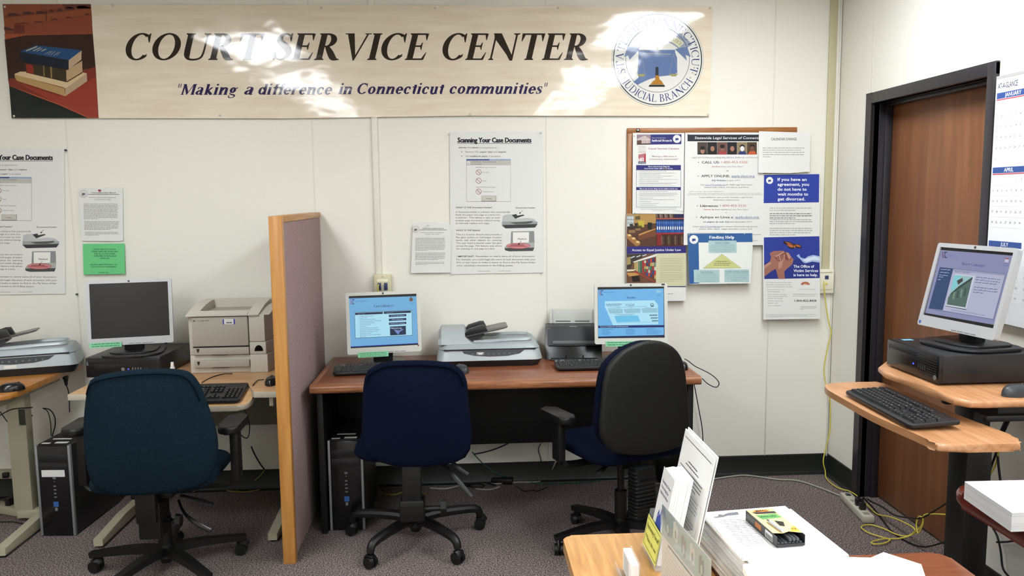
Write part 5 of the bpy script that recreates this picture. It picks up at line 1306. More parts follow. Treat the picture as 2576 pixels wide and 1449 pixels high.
def tower_pc(label, loc, rz, tags):
    t = thing('computer_tower', label, 'computer', loc, rz)
    w, h, d = .168, .448, .43
    finish(BX(-w / 2, w / 2, .016, d, .006, h, .003), 'case', M_case, t)
    finish(BX(-w / 2 + .011, w / 2 - .011, 0, .018, .004, h - .002, .004), 'front_panel', M_case2, t)
    for s in (-1, 1): a, b = sorted((s * w / 2, s * (w / 2 - .012))); finish(BX(a, b, -.002, .018, .004, h + .001, .003), 'side_trim', mat('tower_trim_silver', '8e9092', .35, metal=.4), t)
    bm = bmesh.new()
    for z in (h * .86, h * .76): box(bm, -w / 2 + .018, w / 2 - .018, -.0015, .001, z - .018, z + .018, .001)
    finish(bm, 'drive_bay', M_case, t)
    bm = bmesh.new(); box(bm, -.008, .008, -.0015, .001, h * .635, h * .655, .001); finish(bm, 'logo_badge', M_mgrey, t)
    bm = bmesh.new()
    for i in range(4): box(bm, -.006, .006, -.0015, .001, h * .43 + i * .018, h * .43 + i * .018 + .006)
    for i in range(2): cyl(bm, (0, .001, h * .43 + .08 + i * .012), (0, -.0015, h * .43 + .08 + i * .012), .003, n=10)
    finish(bm, 'ports', M_mgrey, t, smooth=None)
    finish(BX(-.012, .012, -.0018, .001, h * .33, h * .385), 'blue_sticker', mat('sticker_badge_blue', '2c5a9c', .4), t, smooth=None)
    finish(BX(-.006, .006, -.0018, .001, h * .285, h * .32), 'round_sticker', M_mgrey, t, smooth=None)
    if tags: finish(BX(-.058, .052, -.0018, .001, h * .66, h * .735), 'name_label', M_lab, t, smooth=None)
    for (x, y, a, b) in ((-.05, .04, .04, .016), (.02, .05, .06, .024), (-.01, .11, .09, .014)):
        finish(BX(x - a / 2, x + a / 2, y - b / 2, y + b / 2, h, h + .0008), 'top_sticker', M_lab, t, smooth=None)
    return t


tower_pc('black computer tower on the floor at the far left, with a white name label', (-1.975, -.552, 0), -.06, True)
tower_pc('black computer tower on the floor under the brown desk, beside the partition', (-.592, -.600, 0), -.02, False)


def flatbed(label, loc, rz, tagged):
    t = thing('flatbed_scanner', label, 'scanner', loc, rz)
    W, D = .54, .34
    out = rrect(-W / 2, W / 2, 0, D, [.03, .03, .05, .05], 5)

    def slab(z0, z1, g0, g1, bow=.0, bev=.004, sx=1.0):
        bm = bmesh.new()
        k0 = [((p[0]) * (1 - g0 / W * 2), p[1] + (g0 if p[1] < D / 2 else -g0) - bow * math.cos(p[0] / W * PI) * (1 if p[1] < D * .3 else 0)) for p in out]
        k1 = [((p[0]) * (1 - g1 / W * 2), p[1] + (g1 if p[1] < D / 2 else -g1) - bow * math.cos(p[0] / W * PI) * (1 if p[1] < D * .3 else 0)) for p in out]
        A = [bm.verts.new((p[0], p[1], z0)) for p in k0]; B = [bm.verts.new((p[0], p[1], z1)) for p in k1]; n = len(A)
        for i in range(n): bm.faces.new((A[i], A[(i + 1) % n], B[(i + 1) % n], B[i]))
        fb = bm.faces.new(A[::-1]); ft = bm.faces.new(B)
        bmesh.ops.bevel(bm, geom=list(ft.edges), offset=bev, segments=2, affect='EDGES', profile=.5)
        return bm
    finish(slab(0, .035, .018, .0), 'base', M_case, t)
    finish(slab(.034, .088, .0, .014, bev=.006), 'body', M_scan, t)
    bm = slab(.090, .118, .012, .030, bev=.008); finish(bm, 'lid', M_scan2, t)
    # control panel: dark lens-shaped inset on the slanted front
    def fr(x, z): return Vector((x, (z - .034) / .054 * .014 - .0008, z))
    bm = bmesh.new(); P_ = [(-.14, .083), (-.132, .072), (-.08, .060), (.0, .054), (.09, .056), (.15, .066), (.175, .083)]
    bm.faces.new([bm.verts.new(fr(x, z)) for x, z in P_]); P2 = [(-.14, .083), (.175, .083), (.15, .0835), (-.12, .0835)]
    r = bmesh.ops.extrude_face_region(bm, geom=bm.faces[:]); [setattr(v, 'co', v.co + Vector((0, -.0012, 0))) for v in r['geom'] if isinstance(v, bmesh.types.BMVert)]
    finish(bm, 'control_panel', M_dgrey, t, smooth=None)
    bm = bmesh.new()
    for i in range(9): p = fr(-.09 + i * .027, .068); cyl(bm, (p.x, p.y - .001, p.z), (p.x, p.y - .003, p.z), .004, n=10)
    finish(bm, 'panel_buttons', M_mgrey, t)
    finish(BX(-.235, .235, .004, .02, .088, .0925, .001), 'lid_seam', M_case2, t)
    p = fr(-.05 if not tagged else .0, .07)
    bm = bmesh.new(); box(bm, p.x - .018, p.x + .018, p.y - .0035, p.y - .001, .064, .076) if not tagged else box(bm, -.03, .02, -.0015, .002, .038, .052)
    finish(bm, 'asset_sticker', M_lab, t, smooth=None)
    # document feeder housing on the left
    bm = bmesh.new()
    pr = [(.03, .114), (.045, .150), (.075, .180), (.22, .188), (.29, .165), (.30, .114)]
    A = [bm.verts.new((-.245, p[0], p[1])) for p in pr]; B = [bm.verts.new((-.125 + (.04 if p[1] < .13 else 0), p[0], p[1])) for p in pr]; n = len(pr)
    A2 = [bm.verts.new((-.262, p[0] * .94 + .01, .114 + (p[1] - .114) * .55)) for p in pr]
    for i in range(n): bm.faces.new((A[i], A[(i + 1) % n], B[(i + 1) % n], B[i])); bm.faces.new((A2[i], A2[(i + 1) % n], A[(i + 1) % n], A[i]))
    bm.faces.new(A2[::-1]); bm.faces.new(B)
    finish(bm, 'feeder_housing', M_scan, t, smooth=25)
    # input tray rising to the right over the lid
    bm = bmesh.new()
    vs = prism(bm, rrect(-.13, .10, .07, .25, [.03, .004, .004, .03], 5), 0, .006, bev=.002)
    xf(bm, vs, Matrix.Translation((0, 0, .168)) @ Matrix.Rotation(-.20, 4, 'Y') @ Matrix.Translation((0, 0, 0)))
    finish(bm, 'input_tray', M_smoke, t)
    for y in (.075, .215):
        bm = bmesh.new(); vs = prism(bm, [(-.115, 0), (-.005, 0), (-.015, .036), (-.035, .040), (-.10, .034), (-.118, .018)], 0, .030, Matrix(((1, 0, 0, 0), (0, 0, 1, y), (0, 1, 0, 0), (0, 0, 0, 1))), bev=.003)
        xf(bm, vs, Matrix.Translation((0, 0, .170)) @ Matrix.Rotation(-.20, 4, 'Y')); finish(bm, 'paper_guide', M_case, t)
    bm = bmesh.new(); prism(bm, [(-.135, .112), (-.09, .112), (-.02, .150), (-.03, .160), (-.135, .165)], .09, .23, Matrix(((1, 0, 0, 0), (0, 0, 1, 0), (0, 1, 0, 0), (0, 0, 0, 1)))); finish(bm, 'tray_support', M_dgrey, t)
    bm = bmesh.new(); sweep(bm, [(-.08, .07, .119), (.1, .07, .127), (.20, .08, .128), (.215, .12, .127)], .006, n=6, sec=(1.6, .6)); sweep(bm, [(-.08, .26, .119), (.1, .26, .128), (.20, .25, .128), (.215, .21, .127)], .006, n=6, sec=(1.6, .6)); finish(bm, 'output_ridge', M_scan, t)
    bm = bmesh.new(); box(bm, -.03, .0, .08, .10, .118, .126, .003); finish(bm, 'paper_stop', M_lab, t)
    return t


flatbed('grey flatbed scanner with document feeder, in the middle of the brown desk', (.115, -.375, .742), .02, False)
flatbed('grey flatbed scanner with document feeder, cut off by the left edge of the photo', (-2.245, -.345, .7405), .30, True).scale = (1.08, .72, 1.12)


def sheet_scanner():
    t = thing('document_scanner', 'black upright document scanner with white paper tray, left of the Forms screen', 'scanner', (.562, -.205, .742), -.10)
    w = .30
    bm = bmesh.new(); prism(bm, [(-.02, 0), (.15, 0), (.16, .05), (.145, .165), (.10, .175), (.035, .16), (.0, .06)], -w / 2, w / 2, Matrix(((0, 0, 1, 0), (1, 0, 0, 0), (0, 1, 0, 0), (0, 0, 0, 1))), bev=.006)
    finish(bm, 'body', M_case2, t)
    bm = bmesh.new(); prism(bm, [(-.016, .074), (.028, .168), (.036, .166), (.0, .074)], -w / 2 + .012, w / 2 - .012, Matrix(((0, 0, 1, 0), (1, 0, 0, 0), (0, 1, 0, 0), (0, 0, 0, 1))), bev=.002); finish(bm, 'front_cover', M_dgrey, t)
    bm = bmesh.new(); box(bm, -w / 2 + .04, w / 2 - .02, -.019, -.008, .082, .098, .002); finish(bm, 'silver_strip', M_mgrey, t)
    bm = bmesh.new(); box(bm, -w / 2 + .03, w / 2 - .025, -.06, .0, .002, .008, .002); finish(bm, 'output_tray', M_dgrey, t)
    for x in (-.04, .05): bm = bmesh.new(); prism(bm, [(-.045, .008), (-.005, .008), (-.005, .026)], x - .002, x + .002, Matrix(((0, 0, 1, 0), (1, 0, 0, 0), (0, 1, 0, 0), (0, 0, 0, 1)))); finish(bm, 'output_guide', M_case, t)
    MW = mat('tray_white', 'b9bab4', .5, .3)
    bm = bmesh.new(); vs = box(bm, -.125, .125, 0, .006, 0, .085, .002); T = Matrix.Translation((0, .125, .165)) @ Matrix.Rotation(-.30, 4, 'X'); xf(bm, vs, T); finish(bm, 'input_tray', MW, t)
    for s in (-1, 1):
        bm = bmesh.new(); a, b = sorted((s * .112, s * .125)); vs = box(bm, a, b, -.014, .001, 0, .080, .002); xf(bm, vs, T); finish(bm, 'side_guide', MW, t)
        bm = bmesh.new(); a, b = sorted((s * .012, s * .092)); vs = box(bm, a, b, -.0008, .002, .014, .019); xf(bm, vs, T); finish(bm, 'tray_slot', M_case, t, smooth=None)
    bm = bmesh.new(); box(bm, -.02, .02, .03, .042, .163, .168, .002); finish(bm, 'release_latch', MW, t)
    bm = bmesh.new(); box(bm, -w / 2 + .012, -w / 2 + .026, .022, .026, .155, .160, .0005); finish(bm, 'logo_mark', M_mgrey, t)
    return t


sheet_scanner()


def printer():
    W, D, H = .405, .33, .345
    t = thing('laser_printer', 'beige laser printer with two paper trays, on the left desk beside the partition', 'printer', (-1.172, -.372, .742), .02); t.scale = (1, 1, 1.06)
    x0, x1 = -W / 2, W / 2
    xs = x0 + .295                                     # seam of the right-hand pod
    finish(BX(x0, xs, .012, D, .0, .085, .004), 'lower_housing', M_pcase, t)
    finish(BX(x0, xs, .012, D, .086, .272, .004), 'upper_housing', M_pcase, t)
    finish(BX(x0 + .022, xs - .003, -.006, .014, .128, .268, .006), 'front_door', M_pcase2, t)
    for z, nm in ((.088, 'upper'), (.028, 'lower')):
        tr = finish(BX(x0 + .022, xs - .004, -.004, .014, z, z + .034, .003), 'paper_tray', M_pcase2, t)
        bm = bmesh.new(); prism(bm, [(x0 + .038, z + .03), (x0 + .052, z + .03), (x0 + .047, z + .014), (x0 + .042, z + .014)], 0, .003, Matrix(((1, 0, 0, 0), (0, 0, -1, -.004), (0, 1, 0, 0), (0, 0, 0, 1))))
        finish(bm, 'level_gauge', M_case, tr, smooth=None)
        finish(BX(x0 + .11, x0 + .19, -.0045, .0, z - .0016, z + .0006), 'finger_slot', M_case, tr, smooth=None)
    finish(BX(x0 + .02, xs - .003, .0, .013, .123, .127), 'shadow_strip', M_case, t, smooth=None)  # solid black strip stands in for the shadow between door and tray
    # right pod
    bm = bmesh.new(); prism(bm, [(xs + .002, -.006), (x1 - .025, -.006), (x1, .10), (x1, D), (xs + .002, D)], .0, .086, bev=.003); finish(bm, 'pod_base', M_pcase, t)
    bm = bmesh.new(); prism(bm, [(xs + .002, -.006), (x1 - .03, -.006), (x1 - .004, .10), (x1 - .004, D), (xs + .002, D)], .087, .145, bev=.003); finish(bm, 'pod_middle', M_pcase, t)
    bm = bmesh.new(); prism(bm, [(xs + .002, -.004), (x1 - .034, -.004), (x1 - .008, .10), (x1 - .008, D), (xs + .002, D)], .147, .272, bev=.003); finish(bm, 'pod_upper', M_pcase, t)
    bm = bmesh.new(); cxw, czw = (xs + x1 - .028) / 2 + .004, .102; P_ = [(cxw + .021 * math.cos(math.radians(a)), czw + .028 * max(0, math.sin(math.radians(a)))) for a in range(0, 181, 15)]
    prism(bm, P_, 0, .0015, Matrix(((1, 0, 0, 0), (0, 0, -1, -.006), (0, 1, 0, 0), (0, 0, 0, 1)))); finish(bm, 'power_window', mat('window_black', '0a0a08', .2), t, smooth=None)
    # sloping control deck of the pod
    bm = bmesh.new(); prism(bm, [(.0, .272), (.10, .288), (.18, .297), (D, .300), (D, .272)], xs + .03, x1 - .009, Matrix(((0, 0, 1, 0), (1, 0, 0, 0), (0, 1, 0, 0), (0, 0, 0, 1))), bev=.003); finish(bm, 'control_deck', M_pcase, t)
    # top cover with sunken output well
    bm = bmesh.new(); a0, a1 = x0 - .006, xs + .052
    prof = [(-.014, .276), (.06, .292), (.15, .308), (.24, .315), (D, .317)]
    for (xa, xb) in ((a0, a0 + .055), (a1 - .055, a1)):
        P_ = [(-.014, .272)] + prof + [(D, .272)]
        prism(bm, P_, xa, xb, Matrix(((0, 0, 1, 0), (1, 0, 0, 0), (0, 1, 0, 0), (0, 0, 0, 1))), bev=.002)
    prism(bm, [(-.014, .272), (-.014, .280), (.05, .290), (.058, .286), (.058, .272)], a0 + .054, a1 - .054, Matrix(((0, 0, 1, 0), (1, 0, 0, 0), (0, 1, 0, 0), (0, 0, 0, 1))))
    prism(bm, [(D - .03, .272), (D - .03, .314), (D, .317), (D, .272)], a0 + .054, a1 - .054, Matrix(((0, 0, 1, 0), (1, 0, 0, 0), (0, 1, 0, 0), (0, 0, 0, 1))))
    finish(bm, 'top_cover', mat('printer_top', 'c6c2b6', .5, .35), t, smooth=25)
    finish(BX(a0 + .053, a1 - .053, .055, D - .028, .272, .276), 'output_well', M_pcase2, t, smooth=None)
    # sticker and maker's mark
    st = finish(BX(-.03, .028, -.0078, -.0058, .232, .256), 'asset_sticker', M_lab, t, smooth=None)
    c = Cv(lambda a, b_, l: Vector((a, -.0079 - l, b_)), .0002)
    c.rect(-.030, .232, -.024, .256, '3b3a9c', 1); c.rect(.022, .232, .028, .256, '3b3a9c', 1)
    for i in range(12): c.rect(-.014 + i * .0024, .236, -.0126 + i * .0024 + (i % 3) * .0003, .243, '444444', 1)
    c.greek(-.012, .014, .249, .002, '777777', 1); c.build('barcode', st)
    c = Cv(lambda a, b_, l: Vector((a, -.0061 - l, b_)), .0002); c.text('hp', x0 + .03, -.249, .005, '3a3a3a', 1, w=.008, bold=2) if 0 else None
    c2 = Cv(lambda a, b_, l: Vector((a, -.0061 - l, -b_)), .0002); c2.rect(x0 + .030, -.2535, x0 + .038, -.248, '3c3c3c', 1); c2.text('HEWLETT PACKARD', x0 + .040, -.2485, .003, '55554f', 1, w=.018); c2.text('LaserJet 2100TN', x0 + .062, -.2485, .0048, '3a3a3a', 1, w=.042, bold=1, shear=.2)
    c2.build('lettering', t)
    return t


printer()

# small white bottle behind the blue-green chair
t = thing('small_bottle', 'small white plastic bottle standing between the computer and the printer', 'bottle', (-1.45, -.40, .742))
bm = bmesh.new(); cyl(bm, (0, 0, 0), (0, 0, .040), .0115, n=20); cyl(bm, (0, 0, .040), (0, 0, .046), .0115, .0065, n=20); finish(bm, 'body', M_lab, t)
bm = bmesh.new(); cyl(bm, (0, 0, .046), (0, 0, .066), .0085, .0075, n=20); finish(bm, 'cap', mat('cap_white', 'e6e6e2', .35), t)
# ------------------------------------------------------------------ desks
M_maple = wood('maple_top', 'a9783f', 'c99a5c', 'b98a4e', grain=(1, 9, 9), scale=5, rough=.35, coat=.15)
M_maplel = wood('maple_light_top', 'ad8256', 'c9a074', 'bb9165', grain=(1, 9, 9), scale=5, rough=.4, coat=.1)
M_cherry = wood('brown_desk_top', '6f4027', '8f573a', '7e4a30', grain=(1, 12, 12), scale=5, rough=.33, coat=.2)
M_oakedge = wood('oak_edge', '6a3f22', 'a97048', '8a5634', grain=(1.2, 30, 30), scale=7, rough=.35, coat=.2)
M_deskblk = mat('desk_black', '0f1010', .5, .35); M_edgew = mat('desk_edge_cream', 'b3ab98', .5, .3); M_legc = mat('leg_cream', 'a9a48c', .45, .4)

t = thing('computer_desk', 'brown wood-grain desk with black panels, right of the partition', 'desk', (.188, -.355, 0))
finish(BX(-.895, .895, -.305, .335, .702, .7415, .002), 'desktop', M_cherry, t)
bm = bmesh.new(); prism(bm, rrect(-.345, -.3, .7015, .742, [.0, .014, .014, 0], 4), -.918, .918, Matrix(((0, 0, 1, 0), (1, 0, 0, 0), (0, 1, 0, 0), (0, 0, 0, 1)))); finish(bm, 'front_edge', M_oakedge, t)
for s in (-1, 1):
    a, b = sorted((s * .918, s * .893)); finish(BX(a, b, -.300, .335, .7015, .742, .003), 'side_edge', M_oakedge, t)
    a, b = sorted((s * .90, s * .872)); finish(BX(a, b, -.275, .325, 0, .7015, .002), 'side_panel', M_deskblk, t)
finish(BX(-.871, .871, .16, .18, .285, .701, .002), 'modesty_panel', M_deskblk, t)

# left desk with a drop keyboard bay
t = thing('computer_desk', 'light maple adjustable desk with cream edges and T-feet, left of the partition', 'desk', (-1.36, -.40, 0))
ZT = .742
bm = bmesh.new(); prism(bm, [(-.426, -.353), (-.16, -.353), (-.12, -.31), (-.12, -.235), (.34, -.235), (.385, -.35), (.40, -.385), (.52, -.39), (.52, .38), (-.426, .38)], ZT - .030, ZT, bev=.004); bm.faces.ensure_lookup_table()
for f in bm.faces: f.material_index = 0 if f.calc_center_median().z > ZT - .001 else 1
finish(bm, 'desktop', [M_maplel, M_edgew], t)
bm = bmesh.new(); vs = prism(bm, rrect(-.15, .385, 0, .188, [.01, .01, .06, .05], 6), -.028, 0, bev=.006)
for f in bm.faces: f.material_index = 0 if f.calc_center_median().z > -.001 else 1
xf(bm, vs, Matrix.Translation((0, -.425, .690)) @ Matrix.Rotation(.24, 4, 'X'))
finish(bm, 'keyboard_shelf', [M_maplel, M_edgew], t)
bm = bmesh.new(); sweep(bm, [(-.13, -.43, .706), (.0, -.432, .706), (.16, -.432, .706)], .012, n=8); finish(bm, 'wrist_rest', mat('wrist_rest_black', '141416', .35), t)
for sx_ in (-.36, .435):
    bm = bmesh.new(); box(bm, sx_ - .022, sx_ + .022, .16, .25, .06, ZT - .03, .004)
    pass
    finish(bm, 'leg_column', M_legc, t)
    bm = bmesh.new(); prism(bm, [(-.31, .012), (-.31, .045), (-.05, .065), (.32, .065), (.32, .012)], sx_ - .022, sx_ + .022, Matrix(((0, 0, 1, 0), (1, 0, 0, 0), (0, 1, 0, 0), (0, 0, 0, 1))), bev=.004); ft = finish(bm, 'foot', M_legc, t)
    for y_ in (-.28, .28): bm = bmesh.new(); cyl(bm, (sx_, y_, 0), (sx_, y_, .012), .014); finish(bm, 'glide', M_blk, ft)
finish(BX(.46, .478, -.36, -.31, ZT - .075, ZT - .0305, .002), 'shelf_bracket', M_legc, t)
finish(BX(-.35, .42, .215, .23, .42, ZT - .03, .002), 'cross_beam', mat('beam_cream', '6f6c5c', .6), t)

# far-left desk
t = thing('computer_desk', 'orange maple desk with rounded corner at the left edge, carrying the left scanner', 'desk', (-2.55, -.36, 0))
bm = bmesh.new(); prism(bm, rrect(-.75, .495, -.375, .34, [.02, .02, .04, .07], 6), .712, .740, bev=.008); finish(bm, 'desktop', wood('maple_orange', '9c6328', 'c08240', 'ad7233', grain=(1, 9, 9), scale=5, rough=.35, coat=.2), t)
for sx_ in (.30, -.62):
    bm = bmesh.new(); box(bm, sx_ - .03, sx_ + .06, -.0, .06, .06, .712, .004); box(bm, sx_ + .02, sx_ + .1, -.28, .28, .66, .7115, .003); finish(bm, 'leg_column', M_legc, t)
    bm = bmesh.new(); prism(bm, [(-.42, .012), (-.42, .05), (-.1, .07), (.25, .07), (.25, .012)], sx_ + .11, sx_ + .155, Matrix(((0, 0, 1, 0), (1, 0, 0, 0), (0, 1, 0, 0), (0, 0, 0, 1))), bev=.004)
    box(bm, sx_ - .02, sx_ + .12, .0, .05, .02, .062, .003)
    ft = finish(bm, 'foot', M_legc, t); bm = bmesh.new(); cyl(bm, (sx_ + .132, -.40, 0), (sx_ + .132, -.40, .012), .014); finish(bm, 'glide', M_blk, ft)
finish(BX(.33, .36, -.004, 0, .50, .58, .001), 'cable_slot', mat('slot_dark', '35332b', .6), t)
# partition
M_ptrim = wood('partition_maple', 'a56f33', 'c48f4c', 'b47e3e', grain=(9, 9, .7), scale=4, rough=.4)
t = thing('partition', 'mauve fabric partition with maple edging between the two desks', 'partition', (-.797, -.48, 0))
finish(BX(-.0275, .0275, -.465, -.425, .0, 1.528, .004), 'front_edge', M_ptrim, t)
finish(BX(-.0275, .0275, -.4245, .463, 1.500, 1.528, .004), 'top_edge', wood('partition_maple_y', 'a56f33', 'c48f4c', 'b47e3e', grain=(9, .7, 9), scale=4, rough=.4), t)
finish(BX(-.023, .023, -.426, .463, .02, 1.501, .006), 'fabric_panel', mat('mauve_fabric', 'a58f8e', .9, .1, noise=(240, '8e797a', 3), bump=(260, .35)), t)

keyboard('black keyboard on the left maple desk, partly behind the blue-green chair', (-1.243, -.818, .6935), .0, D=.175, tilt=.24)
keyboard("black keyboard on the brown desk in front of the Law Library's screen", (-.425, -.500, .7425), .10, silver=True)
keyboard('black keyboard on the brown desk in front of the document scanner, beside the black-backed chair', (.665, -.520, .7425), .0, silver=True)
mouse('black mouse beside the printer at the partition, on the left maple desk', (-.915, -.640, ZT), .1)
mouse('glossy black mouse on the orange maple desk at the far left', (-2.085, -.645, .7405), -.9)
mouse('dark mouse on the brown desk in front of the flatbed scanner', (-.03, -.470, .7425), .45, M_dgrey)
mouse('dark mouse at the right end of the brown desk, beside the black-backed chair', (1.062, -.50, .7425), .1)
t = thing('paper_pad', "white paper pad on the brown desk in front of the Law Library's screen", 'paper', (-.265, -.30, .7418), .12); finish(BX(-.055, .055, -.03, .03, 0, .006, .001), 'pad', M_lab, t)

# ------------------------------------------------------------------ swivel chairs
M_teal = mat('chair_fabric_teal', '0b1720', .9, .1, noise=(320, '11242f', 2), bump=(300, .3))
M_navy = mat('chair_fabric_navy', '050a1a', .9, .1, noise=(320, '081128', 2), bump=(300, .3))
M_shell = mat('chair_shell_black', '0f100e', .55, .35, bump=(160, .15)); M_cblk = mat('chair_black', '0c0c0c', .45, .4); M_chrome = mat('chrome', '4c4c4c', .3, metal=1)


def caster(parent, p, a):
    r = .027
    bm = bmesh.new(); d = Vector((math.cos(a), math.sin(a), 0)); c = Vector(p) + Vector((0, 0, r))
    for s in (-1, 1): cyl(bm, c + d * s * .004, c + d * s * .022, r, r * .93, n=20)
    o = finish(bm, 'caster', M_cblk, parent)
    bm = bmesh.new(); cyl(bm, c - d * .004, c + d * .004, r * .6, n=12)
    cyl(bm, c + Vector((0, 0, .004)), Vector((p[0], p[1], .085)), .006, n=10)
    w = d.cross(Vector((0, 0, 1))); q = []
    sweep(bm, [c + w * .022 + Vector((0, 0, .012)), c + w * .008 + Vector((0, 0, .031)), c - w * .018 + Vector((0, 0, .024))], [.010, .013, .008], n=8, sub=3, sec=(1.9, .6))
    finish(bm, 'caster_hood', M_cblk, o)


def star(t, ang0, R=.315, kind='tube'):
    bm = bmesh.new(); cyl(bm, (0, 0, .075), (0, 0, .135), .038, .030, n=20); cyl(bm, (0, 0, .05), (0, 0, .076), .022, .034, n=20); finish(bm, 'base_hub', M_cblk, t)
    for k in range(5):
        a = math.radians(ang0 + 72 * k); d = Vector((math.cos(a), math.sin(a), 0)); w = Vector((-d.y, d.x, 0))
        bm = bmesh.new()
        if kind == 'tube':
            sweep(bm, [d * .02 + Vector((0, 0, .110)), d * .12 + Vector((0, 0, .118)), d * (R - .06) + Vector((0, 0, .112)), d * (R - .012) + Vector((0, 0, .098)), d * R + Vector((0, 0, .068))], [.026, .024, .021, .019, .017], n=10, sub=5)
        else:
            sweep(bm, [d * .02 + Vector((0, 0, .105)), d * .15 + Vector((0, 0, .103)), d * (R + .02) + Vector((0, 0, .078))], [.030, .027, .021], n=4, sub=3, sec=(1.05, .8), up=(0, 0, 1))
        finish(bm, 'base_leg', M_cblk, t)
        caster(t, (d.x * R, d.y * R, 0), a + 1.1 + k * 1.7)


def chair_core(t, seat_out, seat_z, seat_m, seat_t=.045, col_r=.028):
    bm = bmesh.new(); cyl(bm, (0, 0, .12), (0, 0, .26), col_r, n=20); cyl(bm, (0, 0, .255), (0, 0, seat_z - .05), .016, n=16); finish(bm, 'gas_column', M_cblk, t)
    finish(BX(-.085, .085, -.13, .10, seat_z - .07, seat_z - .035, .01), 'mechanism', M_cblk, t)
    bm = bmesh.new(); pillow(bm, seat_out, seat_t, seat_t * .8, Matrix(((1, 0, 0, 0), (0, 0, 1, 0), (0, -1, 0, seat_z), (0, 0, 0, 1))), edge=.5); finish(bm, 'seat', seat_m, t, smooth=80)


def px_outline(pts, ox, oy, sc, origin, yaw, yplane=0.0):
    """photo-crop outline -> chair-local (x, z) on the vertical plane y=yplane of the chair"""
    o = Vector(origin); n = Vector((math.sin(yaw), -math.cos(yaw), 0)); r = Vector((math.cos(yaw), math.sin(yaw), 0))
    P0 = o - n * yplane
    out = []
    for x, y in pts:
        p = on_plane(ox + x / sc, oy + y / sc, P0, n) - P0
        out.append((p.dot(r), p.z + P0.z - o.z))
    return out


def lever(t, pts, m=None, name='lever'):
    bm = bmesh.new(); sweep(bm, pts, [.004, .004, .0075, .006], n=8, sub=4, sec=(1.6, .7)); finish(bm, name, m or M_cblk, t)


def armrest(t, x, y, top_z, seat_z, s, pad=(.048, .115)):
    bm = bmesh.new(); prism(bm, rrect(x - pad[0], x + pad[0] * .8, y - pad[1], y + pad[1], .035, 5), top_z - .032, top_z, bev=.010, seg=3); o = finish(bm, 'armrest', M_cblk, t, smooth=50)
    bm = bmesh.new(); box(bm, x - .018, x + .018, y - .035, y + .03, seat_z - .02, top_z - .03, .008)
    sweep(bm, [(x, y, seat_z + .01), (x - s * .004, y, seat_z - .025), (x - s * .05, y, seat_z - .048), (x - s * .22, y, seat_z - .052)], .013, n=8, sub=3, sec=(1.4, .7)); finish(bm, 'armrest_post', M_cblk, t)


# chair 1: blue-green, wide back
o1 = (-1.31, -.98, 0)
t = thing('swivel_chair', 'blue-green fabric swivel chair with armrests, at the left maple desk', 'chair', o1, .02)
star(t, 29, .315, 'flat'); chair_core(t, rrect(-.25, .25, -.21, .24, [.09, .09, .12, .12], 5), .445, M_teal)
out = px_outline([(600, 150), (680, 112), (860, 82), (1060, 70), (1215, 80), (1275, 108), (1320, 165), (1362, 260), (1405, 380), (1436, 480), (1449, 580), (1440, 680), (1400, 790), (1330, 850), (1200, 885), (1050, 905), (850, 914), (720, 900), (640, 860), (595, 790), (570, 680), (556, 560), (556, 430), (565, 320), (577, 215)], 0, 900, 2.639, o1, .02, -.225)
bm = bmesh.new(); pillow(bm, out[::-1], .050, .06, Matrix.Translation((0, -.225, 0)), edge=.30, rings=(1.0, .99, .965, .93, .8, .55, .25), sub=2); finish(bm, 'backrest', M_teal, t, smooth=80)
bm = bmesh.new(); sweep(bm, [(p[0] * .95, -.2525, (p[1] - .66) * .94 + .66) for p in out[24:] + out[:8]], .003, n=6, sub=3); finish(bm, 'piping', mat('piping_dark', '060f15', 1, .05), t)
finish(BX(-.04, .04, -.20, -.15, .30, .47, .006), 'back_bar', M_cblk, t)
bm = bmesh.new(); box(bm, -.045, .045, -.17, -.05, .22, .375, .008); finish(bm, 'tilt_box', M_cblk, t)
bm = bmesh.new(); cyl(bm, (.05, -.1, .27), (.10, -.1, .27), .010, n=12); cyl(bm, (.085, -.1, .27), (.105, -.1, .27), .03, .026, n=10); finish(bm, 'tension_knob', M_cblk, t)
bm = bmesh.new(); cyl(bm, (.052, -.115, .285), (.07, -.125, .285), .012, .010, n=14); finish(bm, 'knob_cap', M_chrome, t)
lever(t, [(.09, -.05, .36), (.14, -.06, .35), (.19, -.07, .335), (.23, -.08, .325)]); lever(t, [(.08, -.05, .34), (.12, -.1, .30), (.18, -.14, .27), (.24, -.16, .245)], M_chrome)
armrest(t, -.31, .0, .675, .43, -1); armrest(t, .315, .0, .665, .43, 1)

# chair 2: navy, no arms
o2 = (-.255, -.74, 0)
t = thing('swivel_chair', 'navy fabric swivel chair without armrests, at the middle of the brown desk', 'chair', o2, 0)
star(t, 20, .322, 'tube'); chair_core(t, rrect(-.262, .262, -.20, .25, [.07, .07, .13, .13], 5), .468, M_navy, .05)
out = px_outline([(757, 97), (820, 76), (980, 66), (1120, 70), (1235, 86), (1302, 130), (1337, 205), (1347, 350), (1364, 500), (1362, 600), (1325, 690), (1200, 735), (1000, 750), (850, 740), (715, 690), (668, 600), (662, 450), (668, 300), (680, 185), (705, 130)], 650, 880, 2.547, o2, 0, -.225)
bm = bmesh.new(); pillow(bm, out[::-1], .045, .06, Matrix.Translation((0, -.225, 0)), edge=.3, rings=(1.0, .99, .965, .93, .8, .55, .25), sub=2); finish(bm, 'backrest', M_navy, t, smooth=80)
bm = bmesh.new(); sweep(bm, [(p[0] * .94, -.2495, (p[1] - .66) * .925 + .66) for p in out[18:] + out[:7]], .003, n=6, sub=3); finish(bm, 'piping', mat('piping_navy', '030712', 1, .05), t)
bm = bmesh.new(); box(bm, -.042, .042, -.205, -.155, .20, .43, .006); finish(bm, 'back_bar', M_cblk, t)
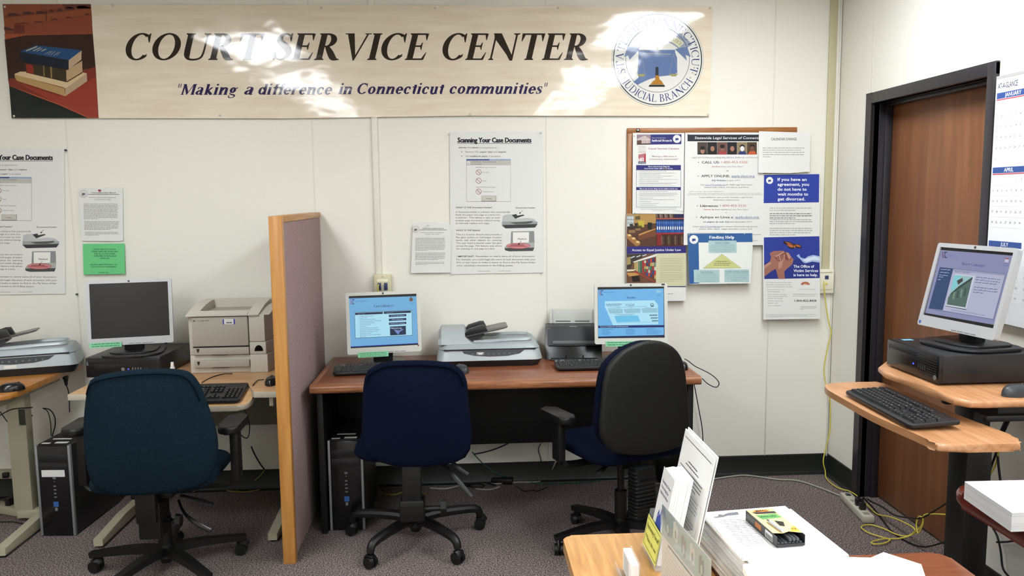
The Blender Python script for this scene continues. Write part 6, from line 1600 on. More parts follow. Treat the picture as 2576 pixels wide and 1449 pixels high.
bm = bmesh.new(); box(bm, -.055, .055, -.215, -.14, .175, .275, .010); box(bm, -.05, .05, -.2165, -.21, .248, .252, .0005); box(bm, -.05, .05, -.2165, -.21, .190, .194, .0005); finish(bm, 'bar_housing', M_cblk, t)
bm = bmesh.new(); cyl(bm, (.054, -.18, .225), (.125, -.18, .225), .012, n=14); cyl(bm, (.125, -.18, .225), (.15, -.18, .225), .036, .036, n=6); finish(bm, 'tension_knob', M_cblk, t)
lever(t, [(.06, -.06, .40), (.14, -.08, .385), (.20, -.12, .33), (.265, -.15, .262)]); lever(t, [(.08, .0, .41), (.15, -.01, .40), (.2, -.03, .36), (.25, -.05, .33)])

# chair 3: black shell back, turned
o3 = (.69, -.86, 0); y3 = .42
t = thing('swivel_chair', 'swivel chair with tall black plastic back and navy seat at the brown desk', 'chair', o3, y3)
star(t, 100, .305, 'flat'); chair_core(t, rrect(-.24, .24, -.20, .26, [.10, .10, .09, .09], 5), .475, M_navy, .045)
OUT3 = [(620, 160), (700, 82), (800, 34), (870, 17), (955, 22), (1035, 60), (1083, 120), (1108, 200), (1120, 300), (1133, 450), (1138, 600), (1112, 690), (1010, 745), (850, 775), (720, 775), (625, 750), (567, 690), (545, 600), (556, 450), (572, 300), (592, 210)]
out = px_outline(OUT3, 1300, 850, 2.635, o3, y3, -.25)
bm = bmesh.new(); pillow(bm, out[::-1], .022, .022, Matrix.Translation((0, -.25, 0)), edge=.65, rings=(1.0, .985, .96, .93, .7, .4), sub=2); finish(bm, 'back_shell', M_shell, t, smooth=70)
cx_ = sum(p[0] for p in out) / len(out); cz_ = sum(p[1] for p in out) / len(out)
bm = bmesh.new(); pillow(bm, [(cx_ + (p[0] - cx_) * .99, cz_ + (p[1] - cz_) * .985) for p in out[::-1]], .02, .06, Matrix.Translation((0, -.218, 0)), edge=.55, rings=(1.0, .985, .96, .93, .7, .4), sub=2); finish(bm, 'back_cushion', M_navy, t, smooth=80)
bx3 = cx_ - .0
bm = bmesh.new()
for k in range(13):
    z = .235 + k * .016; xx = .0
    prism(bm, rrect(bx3 - .055, bx3 + .055, -.275 + abs(k - 5) * .002, -.20, .012, 3), z, z + .010, bev=.002)
prism(bm, rrect(bx3 - .048, bx3 + .048, -.265, -.205, .012, 3), .23, .45)
finish(bm, 'bellows', M_cblk, t)
bm = bmesh.new(); sweep(bm, [(0, -.10, .415), (bx3 * .5, -.18, .38), (bx3, -.235, .40)], .02, n=8, sub=3, sec=(1.6, .5)); finish(bm, 'back_bar', M_cblk, t)
armrest(t, -.30, .05, .655, .455, -1, (.045, .11))
lever(t, [(-.08, -.05, .42), (-.12, -.06, .41), (-.15, -.07, .40), (-.18, -.07, .39)])
# ------------------------------------------------------------------ tall workstation at the right wall
M_ws = wood('workstation_beech', 'a5744c', 'c4946c', 'b5835a', grain=(9, 1, 9), scale=5, rough=.35, coat=.15)
M_steel = mat('frame_black_steel', '101111', .45, .45)
t = thing('workstation', 'tall beech and black computer workstation at the right wall in front of the door', 'workstation', (1.75, -1.75, 0))


def shelf(pts, z, th=.024, rnd=False):
    bm = bmesh.new(); P_ = [(v.x - 1.75, v.y + 1.75) for v in catmull([(p[0], p[1], 0) for p in pts] + [(pts[0][0], pts[0][1], 0)], 3)[:-1]] if rnd else [(p[0] - 1.75, p[1] + 1.75) for p in pts]
    prism(bm, P_, z - th, z, bev=.009, seg=3); return bm


def px_poly(pts, z): return [tuple(onZ(x, y, z))[:2] for x, y in pts]


kb = px_poly([(2074, 970), (2078, 966), (2090, 964), (2140, 961), (2205, 961), (2222, 964), (2300, 995), (2420, 1047), (2540, 1092), (2560, 1102), (2562, 1112), (2552, 1116), (2380, 1119), (2345, 1110), (2300, 1090), (2200, 1046), (2130, 1008), (2085, 982)], .86)
finish(shelf(kb, .86, rnd=True), 'keyboard_shelf', M_ws, t)
us = px_poly([(2209, 918), (2212, 911), (2222, 907), (2300, 893), (2420, 893)], .94)
front = px_poly([(2209, 922), (2225, 936), (2300, 962), (2360, 985), (2400, 1002), (2440, 1009), (2480, 1010), (2700, 1006)], .94)
poly = [(2.04, -1.30)] + [(1.66, -1.335)] + [tuple(p) for p in front[0:1]] + [tuple(p) for p in front[1:]]
poly = [(min(p[0], 2.04), p[1]) for p in poly]
poly = poly[:-1] + [(2.04, poly[-2][1] - .002)]
finish(shelf(poly, .94), 'upper_shelf', M_ws, t)
Cn = lambda x, y: (x - 1.75, y + 1.75)
bm = bmesh.new(); box(bm, -.145, -.06, -.20, -.10, .05, .834, .004); finish(bm, 'column', M_steel, t)
bm = bmesh.new(); box(bm, .035, .10, .05, .16, .05, .90, .004); finish(bm, 'rear_column', M_steel, t)
bm = bmesh.new(); box(bm, -.14, .25, -.18, -.12, .0, .06, .004); box(bm, -.14, .25, .18, .24, .0, .06, .004); box(bm, .0, .06, -.18, .24, .01, .05, .004); finish(bm, 'floor_frame', M_steel, t)
bm = bmesh.new(); box(bm, -.10, .28, -.22, -.195, .866, .886, .003); box(bm, -.10, .28, .0, .03, .866, .886, .003); box(bm, -.05, .08, -.2, .2, .862, .915, .003); box(bm, .255, .28, -.22, .03, .866, .915, .003); finish(bm, 'support_rail', M_steel, t)

keyboard('black keyboard on the lower shelf of the tall workstation', (1.372, -1.795, .8605), -PI / 2 - .02, D=.165, tilt=.06)
mouse('dark mouse on the upper shelf of the workstation at the right edge of the photo', (1.775, -1.925, .9405), -1.3, M_dgrey)

# ------------------------------------------------------------------ foreground tables
zc = .75
M_ctop = wood('counter_maple', 'b07c40', 'd2a05f', 'c28e4e', grain=(14, 1.2, 14), scale=5, rough=.3, coat=.25)
t = thing('counter', 'maple-topped cabinet in the foreground holding the brochure stand', 'cabinet', (.42, -2.85, 0))
P0 = onZ(1417, 1347, zc)
bm = bmesh.new(); prism(bm, rrect(-.19, .125, -.38, P0.y + 2.85, [.006, .022, .01, .01], 5), zc - .032, zc, bev=.006, seg=3); finish(bm, 'countertop', M_ctop, t)
finish(BX(-.175, .118, -.36, P0.y + 2.85 - .02, 0, zc - .032, .004), 'cabinet_body', mat('cabinet_grey', '8f8d88', .6), t)

M_ch = wood('cherry_table', '6d3a22', '92563a', '80482e', grain=(1, 12, 12), scale=5, rough=.28, coat=.3)
t = thing('side_table', 'reddish cherry table top under the paper stacks, between cabinet and workstation', 'table', (.86, -2.95, 0))
Pr = onZ(2372, 1388, zc - .005)
bm = bmesh.new(); prism(bm, rrect(-.312, Pr.x - .86, -.42, Pr.y + 2.95, [.035, .0, .01, .01], 6), zc - .035, zc - .005, bev=.004); finish(bm, 'tabletop', M_ch, t)
for x in (-.28, Pr.x - .86 - .05):
    for y in (-.38, Pr.y + 2.95 - .06): finish(BX(x - .02, x + .02, y - .02, y + .02, 0, zc - .035, .003), 'leg', M_ch, t)

M_mah = wood('mahogany', '4a1a12', '6c2c1e', '5a2217', grain=(12, 1.2, 12), scale=5, rough=.22, coat=.4)
t = thing('side_table', 'dark red mahogany table with thick rounded edge at the right edge of the photo', 'table', (1.70, -2.62, 0))
q1 = onZ(2403, 1240, .735)
bm = bmesh.new(); prism(bm, rrect(q1.x - 1.70 + .0, .33, -.42, q1.y + 2.62 + .06, [.05, .09, .05, .05], 8), .700, .745, bev=.018, seg=4); finish(bm, 'tabletop', M_mah, t)
for y in (-.36, .20): finish(BX(.24, .30, y - .03, y + .03, 0, .70, .004), 'leg', M_mah, t)

M_pap = mat('paper_bright', 'f4f4f2', .7, .2)


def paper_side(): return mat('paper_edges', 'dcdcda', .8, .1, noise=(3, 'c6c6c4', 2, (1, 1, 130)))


def ream(label, corners, z0, z1, name='paper_stack', bow=0):
    c0 = sum((Vector((p[0], p[1], 0)) for p in corners), Vector()) / len(corners)
    t = thing(name, label, 'paper', (c0.x, c0.y, z0))
    return t, [(p[0] - c0.x, p[1] - c0.y) for p in corners]


# ream on the mahogany table
cs = [(1.352, -2.312), (1.56, -2.30), (1.55, -2.58), (1.340, -2.585)]
cs = [tuple(onZ(2427, 1211, .795))[:2], (1.60, onZ(2576, 1208, .795).y), (1.60, onZ(2545, 1288, .795).y - .004), tuple(onZ(2546, 1290, .795))[:2]]
t, L = ream('thick white paper ream on the mahogany table at the right edge', cs, .745, .795)
bm = bmesh.new(); prism(bm, L, 0, .049, mi=0); finish(bm, 'lower_sheets', paper_side(), t, smooth=None)
bm = bmesh.new(); prism(bm, L, .0491, .0500); finish(bm, 'top_sheet', M_pap, t, smooth=None)

# big loose stack: layers of sheets, each group slightly turned
tz = .838
C_ = [tuple(onZ(1762, 1289, tz))[:2], tuple(onZ(1975, 1272, tz))[:2], tuple(onZ(2118, 1386, tz))[:2], tuple(onZ(1868, 1405, tz))[:2]]
t, L = ream('tall messy stack of white forms carrying the pen box', C_, zc - .005, tz)
H = tz - (zc - .005)
r1 = random.Random(3)
MU = paper_side(); MPU = mat('purple_sheet', '7a76a8', .7)
nl = 16
for k in range(nl):
    z0 = H * k / nl; z1 = H * (k + 1) / nl - .0006
    f = k / nl
    dx = -.012 * math.sin(f * 5.2) + r1.uniform(-.004, .004); dy = r1.uniform(-.006, .004) - .02 * (1 - f); an = r1.uniform(-.03, .03)
    P_ = [(p[0] * math.cos(an) - p[1] * math.sin(an) + dx, p[0] * math.sin(an) + p[1] * math.cos(an) + dy) for p in L]
    if k == nl - 1: P_ = L
    bm = bmesh.new(); prism(bm, P_, z0, z1); finish(bm, 'sheet_bundle', MPU if k in (1, 9) and False else (M_pap if k == nl - 1 else MU), t, smooth=None)
bm = bmesh.new(); prism(bm, [(p[0] * 1.02 + .006, p[1] * 1.02 - .01) for p in L], .0005, .0020); o = finish(bm, 'folder', MPU, t, smooth=None); o['label'] = 'lilac sheet near the bottom of the stack'
# printed form lying on the top
f_ = lambda x, y, l: onZ(1400 + x / 3.4347, 1060 + y / 3.4347, tz + .0012) + Vector((0, 0, l - t_z0)) - Vector((t.location.x, t.location.y, 0))
t_z0 = t.location.z
c = Cv(f_, .0002)
sheetback(c, [(1262, 785), (1575, 776), (1868, 1105), (1640, 1170), (1590, 1185), (1350, 890)], M_pap, .0006)
K2 = '6a6a6c'
c.poly([(1355, 832), (1365, 824), (1395, 822), (1398, 808), (1412, 804), (1440, 812), (1480, 792), (1565, 782), (1580, 806), (1480, 815), (1445, 828), (1380, 836)], '7c7c80', 2)
for i in range(14): c.rect(1400 + i * 12, 806 - i * 1.4, 1404 + i * 12, 826 - i * 1.2, '55555a', 3)
for i in range(17):
    x0 = 1392 + i * 14.0; y0 = 858 + i * 13.6; x1 = 1610 + i * 14.6
    c.greek(x0, min(x1, 1640 + i * 11), y0, 5, K2 if i not in (4, 5) else '3c3c3e', 2, slope=-.055)
c.build('printed_form', t)

# second pile of bright paper in front
z2 = .830
pp = [tuple(onZ(x, y, z2))[:2] for x, y in ((1872, 1418), (2050, 1398), (2190, 1402), (2302, 1446), (2380, 1520), (1930, 1560))]
t, L = ream('pile of blank white paper at the bottom of the photo, before the form stack', pp, zc - .005, z2)
H2 = z2 - zc + .005
for k in range(5):
    an = r1.uniform(-.02, .02); P_ = [(p[0] * math.cos(an) - p[1] * math.sin(an) + r1.uniform(-.003, .003), p[0] * math.sin(an) + p[1] * math.cos(an) - .003 * (4 - k)) for p in L]
    bm = bmesh.new(); prism(bm, P_, H2 * k / 5, H2 * (k + 1) / 5 - .0008); finish(bm, 'sheet_bundle', M_pap if k == 4 else MU, t, smooth=None)
bm = bmesh.new(); q = [(p[0] * .96, p[1] * .96, H2) for p in L[2:5]]
a = Vector(q[0]); b_ = Vector(q[1]); d_ = Vector(q[2])
vs_ = [bm.verts.new(v) for v in (a, a + Vector((.03, .0, .012)), b_ + Vector((.025, .012, .016)), b_ + Vector((.012, -.03, .004)), d_)]
bm.faces.new(vs_); r = bmesh.ops.extrude_face_region(bm, geom=bm.faces[:]); [setattr(v, 'co', v.co - Vector((0, 0, .0006))) for v in r['geom'] if isinstance(v, bmesh.types.BMVert)]
finish(bm, 'curled_sheet', M_pap, t, smooth=None)

# pen box
ZB = tz + .0022
c0 = onZ(1952, 1376, ZB); cR = onZ(2027, 1374, ZB); cB = onZ(1885, 1306, ZB)
ux = (cR - c0).normalized(); ang = math.atan2(ux.y, ux.x); bw = (cR - c0).length; bl = (cB - c0).length
uy = Vector((-ux.y, ux.x, 0)); vy = (cB - c0)
bl = vy.dot(uy); bh = .024
t = thing('pen_box', 'yellow and black box of pens with open end, on the form stack', 'pen box', ((c0.x + cR.x) / 2, (c0.y + cR.y) / 2, ZB), ang + .12)
M_by = mat('box_yellow', 'e8cf94', .4, .4); M_bb = mat('box_black', '2c2b2e', .4, .4)
hw_ = bw / 2; PS = bl / .155
bm = bmesh.new(); box(bm, -hw_, hw_, .006, bl, 0, .0008); box(bm, -hw_, -hw_ + .0008, .0, bl, 0, bh); box(bm, hw_ - .0008, hw_, .0, bl, 0, bh); box(bm, -hw_, hw_, bl - .0008, bl, 0, bh); box(bm, -hw_, hw_, .0, .001, 0, .006)
finish(bm, 'tray', M_bb, t, smooth=None)
bm = bmesh.new(); prism(bm, [(-hw_, .022), (-hw_ * .3, .017), (hw_ * .2, .024), (hw_, .012), (hw_, bl), (-hw_, bl)], bh - .0008, bh); tp = finish(bm, 'lid', M_by, t, smooth=None)
bs = bl; bl = .155
c = Cv(lambda x, y, l: Vector((x, y * PS, bh + l)), .0002)
c.poly([(-hw_ * .9, bl - .004), (hw_ * .9, bl - .004), (hw_ * .9, bl - .03), (-hw_ * .9, bl - .03)], 'dcc98e', 1)
c.poly([(-hw_ * .8, bl - .016), (hw_ * .9, bl - .018), (hw_ * .9, bl - .030), (-hw_ * .6, bl - .028)], '2c2b2e', 2); c.disc(0, bl - .012, hw_ * .62, .0065, 'd98a2c', 3, 24)
cf = Cv(lambda x, y, l: Vector((x, -y * PS, bh + l)), .0002); cf.bm = c.bm; cf.ms = c.ms
cf.text('BIC', 0, -(bl - .0155), .0075, '1c1c1c', 5, w=hw_ * .85, align='c', bold=2)
c.poly([(-hw_ * .75, bl - .034), (hw_ * .8, bl - .032), (hw_ * .9, bl - .056), (-hw_ * .6, bl - .060)], '5fa05a', 2)
cf.text('Xtra Life', 0, -(bl - .049), .008, '203c20', 4, w=hw_ * 1.2, align='c', bold=.8)
c.poly([(hw_ * .1, .085), (hw_ * .62, .075), (hw_ * .35, .050), (hw_ * .05, .055)], '1c1414', 2)
c.ring(hw_ * .1, .03, .012, .0135, 'f0e8c8', 2, 16, a0=20, a1=160); c.poly([(hw_ * .3, .02), (hw_, .02), (hw_, .05), (hw_ * .6, .04)], 'e0b040', 2)
cf.text('12', hw_ * .62, -.030, .008, '1c1c1c', 4, w=.009, bold=1)
c.build('lid_print', tp)
c = Cv(lambda x, y, l: Vector((-hw_ - l, x * PS, y)), .0002); c.rect(.075, .006, .105, .018, 'b06a2c', 1); c.rect(.02, .003, .055, .02, 'c8c8c8', 1)
for i in range(14): c.rect(.022 + i * .0022, .004, .0232 + i * .0022, .014, '333333', 2)
c.greek(.11, .15, .016, .002, '8c8c8c', 1); c.greek(.11, .15, .011, .002, '8c8c8c', 1); c.build('side_print', t)
pens = [(-hw_ + .006 + i * .0086, .0055) for i in range(8)] + [(-hw_ + .033 + i * .0086, .0135) for i in range(3)]
for i, (x, z) in enumerate(pens):
    if x > hw_ - .004: continue
    bm = bmesh.new(); cyl(bm, (0, .004, 0), (0, .145, 0), .0041, n=10); cyl(bm, (0, .0025, 0), (0, .004, 0), .0032, .0041, n=10)
    o = finish(bm, 'pen', mat('pen_grey', '3a3b3f', .35)); R_ = Matrix.Rotation(ang + .12, 4, 'Z'); o.rotation_euler = (0, 0, ang + .12)
    o.location = t.location + (R_ @ Vector((x, 0, z))); tag(o, 'dark pen in the open end of the pen box', 'pen', 'pens in the pen box')
# lone clear pen on the lid
t2 = thing('pen', 'clear pen with silvery tip lying on top of the pen box', 'pen', t.location + Vector((-.018, .05, bh + .0048)), ang + .2)
bm = bmesh.new(); cyl(bm, (0, -.034, 0), (0, .018, 0), .0038, n=12); finish(bm, 'barrel', mat('pen_clear', 'b9bcc0', .2), t2)
bm = bmesh.new(); cyl(bm, (0, .018, 0), (0, .030, 0), .0036, .0012, n=12); finish(bm, 'tip', M_mgrey, t2)

# ------------------------------------------------------------------ brochure holder and its contents
M_acr = mat('clear_acrylic', 'eef2f2', .06, .6, alpha=.16)


def quad_box(bm, q, n, th):
    A = [bm.verts.new(p) for p in q]; B = [bm.verts.new(Vector(p) + Vector(n) * th) for p in q]; k = len(q)
    bm.faces.new(A[::-1]); bm.faces.new(B)
    for i in range(k): bm.faces.new((A[i], A[(i + 1) % k], B[(i + 1) % k], B[i]))
    return A + B



# brochure stand: pocket open towards the left, leaning back to the right
SL = .20                                            # lean, metres of x per metre of height
t = thing('brochure_holder', 'clear acrylic brochure holder with yellow front label on the maple cabinet', 'brochure holder', (.42, -2.60, zc))
bm = bmesh.new()


def slabx(bm, x0, y0, y1, z0, z1, th, sl=SL, zb=0.0, r=0.0):
    """thin upright sheet in the YZ plane, leaning by sl"""
    pts = rrect(y0, y1, z0, z1, [r, r, 0, 0], 5) if r else [(y0, z0), (y1, z0), (y1, z1), (y0, z1)]
    A = [bm.verts.new((x0 + (p[1] - zb) * sl, p[0], p[1])) for p in pts]; B = [bm.verts.new((x0 + th + (p[1] - zb) * sl, p[0], p[1])) for p in pts]; k = len(pts)
    bm.faces.new(A); bm.faces.new(B[::-1])
    for i in range(k): bm.faces.new((A[i], A[(i + 1) % k], B[(i + 1) % k], B[i]))


slabx(bm, -.006, -.070, .070, .004, .075, .002); slabx(bm, .062, -.075, .080, .004, .150, .002)
for y in (-.070, .068):
    slabx(bm, -.004, y, y + .002, .004, .095, .066)
box(bm, -.006, .066, -.07, .07, 0, .004)
finish(bm, 'acrylic_pocket', M_acr, t, smooth=None)
c = Cv(lambda x, y, l: Vector((-.0065 + (.084 - y) * SL - l, .066 - x, .084 - y)), .0002)
c.rect(0, 0, .130, .074, 'e4e478', 0); c.frame(.006, .006, .126, .068, .0012, '3c3f20', 2)
c.text('Representing Yourself?', .012, .027, .0105, '2c2e1c', 2, w=.108); c.text('**Please take one', .012, .052, .0095, '2c2e1c', 2, w=.10)
o = c.build('yellow_label', t)

t = thing('brochure_stack', 'stack of folded white brochures with a blue drawing, standing in the acrylic holder', 'brochures', (.420, -2.603, zc + .006))
bm = bmesh.new()
for k in range(13): slabx(bm, .002 + k * .0033, -.048 + r1.uniform(-.001, .001), .046 + r1.uniform(-.001, .001), 0, .200 + r1.uniform(-.002, .002), .0030)
finish(bm, 'folded_sheets', M_pap, t, smooth=None)
c = Cv(lambda x, y, l: Vector((.0012 + (.202 - y) * SL - l, .047 - x, .202 - y)), .0002)
c.rect(0, 0, .095, .202, 'e6e8e8', 0)
for i, s in enumerate(('Restraining Orders:', 'How to Apply for', 'Relief from Abuse')): c.text(s, .012, .033 + i * .013, .0075, '2c3760', 2, w=(.074, .064, .068)[i])
c.poly([(.022, .150), (.026, .105), (.034, .092), (.040, .104), (.046, .098), (.050, .082), (.056, .080), (.060, .100), (.070, .112), (.074, .165), (.060, .175), (.030, .170)], '3c55a6', 2)
c.ring(.048, .170, .014, .026, 'dfe4ee', 3, 20); c.ring(.048, .170, .012, .013, '6a7cb8', 4, 20); c.ring(.048, .170, .019, .020, '6a7cb8', 4, 20); c.disc(.034, .106, .0035, .0035, 'b8a0c8', 4, 10)
c.build('front_print', t)

t = thing('leaflet', 'tall white printed leaflet with a black top line, standing behind the folded brochures', 'leaflet', (.492, -2.560, zc + .0005))
bm = bmesh.new(); slabx(bm, .0, -.118, .122, 0, .262, .0025); slabx(bm, .006, -.118, .122, 0, .266, .002); finish(bm, 'sheets', M_pap, t, smooth=None)
c = Cv(lambda x, y, l: Vector((-.0006 + (.262 - y) * SL - l, .122 - x, .262 - y)), .0002)
c.rect(.012, .014, .226, .0155, '2b2b2d', 1); c.rect(.0035, .001, .0045, .25, 'b4b6b8', 1)
c.greek(.075, .150, .060, .0036, '4a4a4c', 1); c.greek(.060, .165, .069, .0036, '4a4a4c', 1)
y = .082
for n_, lst in ((4, .8), (5, .6), (4, .4), (6, .7), (5, .5)):
    c.para(.020, .205, y, .0085, n_, .0032, '68686c', 1, last=lst); y += n_ * .0085 + .007
c.build('print', t)

# sign holder in front, facing left
t = thing('sign_holder', 'clear acrylic sign holder with a puzzle-piece leaflet, nearest the camera on the maple cabinet', 'sign holder', (.417, -2.71, zc))
ex = Vector((.023, -.285, 0))


def sgn(u, v, l): return Vector((ex.x * u - l, ex.y * u, v))


bm = bmesh.new(); q = [sgn(0, 0, .002), sgn(1, 0, .002), sgn(1, .181, .002), sgn(0, .181, .002)]; quad_ = [Vector(p) for p in q]
A = [bm.verts.new(p) for p in quad_]; B = [bm.verts.new(p + Vector((.002, 0, 0))) for p in quad_]
bm.faces.new(A); bm.faces.new(B[::-1]); [bm.faces.new((A[i], A[(i + 1) % 4], B[(i + 1) % 4], B[i])) for i in range(4)]
box(bm, -.03, .03, -.28, 0, 0, .003); finish(bm, 'acrylic_sheet', M_acr, t, smooth=None)
c = Cv(lambda x, y, l: sgn(x, .179 - y, l - .0012), .0002)
c.rect(.01, 0, .99, .179, 'e6dac8', 0); c.rect(.01, 0, .99, .070, 'a9b5a8', 1)
c.poly([(.01, 0), (.3, 0), (.24, .05), (.14, .055), (.01, .035)], '7e948e', 2); c.poly([(.01, .0), (.08, .0), (.10, .03), (.01, .02)], '2a4a6a', 3)
for k in range(5):
    x = .10 + k * .17; o_ = (.004, -.004, .006, 0, .003)[k]
    c.poly([(x, .014 + o_), (x + .05, .010 + o_), (x + .055, .018 + o_), (x + .085, .014 + o_), (x + .10, .034 + o_), (x + .085, .038 + o_), (x + .09, .050 + o_), (x + .05, .055 + o_), (x + .04, .046 + o_), (x, .050 + o_)], ('7b8476', 'd6d6c4', '8a8676', 'd0cfbe', '76806f')[k], 3)
    c.poly([(x + .03, .030 + o_), (x + .06, .028 + o_), (x + .07, .044 + o_), (x + .035, .046 + o_)], ('c4c6b4', '8c9282', 'c0beac', '8f8c7c', 'bfc4b0')[k], 4)
c.greek(.16, .93, .078, .006, '4a5048', 4)
for k in range(9): c.greek(.08, .90, .092 + k * .009, .0012, '8a8072', 3)
c.build('leaflet_print', t)

t = thing('business_card_holder', 'small clear holder of business cards at the bottom of the photo on the maple cabinet', 'card holder', (.355, -2.695, zc))
bm = bmesh.new(); box(bm, .008, .010, -.048, .048, 0, .056); box(bm, -.026, .010, -.048, .048, 0, .002); box(bm, -.028, -.026, -.048, .048, 0, .02); finish(bm, 'acrylic_tray', M_acr, t, smooth=None)
finish(BX(-.010, .0075, -.044, .044, .0025, .052), 'business_cards', M_pap, t, smooth=None)
c = Cv(lambda x, y, l: Vector((-.0102 - l, .044 - x, .052 - y)), .0002)
for i in range(8): c.greek(.010, .078, .008 + i * .005, .0022, '6c6e74', 1, .8)
c.build('card_print', t)
# ------------------------------------------------------------------ cables, power strips
M_gryc = mat('cable_grey', 'a09e94', .5, .3); M_grn_c = mat('cable_green', '0f4a3c', .45, .4); M_ylw2 = mat('cable_dull_yellow', '8f8438', .5, .3)


def cable(name, label, pts, r, m, sub=8, cat='cable', group=None):
    P0 = sum((Vector(p) for p in pts), Vector()) / len(pts); P0.z = min(p[2] for p in pts)
    bm = bmesh.new(); sweep(bm, [Vector(p) - P0 for p in pts], r, n=8, sub=sub)
    o = finish(bm, name, m, smooth=80); o.location = P0
    return tag(o, label, cat, group)


def pY(L, y, ox=0, oy=0, s=1.0): return [onY(ox + a / s, oy + b / s, y) for a, b in L]
def pZ(L, z, ox=0, oy=0, s=1.0):
    out = []
    for a, b in L:                                    # past the foot of the right wall the cord climbs it
        p = onZ(ox + a / s, oy + b / s, z)
        if p.x > XR - .03: p = onX(ox + a / s, oy + b / s, XR - .03)
        out.append(p)
    return out
def pX(L, x, ox=0, oy=0, s=1.0): return [onX(ox + a / s, oy + b / s, x) for a, b in L]


S7 = (2050, 880, 2.546)
yc = [onY(2073, 707, -.045)] + pY([(2073, 720), (2078, 770), (2085, 812), (2091, 836), (2084, 866), (2076, 905), (2073, 935), (2078, 970), (2087, 1000), (2097, 1037), (2092, 1085), (2077, 1130)], -.045) + \
    [onY(2071, 1160, -.06), onY(2076, 1185, -.07)] + pZ([(75, 826), (140, 880), (240, 915)], .008, *S7)
yc += pZ([(330, 990), (400, 1052), (480, 1070), (560, 1100), (640, 1150), (600, 1190), (530, 1185), (440, 1145), (350, 1120), (297, 1135), (340, 1170), (430, 1200), (480, 1216), (440, 1240), (375, 1243), (368, 1228), (440, 1212), (540, 1208), (620, 1185), (680, 1130), (692, 1080), (665, 1070), (650, 1120), (662, 1175), (690, 1120), (700, 1060), (760, 1052), (850, 1056)], .010, *S7)
for p in yc: p.x = min(p.x, XR - .012)
cable('network_cable', 'bright yellow network cable hanging from the corner outlet and looped on the carpet', yc, .0032, M_yel)
# power strip by the door
a = onZ(2126, 1246, .02); b = onZ(2186, 1308, .02); d = (b - a); L = d.length; an = math.atan2(d.y, d.x)
t = thing('power_strip', 'white power strip with two black plugs on the carpet beside the door', 'power strip', ((a.x + b.x) / 2, (a.y + b.y) / 2, 0), an)
M_strip = mat('strip_white', 'b9b7a8', .45, .4)
finish(BX(-L / 2, L / 2, -.028, .028, .002, .038, .006), 'housing', M_strip, t)
finish(BX(-L / 2 + .03, -L / 2 + .055, -.012, .012, .037, .043, .002), 'switch', M_dgrey, t)
for k in range(4): finish(BX(-L / 2 + .11 + k * .055, -L / 2 + .14 + k * .055, -.015, .015, .0375, .0388), 'socket', mat('socket_shade', '8c8a7e', .6), t, smooth=None)
for k, u in enumerate((.02, .075)):
    p = t.location + Matrix.Rotation(an, 4, 'Z') @ Vector((u, 0, .039))
    q = thing('plug', ('black plug nearer the switch on the white power strip', 'black plug farther from the switch on the white power strip')[k], 'plug', p, an)
    bm = bmesh.new(); box(bm, -.014, .014, -.014, .014, 0, .035, .004); cyl(bm, (0, 0, .034), (0, 0, .058), .007, .004, n=10); finish(bm, 'plug_body', M_blk, q)
cable('extension_cable', 'pale grey power cable running along the baseboard to the white power strip', pZ([(2113, 1247), (2060, 1226), (2005, 1209), (1955, 1206), (1880, 1196), (1835, 1199), (1780, 1207), (1700, 1212), (1600, 1222)], .006), .0045, M_gryc)
cable('cord', 'black cord from the farther plug along the carpet to the workstation', [onZ(2180, 1254, .09)] + pZ([(360, 972), (430, 1005), (510, 1058), (600, 1075), (680, 1078), (760, 1035), (845, 980)], .006, *S7), .004, M_cable)
cable('cord', 'black cord from the nearer plug curving low across the carpet to the workstation', [onZ(2170, 1250, .09)] + pZ([(380, 1020), (430, 1085), (490, 1160), (590, 1228), (700, 1262), (830, 1232)], .006, *S7), .004, M_cable)
for i, (L_, m, nm) in enumerate((([(1125, 600), (1118, 650), (1085, 715), (1010, 762)], M_cable, 'black cord curving left'), ([(1165, 600), (1160, 660), (1125, 760), (1108, 860)], M_cable, 'black cord, middle one'), ([(1185, 600), (1178, 650), (1150, 750), (1100, 832)], M_yel, 'yellow cord'), ([(1160, 600), (1170, 680), (1178, 760), (1188, 840)], M_cable, 'black cord at the right'))):
    cable('cord', nm + ' hanging under the keyboard shelf of the workstation', pX(L_, 1.99, *S7), .0045 if m is M_cable else .0035, m)
cable('cord', 'black cord looping down the wall below the mahogany table', pX([(1112, 1085), (1140, 1140), (1170, 1200), (1190, 1290), (1205, 1400), (1250, 1460)], 2.035, *S7), .004, M_cable)
cable('cord', 'short horizontal black cord on the wall below the mahogany table', pX([(1165, 1232), (1230, 1230), (1300, 1222), (1339, 1250)], 2.035, *S7), .004, M_cable)
cable('cord', 'black cable bundle hanging from the upper shelf frame of the workstation', pX([(1245, 370), (1240, 430), (1215, 490), (1200, 525)], 1.99, *S7), .010, M_cable)

